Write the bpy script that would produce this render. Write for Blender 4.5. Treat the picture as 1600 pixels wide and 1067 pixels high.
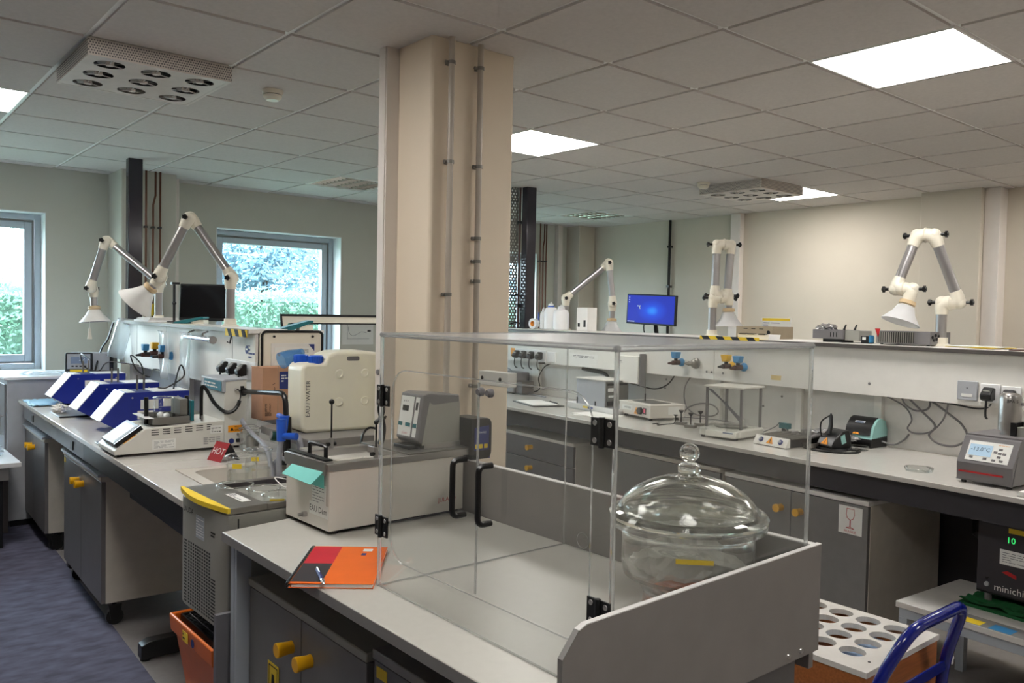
import bpy, bmesh, math, random
from mathutils import Vector, Matrix, Euler

random.seed(7)
D = bpy.data
SC = bpy.context.scene
C = SC.collection
for _o in list(D.objects):
    D.objects.remove(_o)

# ---------------------------------------------------------------- camera
CAMZ = 1.55
ZC = 2.66                                   # ceiling height
_y, _p, _r = 0.696620481, -0.0328625798, 0.0198993476
_f = Vector((math.sin(_y) * math.cos(_p), math.cos(_y) * math.cos(_p), math.sin(_p)))
_r0 = Vector((math.cos(_y), -math.sin(_y), 0))
_u0 = _r0.cross(_f)
_rt = math.cos(_r) * _r0 + math.sin(_r) * _u0
_up = -math.sin(_r) * _r0 + math.cos(_r) * _u0
_cd = D.cameras.new('camera')
_cam = D.objects.new('camera', _cd)
C.objects.link(_cam)
_m = Matrix((_rt, _up, -_f)).transposed().to_4x4()
_m.translation = Vector((0, 0, CAMZ))
_cam.matrix_world = _m
_cd.sensor_width = 36.0
_cd.lens = 1289.02 / 1600 * 36.0
_cd.clip_start = 0.05
_cd.clip_end = 400
SC.camera = _cam

# ---------------------------------------------------------------- sky, exposure
SC.view_settings.view_transform = 'Standard'
SC.view_settings.look = 'None'
SC.view_settings.exposure = 1.43
SC.view_settings.gamma = 1.0
SC.view_settings.use_curve_mapping = False
W = D.worlds.new('overcast_sky')
SC.world = W
W.use_nodes = True
_nt = W.node_tree
_bg = _nt.nodes['Background']
_tc = _nt.nodes.new('ShaderNodeTexCoord')
_sx = _nt.nodes.new('ShaderNodeSeparateXYZ')
_rp = _nt.nodes.new('ShaderNodeValToRGB')
_nt.links.new(_tc.outputs['Generated'], _sx.inputs[0])
_nt.links.new(_sx.outputs['Z'], _rp.inputs[0])
_rp.color_ramp.elements[0].position = 0.0
_rp.color_ramp.elements[0].color = (0.80, 0.92, 1.0, 1)
_rp.color_ramp.elements[1].position = 0.9
_rp.color_ramp.elements[1].color = (0.58, 0.79, 1.0, 1)
_nt.links.new(_rp.outputs[0], _bg.inputs[0])
_bg.inputs[1].default_value = 7.5
LED_STRENGTH = 8.5
SC.cycles.max_bounces = 14
SC.cycles.diffuse_bounces = 4
SC.cycles.glossy_bounces = 5
SC.cycles.transmission_bounces = 12
SC.cycles.transparent_max_bounces = 24
SC.cycles.use_denoising = True
SC.cycles.sample_clamp_indirect = 6.0
SC.cycles.blur_glossy = 0.5

# ---------------------------------------------------------------- materials
def lin(c):
    return tuple((v / 12.92 if v <= 0.04045 else ((v + 0.055) / 1.055) ** 2.4) for v in c)

def pm(name, rgb, rough=0.5, metal=0.0, var=0.05, scale=14.0, bump=0.0, coat=0.0, spec=None, stretch=None):
    """procedural surface: sRGB colour with a faint noise variation and an optional grain bump"""
    m = D.materials.new(name)
    m.use_nodes = True
    nt = m.node_tree
    b = nt.nodes['Principled BSDF']
    tc = nt.nodes.new('ShaderNodeTexCoord')
    n = nt.nodes.new('ShaderNodeTexNoise')
    n.inputs['Scale'].default_value = scale
    n.inputs['Detail'].default_value = 3
    src = tc.outputs['Object']
    if stretch:
        mp = nt.nodes.new('ShaderNodeMapping')
        mp.inputs['Scale'].default_value = stretch
        nt.links.new(src, mp.inputs[0])
        src = mp.outputs[0]
    nt.links.new(src, n.inputs['Vector'])
    r = nt.nodes.new('ShaderNodeValToRGB')
    l = lin(rgb)
    r.color_ramp.elements[0].position = 0.3
    r.color_ramp.elements[1].position = 0.7
    r.color_ramp.elements[0].color = tuple(v * (1 - var) for v in l) + (1,)
    r.color_ramp.elements[1].color = tuple(min(1, v * (1 + var)) for v in l) + (1,)
    nt.links.new(n.outputs['Fac'], r.inputs[0])
    nt.links.new(r.outputs[0], b.inputs['Base Color'])
    b.inputs['Roughness'].default_value = rough
    b.inputs['Metallic'].default_value = metal
    if spec is not None:
        b.inputs['Specular IOR Level'].default_value = spec
    if coat:
        b.inputs['Coat Weight'].default_value = coat
    if bump:
        bp = nt.nodes.new('ShaderNodeBump')
        bp.inputs['Strength'].default_value = bump
        bp.inputs['Distance'].default_value = 0.002
        nt.links.new(n.outputs['Fac'], bp.inputs['Height'])
        nt.links.new(bp.outputs[0], b.inputs['Normal'])
    return m

def sheet(name, tint=(0.97, 0.98, 0.97), ior=1.49, k=1.0, haze=0.0, gloss=0.02):
    """clear sheet: lets light straight through and mirrors by Fresnel on its outer faces"""
    m = D.materials.new(name)
    m.use_nodes = True
    nt = m.node_tree
    nt.nodes.clear()
    o = nt.nodes.new('ShaderNodeOutputMaterial')
    t = nt.nodes.new('ShaderNodeBsdfTransparent')
    t.inputs[0].default_value = tint + (1,)
    g = nt.nodes.new('ShaderNodeBsdfGlossy')
    g.inputs['Roughness'].default_value = gloss
    fr = nt.nodes.new('ShaderNodeFresnel')
    fr.inputs[0].default_value = ior
    ge = nt.nodes.new('ShaderNodeNewGeometry')
    inv = nt.nodes.new('ShaderNodeMath'); inv.operation = 'SUBTRACT'; inv.inputs[0].default_value = 1.0
    mul = nt.nodes.new('ShaderNodeMath'); mul.operation = 'MULTIPLY'
    mul2 = nt.nodes.new('ShaderNodeMath'); mul2.operation = 'MULTIPLY'; mul2.inputs[1].default_value = k
    nt.links.new(ge.outputs['Backfacing'], inv.inputs[1])
    nt.links.new(fr.outputs[0], mul.inputs[0])
    nt.links.new(inv.outputs[0], mul.inputs[1])
    nt.links.new(mul.outputs[0], mul2.inputs[0])
    mx = nt.nodes.new('ShaderNodeMixShader')
    nt.links.new(mul2.outputs[0], mx.inputs[0])
    nt.links.new(t.outputs[0], mx.inputs[1])
    nt.links.new(g.outputs[0], mx.inputs[2])
    last = mx.outputs[0]
    if haze:
        df = nt.nodes.new('ShaderNodeBsdfDiffuse')
        df.inputs[0].default_value = (0.8, 0.8, 0.8, 1)
        m2 = nt.nodes.new('ShaderNodeMixShader')
        m2.inputs[0].default_value = haze
        nt.links.new(last, m2.inputs[1])
        nt.links.new(df.outputs[0], m2.inputs[2])
        last = m2.outputs[0]
    nt.links.new(last, o.inputs[0])
    return m

def glass(name, col=(0.97, 0.99, 0.96), ior=1.47, rough=0.0, clear=0.0):
    m = D.materials.new(name)
    m.use_nodes = True
    nt = m.node_tree
    nt.nodes.clear()
    o = nt.nodes.new('ShaderNodeOutputMaterial')
    g = nt.nodes.new('ShaderNodeBsdfGlass')
    g.inputs['Color'].default_value = col + (1,)
    g.inputs['IOR'].default_value = ior
    g.inputs['Roughness'].default_value = rough
    last = g.outputs[0]
    if clear:
        t = nt.nodes.new('ShaderNodeBsdfTransparent')
        t.inputs[0].default_value = col + (1,)
        mx = nt.nodes.new('ShaderNodeMixShader')
        mx.inputs[0].default_value = clear
        nt.links.new(last, mx.inputs[1])
        nt.links.new(t.outputs[0], mx.inputs[2])
        last = mx.outputs[0]
    nt.links.new(last, o.inputs[0])
    return m

def emit(name, rgb, strength):
    m = D.materials.new(name)
    m.use_nodes = True
    b = m.node_tree.nodes['Principled BSDF']
    b.inputs['Base Color'].default_value = (0.02, 0.02, 0.02, 1)
    b.inputs['Emission Color'].default_value = tuple(rgb) + (1,)
    b.inputs['Emission Strength'].default_value = strength
    return m

def leaf(name, rgb, var=0.2, scale=2.0):
    """leaf cards: part of the daylight comes through from behind"""
    m = pm(name, rgb, 0.6, var=var, scale=scale)
    nt = m.node_tree
    b = nt.nodes['Principled BSDF']
    col = b.inputs['Base Color'].links[0].from_socket
    tr = nt.nodes.new('ShaderNodeBsdfTranslucent')
    nt.links.new(col, tr.inputs[0])
    mx = nt.nodes.new('ShaderNodeMixShader')
    mx.inputs[0].default_value = 0.45
    nt.links.new(b.outputs[0], mx.inputs[1])
    nt.links.new(tr.outputs[0], mx.inputs[2])
    nt.links.new(mx.outputs[0], nt.nodes['Material Output'].inputs[0])
    return m

def mixed(name, a, rgb, k):
    """a clear material partly clouded by a pale scattering surface (saw-cut edges, old plastic)"""
    nt = a.node_tree
    out = [n for n in nt.nodes if n.type == 'OUTPUT_MATERIAL'][0]
    src = out.inputs[0].links[0].from_socket
    d = nt.nodes.new('ShaderNodeBsdfDiffuse')
    d.inputs[0].default_value = lin(rgb) + (1,)
    t = nt.nodes.new('ShaderNodeBsdfTranslucent')
    t.inputs[0].default_value = lin(rgb) + (1,)
    m0 = nt.nodes.new('ShaderNodeMixShader')
    nt.links.new(d.outputs[0], m0.inputs[1]); nt.links.new(t.outputs[0], m0.inputs[2])
    m1 = nt.nodes.new('ShaderNodeMixShader'); m1.inputs[0].default_value = k
    nt.links.new(src, m1.inputs[1]); nt.links.new(m0.outputs[0], m1.inputs[2])
    nt.links.new(m1.outputs[0], out.inputs[0])
    a.name = name
    return a

M = dict(
    wall=pm('wall_paint', (0.795, 0.76, 0.70), 0.7, var=0.02, scale=3),
    wall_grey=pm('wall_paint_grey_green', (0.785, 0.785, 0.74), 0.7, var=0.02, scale=3),
    column=pm('column_paint', (0.90, 0.84, 0.755), 0.65, var=0.02, scale=3),
    tile=pm('ceiling_tile_mineral', (0.805, 0.78, 0.76), 0.9, var=0.04, scale=60, bump=0.15),
    bar=pm('white_steel_bar', (0.96, 0.955, 0.94), 0.28, var=0.02),
    dark=pm('dark_gap', (0.10, 0.09, 0.09), 0.9),
    vinyl=pm('grey_vinyl_floor', (0.56, 0.545, 0.54), 0.35, var=0.06, scale=30),
    carpet=pm('blue_grey_carpet', (0.345, 0.345, 0.42), 0.95, var=0.34, scale=9, bump=0.6, stretch=(1, 2, 1)),
    alu=pm('grey_window_aluminium', (0.68, 0.71, 0.74), 0.35, var=0.02),
    reveal=pm('white_reveal', (0.88, 0.89, 0.89), 0.6, var=0.02),
    pvc=pm('white_pvc_trunking', (0.87, 0.84, 0.81), 0.45, var=0.02),
    steelgrey=pm('painted_conduit', (0.72, 0.68, 0.63), 0.3, 0.0, var=0.05),
    top=pm('grey_white_laminate', (0.79, 0.775, 0.75), 0.18, var=0.02, scale=40),
    hoodtop=pm('hood_bench_laminate', (0.765, 0.755, 0.725), 0.35, var=0.02, scale=40),
    edge=pm('grey_edge_band', (0.52, 0.51, 0.50), 0.4),
    edge_d=pm('dark_edge_band', (0.31, 0.29, 0.28), 0.4),
    panel=pm('white_panel', (0.89, 0.88, 0.855), 0.4, var=0.02),
    apron=pm('grey_apron', (0.45, 0.445, 0.46), 0.35),
    apron_d=pm('charcoal_apron', (0.205, 0.20, 0.22), 0.4),
    black=pm('black_plastic', (0.06, 0.06, 0.065), 0.35),
    blacksteel=pm('black_steel', (0.075, 0.075, 0.085), 0.35),
    polegrey=pm('dark_slate_paint', (0.185, 0.18, 0.215), 0.13),
    door=pm('grey_door_laminate', (0.405, 0.395, 0.40), 0.4),
    door_l=pm('mid_grey_door', (0.47, 0.465, 0.46), 0.4),
    carcass=pm('beige_carcass', (0.77, 0.745, 0.70), 0.5),
    whiteboard=pm('white_board', (0.84, 0.83, 0.81), 0.45),
    knob=pm('yellow_knob', (0.93, 0.69, 0.08), 0.3),
    yellow=pm('yellow_print', (0.93, 0.80, 0.18), 0.5),
    greypanel=pm('grey_hood_panel', (0.525, 0.505, 0.495), 0.35),
    white_edge=pm('white_edge', (0.88, 0.87, 0.86), 0.4),
    cream=pm('cream_plastic', (0.90, 0.875, 0.81), 0.35, var=0.02),
    armalu=pm('anodised_tube', (0.68, 0.67, 0.67), 0.3, 0.75, var=0.03),
    hoodwhite=pm('hood_white', (0.88, 0.875, 0.86), 0.35),
    hoodgrey=pm('hood_inner', (0.52, 0.52, 0.53), 0.5),
    collar=pm('tan_collar', (0.80, 0.70, 0.55), 0.5),
    blue=pm('royal_blue_paint', (0.10, 0.17, 0.56), 0.3),
    bluetube=pm('blue_gloss_paint', (0.06, 0.11, 0.50), 0.18, coat=0.4),
    bluecap=pm('blue_plastic', (0.13, 0.36, 0.80), 0.35),
    lightblue=pm('tap_blue', (0.22, 0.52, 0.72), 0.4),
    tapyellow=pm('tap_yellow', (0.88, 0.68, 0.10), 0.4),
    brown=pm('brown_nozzle', (0.27, 0.16, 0.14), 0.4),
    copper=pm('copper_pipe', (0.40, 0.26, 0.19), 0.35, 0.5),
    steel=pm('stainless', (0.70, 0.69, 0.68), 0.28, 0.85, var=0.05),
    steel_d=pm('dull_stainless', (0.52, 0.51, 0.49), 0.4, 0.7, var=0.08),
    chrome=pm('chrome', (0.85, 0.85, 0.86), 0.12, 0.95, var=0.02),
    wash=pm('beige_grey_enamel', (0.84, 0.82, 0.785), 0.4, var=0.02),
    lcream=pm('instrument_cream', (0.83, 0.82, 0.785), 0.4, var=0.02),
    lgrey=pm('circulator_grey', (0.60, 0.595, 0.565), 0.45, var=0.02),
    mgrey=pm('mid_grey_plastic', (0.45, 0.44, 0.445), 0.4),
    cabgrey=pm('grey_cabinet_paint', (0.66, 0.67, 0.69), 0.4),
    whitep=pm('white_plastic', (0.92, 0.92, 0.92), 0.3, var=0.01),
    paper=pm('paper', (0.93, 0.925, 0.91), 0.8, var=0.02),
    label=pm('label_white', (0.90, 0.90, 0.88), 0.6, var=0.02),
    ink=pm('ink_black', (0.05, 0.05, 0.06), 0.6),
    ink_g=pm('ink_grey', (0.45, 0.45, 0.47), 0.6),
    ink_r=pm('ink_red', (0.72, 0.12, 0.14), 0.5),
    ink_b=pm('ink_navy', (0.13, 0.19, 0.45), 0.5),
    redsign=pm('red_card', (0.62, 0.12, 0.16), 0.5),
    orange=pm('orange_cover', (0.93, 0.42, 0.05), 0.45),
    crimson=pm('crimson_cover', (0.80, 0.10, 0.19), 0.45),
    charcoal=pm('charcoal_cover', (0.20, 0.18, 0.20), 0.45),
    bin=pm('orange_bin_plastic', (0.87, 0.43, 0.12), 0.4),
    mint=pm('mint_paper', (0.45, 0.81, 0.77), 0.6),
    teal=pm('teal_plastic', (0.09, 0.42, 0.45), 0.4),
    tealgrey=pm('teal_blue_print', (0.16, 0.45, 0.53), 0.5),
    palet=pm('pale_teal_plastic', (0.57, 0.76, 0.74), 0.4),
    beigetape=pm('masking_tape', (0.86, 0.76, 0.53), 0.6),
    knobgreen=pm('dark_green_plastic', (0.06, 0.25, 0.20), 0.4),
    green=pm('green_foam', (0.05, 0.34, 0.17), 0.9, bump=0.8, scale=120),
    kraft=pm('kraft_cardboard', (0.73, 0.55, 0.43), 0.8, var=0.05),
    kraft_d=pm('dull_cardboard', (0.62, 0.565, 0.48), 0.8, var=0.05),
    jerry=pm('natural_polyethylene', (0.925, 0.91, 0.835), 0.4, var=0.015),
    wood=pm('varnished_wood', (0.66, 0.40, 0.22), 0.35, var=0.18, scale=9, stretch=(1, 14, 14)),
    wood_in=pm('raw_wood', (0.50, 0.30, 0.18), 0.7, var=0.15, scale=9),
    trolwhite=pm('white_melamine', (0.86, 0.845, 0.82), 0.4),
    bluefilm=pm('blue_lining', (0.60, 0.70, 0.82), 0.5),
    warn=pm('warning_orange', (0.93, 0.60, 0.08), 0.5),
    hose=pm('grey_hose', (0.58, 0.59, 0.62), 0.35),
    sink=pm('sink_ceramic', (0.80, 0.775, 0.735), 0.3, var=0.01),
    foil=pm('aluminium_foil', (0.82, 0.82, 0.83), 0.22, 0.9, var=0.1, scale=40, bump=1.0),
    bluecloth=pm('blue_nitrile', (0.55, 0.73, 0.83), 0.6),
    screen_off=pm('screen_black', (0.05, 0.05, 0.075), 0.15),
    frost=sheet('frosted_film', (0.92, 0.97, 1.0), 1.45, 1.5, haze=0.30, gloss=.1),
    acryl=sheet('acrylic_sheet', (0.965, 0.97, 0.965), 1.49, 1.0, haze=0.012, gloss=.05),
    acryl_top=sheet('hazed_acrylic', (0.96, 0.965, 0.96), 1.49, 1.0, haze=0.16, gloss=.22),  # hood top: pale diffuse haze mixed in, rougher gloss
    bluefilm_clear=mixed('clear_blue_plastic', sheet('x', (0.70, 0.86, 0.97), 1.45, 1.2, gloss=.1), (0.50, 0.70, 0.88), .35),
    pane=sheet('window_glass', (0.93, 0.97, 0.97), 1.5, 1.0),
    thinglass=sheet('thin_lab_glass', (0.985, 0.992, 0.988), 1.5, 1.3, haze=0.0),
    glass=glass('thick_glass', (0.99, 0.994, 0.982), 1.47, 0.0, 0.12),
    glass_bowl=glass('thick_bowl_glass', (0.994, 0.995, 0.988), 1.47, 0.0, 0.24),
    acryl_edge=mixed('polished_acrylic_edge', glass('y', (0.97, 0.98, 0.98), 1.49, 0.03, 0.1), (0.93, 0.93, 0.93), .22),
    water=glass('water', (0.985, 0.995, 0.995), 1.33, 0.0, 0.6),
    led=emit('led_diffuser', (1.0, 0.965, 0.92), LED_STRENGTH),
    lcd=emit('lcd_pale_blue', (0.55, 0.76, 0.92), 0.27),
    touch=emit('touchscreen_white', (0.86, 0.90, 0.95), 0.33),
    lcd_d=emit('lcd_slate', (0.16, 0.22, 0.33), 0.22),
    greenled=emit('green_led', (0.05, 0.9, 0.2), 0.4),
    redlamp=emit('red_lamp', (1.0, 0.12, 0.22), 0.3),
    grille_white=pm('white_steel_grille', (0.86, 0.83, 0.80), 0.4),
    fan_d=pm('fan_dark', (0.20, 0.19, 0.18), 0.5),
    louvre=pm('louvre_mirror', (0.75, 0.74, 0.72), 0.2, 0.9),
    louvre_d=pm('louvre_dark', (0.23, 0.22, 0.21), 0.6),
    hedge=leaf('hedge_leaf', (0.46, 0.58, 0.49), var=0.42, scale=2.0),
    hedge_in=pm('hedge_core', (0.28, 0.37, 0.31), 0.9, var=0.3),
    tree=leaf('tree_leaf', (0.47, 0.57, 0.61), var=0.3, scale=0.6),  # pale bluish tint puts the distance haze into the leaf colour
    tree_y=leaf('tree_leaf_light', (0.60, 0.66, 0.55), var=0.2, scale=0.6),
    lawn=pm('lawn', (0.42, 0.47, 0.38), 0.9, var=0.2, scale=2),
    bark=pm('bark', (0.30, 0.25, 0.22), 0.9, var=0.2),
)
for _k, _s in (('jerry', 0.25), ('frost', 0)):
    if _s:
        _b = M[_k].node_tree.nodes['Principled BSDF']
        _b.inputs['Subsurface Weight'].default_value = _s
        _b.inputs['Subsurface Radius'].default_value = (0.03, 0.03, 0.02)

# ---------------------------------------------------------------- frames
class Frame:
    """the island benches stand a little askew of the ceiling grid: x = depth from the front edge, y = along the bench"""
    def __init__(s, ox, oy, deg):
        s.rz = -math.radians(deg)
        s.m = Matrix.Translation((ox, oy, 0)) @ Matrix.Rotation(s.rz, 4, 'Z')
WF = Frame(0, 0, 0)
LF = Frame(0.925, 2.739, 1.56)
RF = Frame(3.434, 1.133, 4.6)

def thing(name, label, cat, F=WF, loc=(0, 0, 0), rz=0.0, group=None):
    o = D.objects.new(name, None)
    C.objects.link(o)
    o.empty_display_size = 0.05
    o.matrix_world = F.m @ Matrix.Translation(loc) @ Matrix.Rotation(rz, 4, 'Z')
    o['label'] = label
    o['category'] = cat
    if group:
        o['group'] = group
    return o

def relabel(o, label, group=None):
    o['label'] = label
    if group:
        o['group'] = group
    return o

def dup(o, F=None, loc=None, rz=0.0, label=None, group=None, parent=None):
    c = o.copy()
    C.objects.link(c)
    if parent:
        c.parent = parent
    for ch in o.children:
        dup(ch, parent=c)
    if F is not None:
        c.matrix_world = F.m @ Matrix.Translation(loc) @ Matrix.Rotation(rz, 4, 'Z')
    if label:
        c['label'] = label
    if group:
        c['group'] = group
    return c

# ---------------------------------------------------------------- mesh builder
class B:
    def __init__(s):
        s.bm = bmesh.new()

    def box(s, x0, x1, y0, y1, z0, z1, mx=None):
        vs = [s.bm.verts.new(p) for p in ((x0, y0, z0), (x1, y0, z0), (x1, y1, z0), (x0, y1, z0),
                                          (x0, y0, z1), (x1, y0, z1), (x1, y1, z1), (x0, y1, z1))]
        for f in ((3, 2, 1, 0), (4, 5, 6, 7), (0, 1, 5, 4), (1, 2, 6, 5), (2, 3, 7, 6), (3, 0, 4, 7)):
            s.bm.faces.new([vs[i] for i in f])
        if mx is not None:
            bmesh.ops.transform(s.bm, matrix=mx, verts=vs)
        return s

    def prism(s, poly, axis, a, b):
        """2D outline extruded along an axis; x: (y,z)  y: (x,z)  z: (x,y)"""
        def P(p, t):
            return {'x': (t, p[0], p[1]), 'y': (p[0], t, p[1]), 'z': (p[0], p[1], t)}[axis]
        v0 = [s.bm.verts.new(P(p, a)) for p in poly]
        v1 = [s.bm.verts.new(P(p, b)) for p in poly]
        fs = [s.bm.faces.new(v0), s.bm.faces.new(v1)]
        n = len(poly)
        for i in range(n):
            j = (i + 1) % n
            fs.append(s.bm.faces.new((v0[i], v0[j], v1[j], v1[i])))
        bmesh.ops.recalc_face_normals(s.bm, faces=fs)
        return s

    def poly3(s, pts, th):
        """flat outline in space, thickened along its normal"""
        pts = [Vector(p) for p in pts]
        n = Vector((0, 0, 0))
        for i in range(len(pts)):
            n += pts[i].cross(pts[(i + 1) % len(pts)])
        n.normalize()
        v0 = [s.bm.verts.new(p) for p in pts]
        v1 = [s.bm.verts.new(p + n * th) for p in pts]
        fs = [s.bm.faces.new(v0), s.bm.faces.new(v1)]
        k = len(pts)
        for i in range(k):
            j = (i + 1) % k
            fs.append(s.bm.faces.new((v0[i], v0[j], v1[j], v1[i])))
        bmesh.ops.recalc_face_normals(s.bm, faces=fs)
        return s

    def ring(s, c, ax, r, n, e1):
        e2 = ax.cross(e1)
        return [s.bm.verts.new(c + e1 * (r * math.cos(2 * math.pi * i / n)) + e2 * (r * math.sin(2 * math.pi * i / n))) for i in range(n)]

    def loft(s, rings, caps=True, closed=False):
        fs = []
        for a, b in zip(rings, rings[1:] + ([rings[0]] if closed else [])):
            n = len(a)
            for i in range(n):
                j = (i + 1) % n
                fs.append(s.bm.faces.new((a[i], a[j], b[j], b[i])))
        if caps and not closed:
            fs.append(s.bm.faces.new(rings[0][::-1]))
            fs.append(s.bm.faces.new(rings[-1]))
        bmesh.ops.recalc_face_normals(s.bm, faces=fs)
        return s

    def tube(s, pts, r, n=8, smooth=0, caps=True):
        pts = [Vector(p) for p in pts]
        if smooth:
            pts = spline(pts, smooth)
        rs = r if isinstance(r, (list, tuple)) else [r] * len(pts)
        if len(rs) != len(pts):
            rs = [rs[0] + (rs[-1] - rs[0]) * i / (len(pts) - 1) for i in range(len(pts))]
        rings = []
        e = None
        for i, p in enumerate(pts):
            t = (pts[min(i + 1, len(pts) - 1)] - pts[max(i - 1, 0)]).normalized()
            if e is None:
                e = t.orthogonal().normalized()
            e = (e - t * e.dot(t))
            e = e.normalized() if e.length > 1e-6 else t.orthogonal().normalized()
            rings.append(s.ring(p, t, rs[i], n, e))
        return s.loft(rings, caps)

    def cyl(s, p0, p1, r0, r1=None, n=20):
        return s.tube([p0, p1], [r0, r0 if r1 is None else r1], n)

    def lathe(s, prof, c=(0, 0, 0), n=28, ax=(0, 0, 1), closed=False):
        """profile of (radius, height) turned about an axis through c"""
        ax = Vector(ax).normalized()
        c = Vector(c)
        e = ax.orthogonal().normalized()
        rings = [s.ring(c + ax * h, ax, max(r, 1e-4), n, e) for r, h in prof]
        return s.loft(rings, True, closed)

    def ball(s, c, r, n=14):
        return s.lathe([(r * math.sin(math.pi * i / n), -r * math.cos(math.pi * i / n)) for i in range(n + 1)], c, n * 2 if n < 10 else 20)

    def out(s, name, mat, parent=None, smooth=True, bev=0.0, label=None, seg=2):
        me = D.meshes.new(name)
        s.bm.to_mesh(me)
        s.bm.free()
        me.materials.append(M[mat] if isinstance(mat, str) else mat)
        if smooth:
            me.polygons.foreach_set('use_smooth', [True] * len(me.polygons))
            me.set_sharp_from_angle(angle=math.radians(34))
        o = D.objects.new(name, me)
        C.objects.link(o)
        if parent:
            o.parent = parent
        if bev:
            md = o.modifiers.new('bevel', 'BEVEL')
            md.width = bev
            md.segments = seg
            md.limit_method = 'ANGLE'
            md.angle_limit = math.radians(40)
        if label:
            o['label'] = label
        return o

def spline(pts, k):
    out = []
    n = len(pts)
    for i in range(n - 1):
        p0, p1, p2, p3 = pts[max(i - 1, 0)], pts[i], pts[i + 1], pts[min(i + 2, n - 1)]
        for j in range(k):
            t = j / k
            out.append(0.5 * ((2 * p1) + (p2 - p0) * t + (2 * p0 - 5 * p1 + 4 * p2 - p3) * t * t + (3 * p1 - p0 - 3 * p2 + p3) * t ** 3))
    out.append(pts[-1])
    return out

def fil(pts, r, k=6):
    """polyline with its corners rounded"""
    pts = [Vector(p) for p in pts]
    out = [pts[0]]
    for a, b, c in zip(pts, pts[1:], pts[2:]):
        d0, d1 = (a - b), (c - b)
        q = min(r, d0.length * .49, d1.length * .49)
        s0, s1 = b + d0.normalized() * q, b + d1.normalized() * q
        for i in range(k + 1):
            t = i / k
            out.append((1 - t) ** 2 * s0 + 2 * t * (1 - t) * b + t * t * s1)
    out.append(pts[-1])
    return out

def rrect(x0, x1, y0, y1, r, k=5, corners=(1, 1, 1, 1)):
    pts = []
    for ci, (cx, cy, a0) in enumerate(((x1 - r, y1 - r, 0), (x0 + r, y1 - r, 90), (x0 + r, y0 + r, 180), (x1 - r, y0 + r, 270))):
        if corners[ci]:
            for i in range(k + 1):
                a = math.radians(a0 + 90 * i / k)
                pts.append((cx + r * math.cos(a), cy + r * math.sin(a)))
        else:
            sx, sy = ((1, 1), (-1, 1), (-1, -1), (1, -1))[ci]
            pts.append((cx + r * sx, cy + r * sy))
    return pts

def box(parent, name, mat, x0, x1, y0, y1, z0, z1, bev=0.0, label=None, mx=None):
    return B().box(x0, x1, y0, y1, z0, z1, mx).out(name, mat, parent, bev=bev, label=label)

_txt = {}
def text(parent, name, s, o, rx, uy, size, mat='ink', align='CENTER', th=0.0004, label=None):
    """flat lettering laid on a surface at o, running along rx with up direction uy"""
    cu = D.curves.new('lettering', 'FONT')
    cu.body = s
    cu.size = size
    cu.align_x = align
    cu.align_y = 'CENTER'
    cu.resolution_u = 2
    to = D.objects.new('lettering', cu)
    me = D.meshes.new_from_object(to)
    D.objects.remove(to)
    rx = Vector(rx).normalized()
    uy = Vector(uy).normalized()
    nz = rx.cross(uy)
    o = Vector(o)
    for v in me.vertices:
        v.co = o + rx * v.co.x + uy * v.co.y + nz * (th + v.co.z)
    me.materials.clear()
    me.materials.append(M[mat])
    me.name = name
    ob = D.objects.new(name, me)
    C.objects.link(ob)
    ob.parent = parent
    if label:
        ob['label'] = label
    return ob

def plate(parent, name, mat, o, rx, uy, w, h, th=0.001, label=None):
    """thin plate centred at o, lying on a surface whose outward normal is rx x uy"""
    rx = Vector(rx).normalized()
    uy = Vector(uy).normalized()
    nz = rx.cross(uy)
    m = Matrix((rx, uy, nz)).transposed().to_4x4()
    m.translation = Vector(o)
    return B().box(-w / 2, w / 2, -h / 2, h / 2, 0, th, m).out(name, mat, parent, label=label)

def lines(parent, name, mat, o, rx, uy, w, h, n, th=0.0014, seed=1, frac=0.45):
    """rows of unreadable small print on a label"""
    rnd = random.Random(seed)
    rx = Vector(rx).normalized()
    uy = Vector(uy).normalized()
    m = Matrix((rx, uy, rx.cross(uy))).transposed().to_4x4()
    m.translation = Vector(o)
    b = B()
    st = h / n
    for i in range(n):
        yc = h / 2 - (i + 0.5) * st
        x = -w / 2
        while x < w / 2 - 0.02 * w:
            l = min(rnd.uniform(0.12, 0.4) * w, w / 2 - x)
            b.box(x, x + l, yc - st * frac / 2, yc + st * frac / 2, 0, th, m)
            x += l + 0.06 * w
            if rnd.random() < 0.2:
                break
    return b.out(name, mat, parent)

def triangle_sign(parent, name, o, rx, uy, size, th=0.0012, border='ink'):
    rx = Vector(rx).normalized(); uy = Vector(uy).normalized(); nz = rx.cross(uy)
    o = Vector(o)
    def tri(k, t0, mat, nm, par):
        pts = [o + (rx * math.cos(a) + uy * math.sin(a)) * size * k + nz * t0 for a in (math.radians(90), math.radians(210), math.radians(330))]
        return B().poly3(pts, 0.0006).out(nm, mat, par)
    p = tri(0.62, th, 'warn', name, parent)
    b = B()
    m = Matrix((rx, uy, nz)).transposed().to_4x4()
    m.translation = o + nz * (th + 0.0007)
    b.box(-size * 0.05, size * 0.05, -size * 0.05, size * 0.25, 0, 0.0005, m)
    b.box(-size * 0.05, size * 0.05, -size * 0.2, -size * 0.11, 0, 0.0005, m)
    b.out('warning_mark', 'ink', p)
    return p

def struct(name, b, mat, parent=None, **kw):
    o = b.out(name, mat, parent, **kw)
    if parent is None:
        o['kind'] = 'structure'
    return o

def sempty(name, loc=(0, 0, 0)):
    o = D.objects.new(name, None)
    C.objects.link(o)
    o.location = loc
    o['kind'] = 'structure'
    return o
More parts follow.
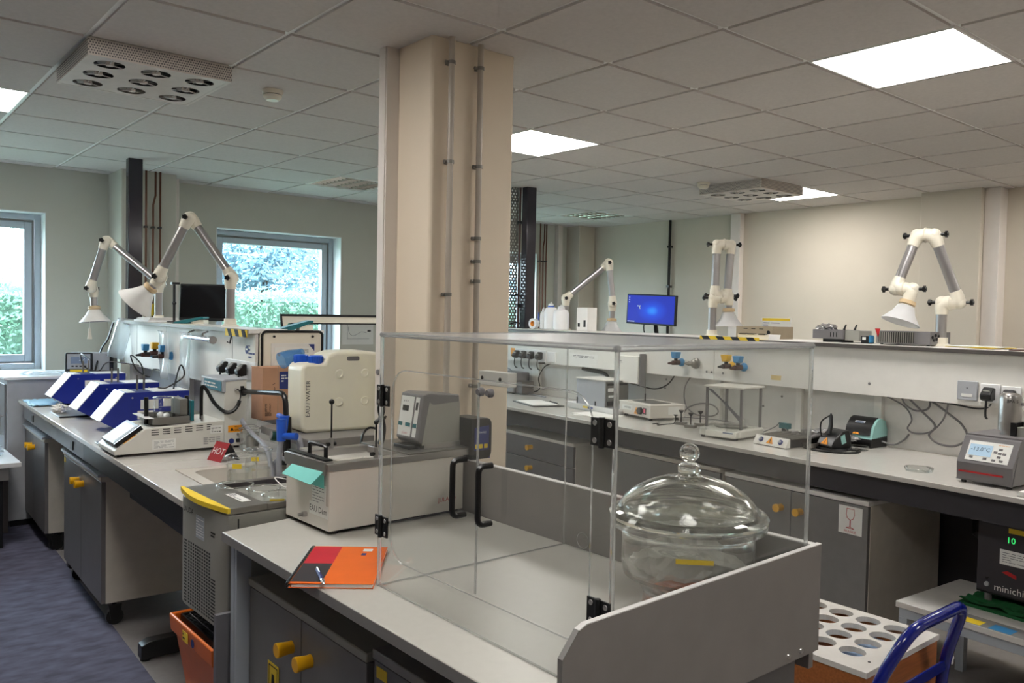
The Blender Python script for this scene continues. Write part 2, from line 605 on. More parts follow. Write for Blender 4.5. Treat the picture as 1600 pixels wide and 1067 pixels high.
# ================================================================ ROOM
S = 0.6
OX, OY = 2.638, 1.938
XL, XR, YF, YB = -2.17, 7.4, -2.27, 7.5
WINS = [(0.12, 1.38), (2.749, 4.01), (5.38, 6.64)]
WZ0, WZ1 = 1.02, 2.29

struct('floor', B().box(XL - .3, XR + .3, YF - .3, YB + .3, -0.1, 0.0), 'vinyl')
t = thing('carpet_runner', 'blue-grey textured carpet along the aisle left of the island bench', 'carpet')
B().prism([(-1.9, -1.9), (1.04, -1.9), (1.045, 3.5), (1.16, 6.9), (-1.9, 6.9)], 'z', 0.0005, 0.006).out('pile', 'carpet', t)

b = B()
xs = [XL - .3] + [v for w in WINS for v in w] + [XR + .3]
for i in range(0, len(xs), 2):
    b.box(xs[i], xs[i + 1], YB, YB + .26, 0, ZC + .2)
for x0, x1 in WINS:
    b.box(x0, x1, YB, YB + .26, 0, WZ0)
    b.box(x0, x1, YB, YB + .26, WZ1, ZC + .2)
struct('wall_back', b, 'wall_grey', smooth=False)
struct('wall_right', B().box(XR, XR + .25, YF - .3, YB + .26, 0, ZC + .2), 'wall')
struct('wall_left', B().box(XL - .25, XL, YF - .3, YB + .26, 0, ZC + .2), 'wall')
struct('wall_front', B().box(XL, XR, YF - .25, YF, 0, ZC + .2), 'wall')

# windows: reveal lining, outer frame, sash, pane, sill
for i, (x0, x1) in enumerate(WINS):
    w = sempty('window_%d' % (i + 1), ((x0 + x1) / 2, YB, WZ0))
    cx = (x0 + x1) / 2
    def wb(x0_, x1_, y0_, y1_, z0_, z1_, bb):
        bb.box(x0_ - cx, x1_ - cx, y0_ - YB, y1_ - YB, z0_ - WZ0, z1_ - WZ0)
    def frame(bb, a0, a1, c0, c1, ww, y0_, y1_):
        wb(a0, a0 + ww, y0_, y1_, c0, c1, bb); wb(a1 - ww, a1, y0_, y1_, c0, c1, bb)
        wb(a0 + ww, a1 - ww, y0_, y1_, c0, c0 + ww, bb); wb(a0 + ww, a1 - ww, y0_, y1_, c1 - ww, c1, bb)
        return bb
    frame(B(), x0, x1, WZ0, WZ1, 0.006, YB - 0.003, YB + .17).out('reveal', 'reveal', w, smooth=False)
    frame(B(), x0 + .006, x1 - .006, WZ0 + .006, WZ1 - .006, 0.045, YB + .16, YB + .24).out('window_frame', 'alu', w, bev=.004)
    frame(B(), x0 + .054, x1 - .054, WZ0 + .054, WZ1 - .054, 0.016, YB + .185, YB + .225).out('gasket', 'edge', w, smooth=False)
    s_ = frame(B(), x0 + .07, x1 - .07, WZ0 + .07, WZ1 - .07, 0.055, YB + .17, YB + .235).out('sash', 'alu', w, bev=.005)
    bb = B(); wb(x0 + .12, x1 - .12, YB + .197, YB + .207, WZ0 + .12, WZ1 - .12, bb)
    bb.out('pane', 'pane', w, smooth=False)
    bb = B(); wb(x0 - .03, x1 + .03, YB - .03, YB + .165, WZ0 - .03, WZ0 + .004, bb)
    bb.out('window_sill', 'reveal', w, bev=.004)

# ceiling: slab, visible grid bars, one tile per bay
ceil = struct('ceiling', B().box(XL - .3, XR + .3, YF - .3, YB + .3, ZC + .03, ZC + .2), 'dark')
LEDS = [(1, -1), (1, 3), (6, 3), (-4, 5), (-4, 1), (6, -1), (1, -5), (-4, -3), (6, -5)]
LOUV = [(1, 7), (6, 7)]
me_tile = None
for i in range(-8, 9):
    x = OX + i * S
    if XL < x < XR:
        B().box(x - .014, x + .014, YF, YB, ZC, ZC + .03).out('grid_bar', 'bar', ceil, smooth=False)
for j in range(-7, 10):
    y = OY + j * S
    if YF < y < YB:
        B().box(XL, XR, y - .014, y + .014, ZC + .0008, ZC + .03).out('grid_bar', 'bar', ceil, smooth=False)
for i in range(-9, 9):
    for j in range(-8, 10):
        if (i, j) in LEDS or (i, j) in LOUV:
            continue
        x0, x1 = max(XL, OX + i * S + .013), min(XR, OX + (i + 1) * S - .013)
        y0, y1 = max(YF, OY + j * S + .013), min(YB, OY + (j + 1) * S - .013)
        if x1 - x0 < .02 or y1 - y0 < .02:
            continue
        full = abs(x1 - x0 - .574) < 1e-4 and abs(y1 - y0 - .574) < 1e-4
        if full and me_tile:
            o = D.objects.new('ceiling_tile', me_tile)
            C.objects.link(o); o.parent = ceil
        elif full:
            o = B().box(-.287, .287, -.287, .287, -.009, .02).out('ceiling_tile', 'tile', ceil, smooth=False)
            me_tile = o.data
        else:
            hx, hy = (x1 - x0) / 2, (y1 - y0) / 2
            o = B().box(-hx, hx, -hy, hy, -.009, .02).out('ceiling_tile', 'tile', ceil, smooth=False)
        rr_ = random.Random(i * 31 + j)
        o.location = ((x0 + x1) / 2, (y0 + y1) / 2, ZC + rr_.uniform(-.0012, .001))

LEDLAB = {(1, -1): 'square LED ceiling panel glowing, the large one nearest at upper right',
          (1, 3): 'square LED ceiling panel glowing just right of the pillar',
          (6, 3): 'square LED ceiling panel glowing beside the far fan unit',
          (-4, 5): 'square LED ceiling panel glowing, cut by the left picture edge'}
OUT = {(-4, 1): 'left of the fan unit beyond the left edge', (6, -1): 'right of the right edge over the trolley', (1, -5): 'behind the viewer at right', (-4, -3): 'behind the viewer at left', (6, -5): 'far behind the trolley'}
for (i, j) in LEDS:
    x, y = OX + (i + .5) * S, OY + (j + .5) * S
    t = thing('ceiling_light', LEDLAB.get((i, j)) or 'square LED ceiling panel out of view, %s' % OUT[(i, j)], 'light', WF, (x, y, ZC), group='LED panels in the ceiling')
    b = B()
    for a in ((-.296, .296, -.296, -.286), (-.296, .296, .286, .296), (-.296, -.286, -.286, .286), (.286, .296, -.286, .286)):
        b.box(a[0], a[1], a[2], a[3], -.010, .02)
    b.out('frame', 'bar', t, smooth=False)
    box(t, 'diffuser', 'led', -.286, .286, -.286, .286, -.007, .01)

for k, (i, j) in enumerate(LOUV):
    x, y = OX + (i + .5) * S, OY + (j + .5) * S
    t = thing('louvre_light', ('unlit mirror-louvre ceiling light nearest the windows, left of the pillar', 'unlit mirror-louvre ceiling light right of the pillar')[k], 'light', WF, (x, y, ZC), group='unlit louvre lights')
    box(t, 'housing', 'louvre_d', -.295, .295, -.295, .295, .018, .028)
    b = B()
    for a in ((-.296, .296, -.296, -.280), (-.296, .296, .280, .296), (-.296, -.280, -.280, .280), (.280, .296, -.280, .280)):
        b.box(a[0], a[1], a[2], a[3], -.010, .02)
    b.out('frame', 'bar', t, smooth=False)
    for q in range(1, 4):
        c = -.28 + .14 * q
        B().prism([(c - .012, -.004), (c + .012, -.004), (c + .022, .018), (c - .022, .018)], 'y', -.28, .28).out('louvre_blade', 'louvre', t, smooth=False)
    for q in range(8):
        c = -.28 + .56 * (q + .5) / 8
        B().prism([(c - .005, -.003), (c + .005, -.003), (c + .012, .017), (c - .012, .017)], 'x', -.28, .28).out('louvre_slat', 'louvre', t, smooth=False)

# fan units under the ceiling (nine small fans each)
def fan_unit():
    t = thing('ceiling_fan_unit', 'flat white ceiling box with nine small fans, at upper left', 'fan', WF, (OX - 2.5 * S, OY + 3.5 * S, ZC - .010), group='nine-fan ceiling units')
    h = .07
    pl = B()
    # bottom plate with nine round holes, made from ring quads
    n = 24
    cs = [-.19, 0, .19]
    R_ = .062
    for cx in cs:
        for cy in cs:
            ring, sq = [], []
            for q in range(n):
                a = 2 * math.pi * q / n
                ring.append(pl.bm.verts.new((cx + R_ * math.cos(a), cy + R_ * math.sin(a), -h)))
                m_ = max(abs(math.cos(a)), abs(math.sin(a)))
                sq.append(pl.bm.verts.new((cx + .095 * math.cos(a) / m_, cy + .095 * math.sin(a) / m_, -h)))
            for q in range(n):
                pl.bm.faces.new((ring[q], sq[q], sq[(q + 1) % n], ring[(q + 1) % n]))
    for a in ((-.298, .298, -.298, -.283), (-.298, .298, .283, .298), (-.298, -.283, -.283, .283), (.283, .298, -.283, .283)):
        pl.box(a[0], a[1], a[2], a[3], -h - .001, -h + .003)
    pl.out('base_plate', 'grille_white', t, smooth=False)
    box(t, 'inner_tray', 'fan_d', -.285, .285, -.285, .285, -h + .035, -.001)
    rnd = random.Random(3)
    for (x0, x1, y0, y1, ax) in ((-.298, .298, -.298, -.29, 'x'), (-.298, .298, .29, .298, 'x'), (-.298, -.29, -.29, .29, 'y'), (.29, .298, -.29, .29, 'y')):
        sp = box(t, 'side_panel', 'grille_white', x0, x1, y0, y1, -h, 0)
        b = B()
        L0, L1 = (x0, x1) if ax == 'x' else (y0, y1)
        k = 56
        for r_ in range(6):
            for q in range(k):
                c = L0 + (L1 - L0) * (q + .5 + (.25 if r_ % 2 else -.25)) / k
                z = -h * (.12 + .15 * r_)
                if ax == 'x':
                    yy = y0 if y0 < 0 else y1
                    b.box(c - .003, c + .003, yy - .0006, yy + .0006, z - .003, z + .003)
                else:
                    xx = x0 if x0 < 0 else x1
                    b.box(xx - .0006, xx + .0006, c - .003, c + .003, z - .003, z + .003)
        b.out('perforation', 'mgrey', sp, smooth=False)['kind'] = 'stuff'
    for cx in cs:
        for cy in cs:
            f = B().lathe([(.0, -h - .004), (.016, -h - .004), (.019, -h + .004), (.019, -h + .03), (0, -h + .03)], (cx, cy, 0), 14).out('fan_hub', 'grille_white', t)
            b = B()
            for q in range(5):
                a = q * 2 * math.pi / 5 + cx * 9
                ca, sa = math.cos(a), math.sin(a)
                a2 = a + .8
                b.poly3([(cx + .017 * ca, cy + .017 * sa, -h + .004), (cx + .058 * math.cos(a), cy + .058 * math.sin(a), -h + .004),
                         (cx + .058 * math.cos(a2), cy + .058 * math.sin(a2), -h + .02), (cx + .017 * math.cos(a2), cy + .017 * math.sin(a2), -h + .02)], .0015)
            b.out('fan_blade', 'lgrey', f)
            b = B()
            for q in range(3):
                a = q * 2 * math.pi / 3 + .4
                b.tube([(cx + .015 * math.cos(a), cy + .015 * math.sin(a), -h + .001), (cx + .064 * math.cos(a), cy + .064 * math.sin(a), -h + .001)], .0022, 5)
            b.out('guard', 'white_edge', f)
    return t
fu = fan_unit()
dup(fu, WF, (OX + 5.5 * S, OY + 3.5 * S, ZC - .010), label='flat white ceiling box with nine small fans, far away over the right bench')

def detector(loc, label):
    t = thing('smoke_detector', label, 'detector', WF, loc, group='smoke detectors')
    B().lathe([(.0, .0), (.052, 0), (.054, -.012), (.048, -.026), (.0, -.026)], n=24).out('base', 'cream', t)
    B().lathe([(.0, -.024), (.036, -.024), (.038, -.03), (.0, -.03)], n=24).out('slot', 'fan_d', t)
    B().lathe([(.0, -.03), (.047, -.03), (.044, -.042), (.030, -.054), (.0, -.056)], n=24).out('cap', 'cream', t)
    return t
detector((1.744, 4.0, ZC - .005), 'round cream smoke detector on the ceiling beside the left fan unit')
detector((5.50, 4.19, ZC - .005), 'round cream smoke detector on the ceiling beside the far fan unit')

# central pillar with trunking and two conduits
struct('trim_1', B().box(1.86, 2.285, 2.75, 3.0, 0, ZC), 'column', bev=.012)
t = thing('cable_trunking', 'tall off-white cable trunking at the left edge of the central pillar', 'trunking', WF, (1.84, 3.03, 0))
box(t, 'channel', 'pvc', -.035, .04, -.03, .03, 0, ZC, bev=.002)
box(t, 'cover', 'pvc', -.040, -.034, -.024, .024, 0, ZC, bev=.002)
B().cyl((-.0405, -.002, 1.295), (-.044, -.002, 1.295), .012).out('lock', 'mgrey', t)
def conduit(x, zs, label):
    t = thing('conduit_pipe', label, 'pipe', WF, (x, 2.722, 0), group='conduits on the central pillar')
    B().cyl((0, 0, .0), (0, 0, ZC - .004), .0125, n=12).out('pipe', 'steelgrey', t)
    for z in zs:
        b = B().lathe([(.013, -.007), (.0155, -.007), (.0155, .007), (.013, .007)], (0, 0, z), 12, closed=True)
        b.box(-.012, .003, .010, .028, z - .007, z + .007)
        b.cyl((-.026, .006, z), (-.012, .006, z), .007, n=8)
        b.out('clamp', 'steel_d', t)
conduit(1.935, (2.55, 2.156, 1.625, 1.22), 'vertical metal conduit on the pillar, nearer its left corner')
conduit(2.080, (2.555, 2.154, 1.86, 1.765, 1.683, 1.25), 'vertical metal conduit on the pillar, nearer its middle')

# back-wall pier with copper pipes, left of the second window
struct('trim_2', B().box(1.84, 2.27, 7.1, 7.5, 0, ZC), 'wall_grey', bev=.01)
struct('trim_3', B().box(2.272, 2.31, 7.16, 7.5, 0, ZC - .03), 'pvc', bev=.003)
def copper_set(x0, y, dx, label, names):
    for k in range(3):
        x = x0 + dx * k
        t = thing('copper_pipe', label % names[k], 'pipe', WF, (x, y, 0), group='copper pipes on the window-wall piers')
        wig = .018 if k == 1 else .0
        B().tube([(0, 0, .95), (0, 0, 2.38), (wig, 0, 2.46), (wig, 0, ZC)], .0085, 8).out('pipe', 'copper', t)
        for z in (2.2, 1.45):
            b = B().lathe([(.010, -.008), (.013, -.008), (.013, .008), (.010, .008)], (0, 0, z), 10, closed=True)
            b.box(-.008, .008, .008, .045, z - .008, z + .008)
            b.out('clamp', 'black', t)
        B().lathe([(.0092, -.05), (.0105, -.05), (.0105, .05), (.0092, .05)], (0, 0, 1.53), 10, closed=True).out('band', ('ink_b', 'yellow', 'bin')[k], t)
copper_set(2.015, 7.055, .055, 'dark copper pipe, %s of three beside the left dark pole', ('leftmost', 'middle one', 'rightmost'))
# far corner piers
struct('trim_4', B().box(7.13, 7.4, 7.27, 7.5, 0, ZC), 'wall', bev=.008)
struct('trim_5', B().box(6.93, 7.0, 7.43, 7.5, 0, ZC), 'pvc', bev=.004)
copper_set(6.655, 7.46, .05, 'dark copper pipe, %s of three beside the right dark pole', ('leftmost', 'middle one', 'rightmost'))
# right wall: pier, trunkings, black conduit
struct('trim_6', B().box(7.19, 7.4, 2.72, 3.2, 0, ZC), 'wall', bev=.006)
struct('trim_7', B().box(7.25, 7.4, 2.60, 2.718, 0, ZC - .01), 'pvc', bev=.004)
struct('trim_8', B().box(7.33, 7.4, 5.10, 5.22, 0, ZC - .01), 'pvc', bev=.004)
t = thing('black_conduit', 'thin black pipe down the right wall to the blue-screen monitor', 'pipe', WF, (7.37, 6.06, 0))
B().cyl((0, 0, 1.2), (0, 0, ZC), .016, n=8).out('pipe', 'black', t)
for z in (2.35, 1.9):
    box(t, 'clamp', 'black', -.02, .03, -.022, .022, z - .012, z + .012)

# ---------------------------------------------------------------- outdoors
struct('floor_outside', B().box(-30, 70, YB + .26, 90, -.35, -.25), 'lawn')
def leaves(name, label, cat, boxes, n, size, mat, core=None, seed=1, F=WF, blobs=None):
    rnd = random.Random(seed)
    vs, fs = [], []
    for _ in range(n):
        if blobs:
            c, r = blobs[rnd.randrange(len(blobs))]
            while True:
                v = Vector((rnd.uniform(-1, 1), rnd.uniform(-1, 1), rnd.uniform(-1, 1)))
                if .05 < v.length <= 1:
                    break
            v = v.normalized() * (v.length ** .35)
            p = Vector(c) + Vector((v.x * r[0], v.y * r[1], v.z * r[2]))
        else:
            x0, x1, y0, y1, z0, z1 = boxes
            p = Vector((rnd.uniform(x0, x1), y0 + abs(rnd.gauss(0, .25)), rnd.uniform(z0, z1 + .08 * math.sin(rnd.uniform(0, 6)))))
            if rnd.random() < .25:
                p = Vector((rnd.uniform(x0, x1), rnd.uniform(y0, y1), z1 + rnd.gauss(0, .05)))
        a = Vector((rnd.gauss(0, 1), rnd.gauss(0, 1), rnd.gauss(0, 1))).normalized()
        bq = a.orthogonal().normalized()
        s_ = size * rnd.uniform(.6, 1.3)
        k = len(vs)
        vs += [p - a * s_ * .5, p + bq * s_ * .25, p + a * s_ * .5, p - bq * s_ * .25]
        fs.append((k, k + 1, k + 2, k + 3))
    me = D.meshes.new(name)
    me.from_pydata(vs, [], fs)
    me.materials.append(M[mat])
    o = D.objects.new(name, me)
    C.objects.link(o)
    return o
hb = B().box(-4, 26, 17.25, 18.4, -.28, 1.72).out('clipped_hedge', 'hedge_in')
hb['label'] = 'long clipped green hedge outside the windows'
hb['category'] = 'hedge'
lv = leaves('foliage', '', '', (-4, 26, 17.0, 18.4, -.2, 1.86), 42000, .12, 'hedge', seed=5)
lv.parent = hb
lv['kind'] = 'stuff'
def tree(loc, r, h, label, mat, n, seed):
    t = thing('garden_tree', label, 'tree', WF, loc, group='trees beyond the hedge')
    B().tube([(0, 0, -.3), (.1, 0, h * .3), (0, .1, h * .65)], [.22, .16, .1], 8).out('trunk', 'bark', t)
    rnd = random.Random(seed)
    bl = [((rnd.uniform(-.5, .5) * r, rnd.uniform(-.5, .5) * r, h * rnd.uniform(.3, .85)), (r * rnd.uniform(.4, .7), r * rnd.uniform(.4, .7), r * rnd.uniform(.35, .6))) for _ in range(9)]
    f = leaves('foliage', '', '', None, n * 3, .22, mat, seed=seed, blobs=bl)
    f.parent = t
    f['kind'] = 'stuff'
tree((11.5, 27, -.25), 4.6, 6.6, 'large pale grey-green tree filling the second window', 'tree', 7000, 11)
tree((18.0, 26, -.25), 2.6, 4.6, 'lighter yellow-green tree at right in the second window', 'tree_y', 3500, 12)
tree((5.2, 58, -.25), 6.0, 5.8, 'far hazy tree seen through the left window', 'tree', 4500, 13)
tree((-7.5, 58, -.25), 5.0, 5.6, 'far hazy tree left of the others in the left window', 'tree', 3500, 14)
tree((26, 30, -.25), 5.0, 6.0, 'pale tree beyond the hedge behind the right dark pole', 'tree', 3500, 15)
t = thing('garden_shed', 'tiny white shed above the hedge in the left window', 'shed', WF, (8.3, 44, -.25))
box(t, 'wall', 'paper', -.45, .45, -.5, .5, 0, 2.5)
B().prism([(-.55, 2.5), (.55, 2.5), (0, 2.9)], 'y', -.55, .55).out('roof', 'edge', t, smooth=False)
# ================================================================ LEFT ISLAND (frame LF)
t = thing('island_worktop', 'long grey-white worktop of the left island bench under the blue baths', 'worktop', LF)
for (y0, y1) in ((.845, 3.75), (.652, .842)):
    box(t, 'slab', 'top', 0, .73, y0, y1, .876, .9, bev=.0025)
box(t, 'slab', 'top', 0, .138, .08, .649, .876, .9, bev=.0025)
box(t, 'apron', 'apron', .03, .05, 1.72, 3.74, .775, .876)
box(t, 'beam', 'blacksteel', .012, .055, .085, 1.72, .79, .876, bev=.003)
box(t, 'beam_rail', 'blacksteel', .018, .05, .085, .85, .765, .79, bev=.003)
box(t, 'end_beam', 'blacksteel', .055, .13, .085, .115, .80, .876)
for y in (1.68, 2.05, 3.32):
    box(t, 'slot_cover', 'black', .024, .03, y, y + .06, .79, .835, bev=.002)
box(t, 'underframe', 'apron_d', .10, .70, .67, 3.7, .80, .874)
for y in (1.0, 2.6):
    g = box(t, 'leg', 'blacksteel', .55, .66, y, y + .06, .06, .82, bev=.003)
    B().prism([(.105, .012), (.105, .07), (.14, .088), (.70, .088), (.70, .012)], 'y', y, y + .06).out('foot', 'blacksteel', g, bev=.003)
    B().cyl((.13, y + .03, 0), (.13, y + .03, .014), .022, n=12).out('glide', 'black', g)

# sink inset at the near end
t = thing('ceramic_sink', 'cream ceramic sink inset at the near end of the left bench', 'sink', LF, (.14, .08, .9))
b = B()
W_, L_ = .585, .568
x0, x1, y0, y1 = .045, .44, .04, .505
o4 = rrect(0, W_, 0, L_, .004, 4)
i4 = rrect(x0, x1, y0, y1, .05, 4)
f4 = rrect(x0 + .03, x1 - .03, y0 + .03, y1 - .03, .05, 4)
ro = [b.bm.verts.new((p[0], p[1], .001)) for p in o4]
ri = [b.bm.verts.new((p[0], p[1], .001)) for p in i4]
rm = [b.bm.verts.new((p[0] , p[1], -.012)) for p in i4]
rf = [b.bm.verts.new((p[0], p[1], -.13)) for p in f4]
rb = [b.bm.verts.new((p[0], p[1], -.145)) for p in o4]
b.loft([ro, ri, rm, rf], caps=False)
b.bm.faces.new(rf[::-1])
b.loft([ro, rb], caps=False)
b.bm.faces.new(rb)
b.out('basin', 'sink', t)
B().lathe([(.0, 0), (.03, 0), (.032, .004), (.0, .004)], (.24, .27, -.13), 16).out('drain', 'steel', t)

# service spine
t = thing('service_spine', 'white service spine with shelf along the left island bench', 'spine', LF)
B().prism([(.70, 1.13), (.70, 1.425), (.715, 1.425), (.715, 1.13)], 'y', 1.262, 4.0).out('front_panel', 'panel', t, smooth=False)
box(t, 'back_panel', 'panel', .835, .845, 1.285, 4.0, 1.13, 1.425)
box(t, 'base_panel', 'panel', .715, .835, 1.285, 4.0, 1.13, 1.14)
sh = box(t, 'shelf', 'panel', .665, .87, 1.262, 4.0, 1.428, 1.45, bev=.002)
box(sh, 'edge_band', 'edge', .661, .665, 1.262, 4.0, 1.43, 1.449)
for y in (1.48, 2.6, 3.78):
    box(t, 'upright', 'panel', .74, .82, y, y + .08, .9, 1.13)
box(t, 'back_board', 'cabgrey', .82, .83, 1.5, 4.0, .9, 1.13)
b = B()
for y in (1.58, 2.78, 3.5):
    b.box(.6985, .7005, y, y + .003, 1.13, 1.425)
b.out('panel_joint', 'edge', t)

# hazard tape on the shelf end
t = thing('hazard_tape', 'pale yellow and black striped tape on the left spine end', 'tape', LF, (.659, 1.42, 1.428))
box(t, 'tape', 'yellow', -.003, 0, -.157, .15, -.018, .018)
for k in range(3):
    y = .12 - k * .10
    B().prism([(y, .018), (y - .05, .018), (y - .075, -.018), (y - .025, -.018)], 'x', -.0038, -.003).out('stripe', 'ink', t, smooth=False)
# goggles notice
t = thing('safety_notice', 'small notice with blue goggles sign and writing on the left spine', 'notice', LF, (.6995, 1.317, 1.335))
B().lathe([(0, 0), (.021, 0), (.021, .002), (0, .002)], (-.0, .055, .008), 20, ax=(-1, 0, 0)).out('goggles_disc', 'ink_b', t)
box(t, 'goggles', 'label', -.0028, -.001, .043, .067, .006, .014)
lines(t, 'writing', 'ink_b', (-.0002, -.01, 0), (0, -1, 0), (0, 0, 1), .085, .075, 4, .001, seed=4)
# sockets with three plugs
t = thing('socket_strip', 'white socket plate on the left spine above the cream analyser', 'socket', LF, (.70, 1.455, 1.24))
box(t, 'plate', 'whitep', -.012, 0, -.22, .20, -.045, .045, bev=.003)
def plug(F, loc, label, group, grey=False, rz=0.0):
    t = thing('power_plug', label, 'plug', F, loc, rz, group)
    B().prism([(-.012, -.028), (-.012, .026), (-.03, .028), (-.062, -.004), (-.058, -.026), (-.04, -.034)], 'y', -.024, .024).out('body', 'black', t, bev=.004)
    B().prism([(-.0125, .027), (-.03, .029), (-.06, 0), (-.058, -.004), (-.03, .024)], 'y', -.018, .018).out('cover', 'steel' if grey else 'black', t)
    plate(t, 'sticker', 'label', (-.049, 0, .012), (0, -1, 0), (-.032 * .7, 0, .032), .03, .012)
    B().tube([(-.045, 0, -.03), (-.05, .0, -.07), (-.035, .006, -.105), (-.012, .01, -.115)], .005, 6, smooth=3).out('cable', 'black', t)
    return t
for k, y in enumerate((1.60, 1.465, 1.33)):
    plug(LF, (.688, y, 1.245), ('black plug farthest along the left spine socket strip', 'middle black plug in the left spine socket strip', 'black plug nearest the cardboard boxes on the left spine')[k], 'plugs on the left spine', True)
# chrome rail
t = thing('towel_rail', 'short chrome rail with end cap fixed under the left shelf', 'rail', LF, (.70, 2.04, 1.378))
B().cyl((-.04, -.23, 0), (-.04, .21, .004), .014, n=12).out('bar', 'chrome', t)
B().cyl((-.04, -.27, -.001), (-.04, -.23, 0), .022, n=14).out('end_cap', 'steel', t)
for y in (.15, -.1):
    B().tube([(-.04, y, .0), (-.04, y, .03), (-.01, y, .042)], .006, 6).out('bracket', 'chrome', t)
B().tube([(-.02, -.5, .04), (-.03, -.5, -.01), (-.045, -.5, .0)], .004, 6).out('hook', 'black', t)

# plastic sleeves hanging from the shelf edge
def sleeve(name, label, pts, folds, mat='frost'):
    c = sum((Vector(p) for p in pts), Vector()) / 4
    t = thing(name, label, 'sleeve', LF, c, 0, 'clear plastic bags hung along the left shelf')
    P = [Vector(p) - c for p in pts]
    b = B()
    nx, ny = 8, 8
    n = (P[1] - P[0]).cross(P[3] - P[0]).normalized()
    g = []
    rnd = random.Random(len(label))
    ph = rnd.uniform(0, 6)
    for j in range(ny + 1):
        row = []
        for i in range(nx + 1):
            u, v = i / nx, j / ny
            p = (P[0] * (1 - u) + P[1] * u) * (1 - v) + (P[3] * (1 - u) + P[2] * u) * v
            p = p + n * (folds * math.sin(u * 7 + ph + v) + folds * .5 * math.sin(v * 9 + u * 4 + ph))
            row.append(b.bm.verts.new(p))
        g.append(row)
    for j in range(ny):
        for i in range(nx):
            b.bm.faces.new((g[j][i], g[j][i + 1], g[j + 1][i + 1], g[j + 1][i]))
    o = b.out('film', mat, t)
    md = o.modifiers.new('thickness', 'SOLIDIFY'); md.thickness = .0012
    B().tube([P[0], P[1]], .003, 6).out('hem', mat, t)
    return t
sleeve('plastic_sleeve', 'large clear plastic bag hanging at the far end of the left shelf', [(.632, 3.75, 1.465), (.735, 3.70, 1.4575), (.655, 3.70, 1.16), (.555, 3.75, 1.19)], .012)
sleeve('plastic_sleeve', 'narrow clear plastic bag hanging behind the blue tap pair', [(.655, 2.81, 1.40), (.655, 2.60, 1.40), (.645, 2.56, 1.10), (.645, 2.77, 1.11)], .009)
sleeve('plastic_sleeve', 'clear plastic bag with grey printing hanging near the chrome rail', [(.655, 2.35, 1.405), (.655, 2.14, 1.40), (.645, 2.11, 1.07), (.645, 2.32, 1.08)], .006)

# gas / water taps on the spine
def tap(F, loc, label, col, nozzle, group, flip=False):
    t = thing('bench_tap', label, 'tap', F, loc, 0, group)
    B().lathe([(.026, 0), (.026, .008), (.016, .03), (.0, .03)], (0, 0, 0), 16, ax=(-1, 0, 0)).out('rosette', col, t)
    b = B().cyl((-.02, 0, 0), (-.085, 0, -.002), .017, .015, 14)
    b.out('body', 'brown', t)
    B().tube([(-.08, 0, -.002), (-.115, .012, -.006)], [.012, .006], 10).out('nozzle', nozzle, t)
    B().prism([(-.018, .026), (.018, .026), (.03, .068), (-.03, .068)], 'x', -.078, -.038).out('lever', col, t, bev=.004)
    B().cyl((-.057, 0, .0), (-.057, 0, .035), .012, n=10).out('stem', 'black', t)
    return t
tap(LF, (.7, 3.06, 1.235), 'blue-handled tap on the left spine, the farther of the pair', 'lightblue', 'black', 'taps on the left spine')
tap(LF, (.7, 2.66, 1.245), 'blue-handled tap on the left spine, the nearer of the pair', 'lightblue', 'black', 'taps on the left spine')
tap(LF, (.7, 2.84, 1.255), 'yellow-handled tap between the two blue taps on the left spine', 'tapyellow', 'black', 'taps on the left spine')

# dark service pole at the far end
t = thing('service_pole', 'glossy dark slate square pole from left island to ceiling', 'pole', LF, (.765, 3.86, 1.4505))
box(t, 'post', 'polegrey', -.05, .05, -.04, .04, 0, ZC - .006 - 1.4505, bev=.006)
box(t, 'base_plate', 'polegrey', -.07, .07, -.06, .06, 0, .012, bev=.003)

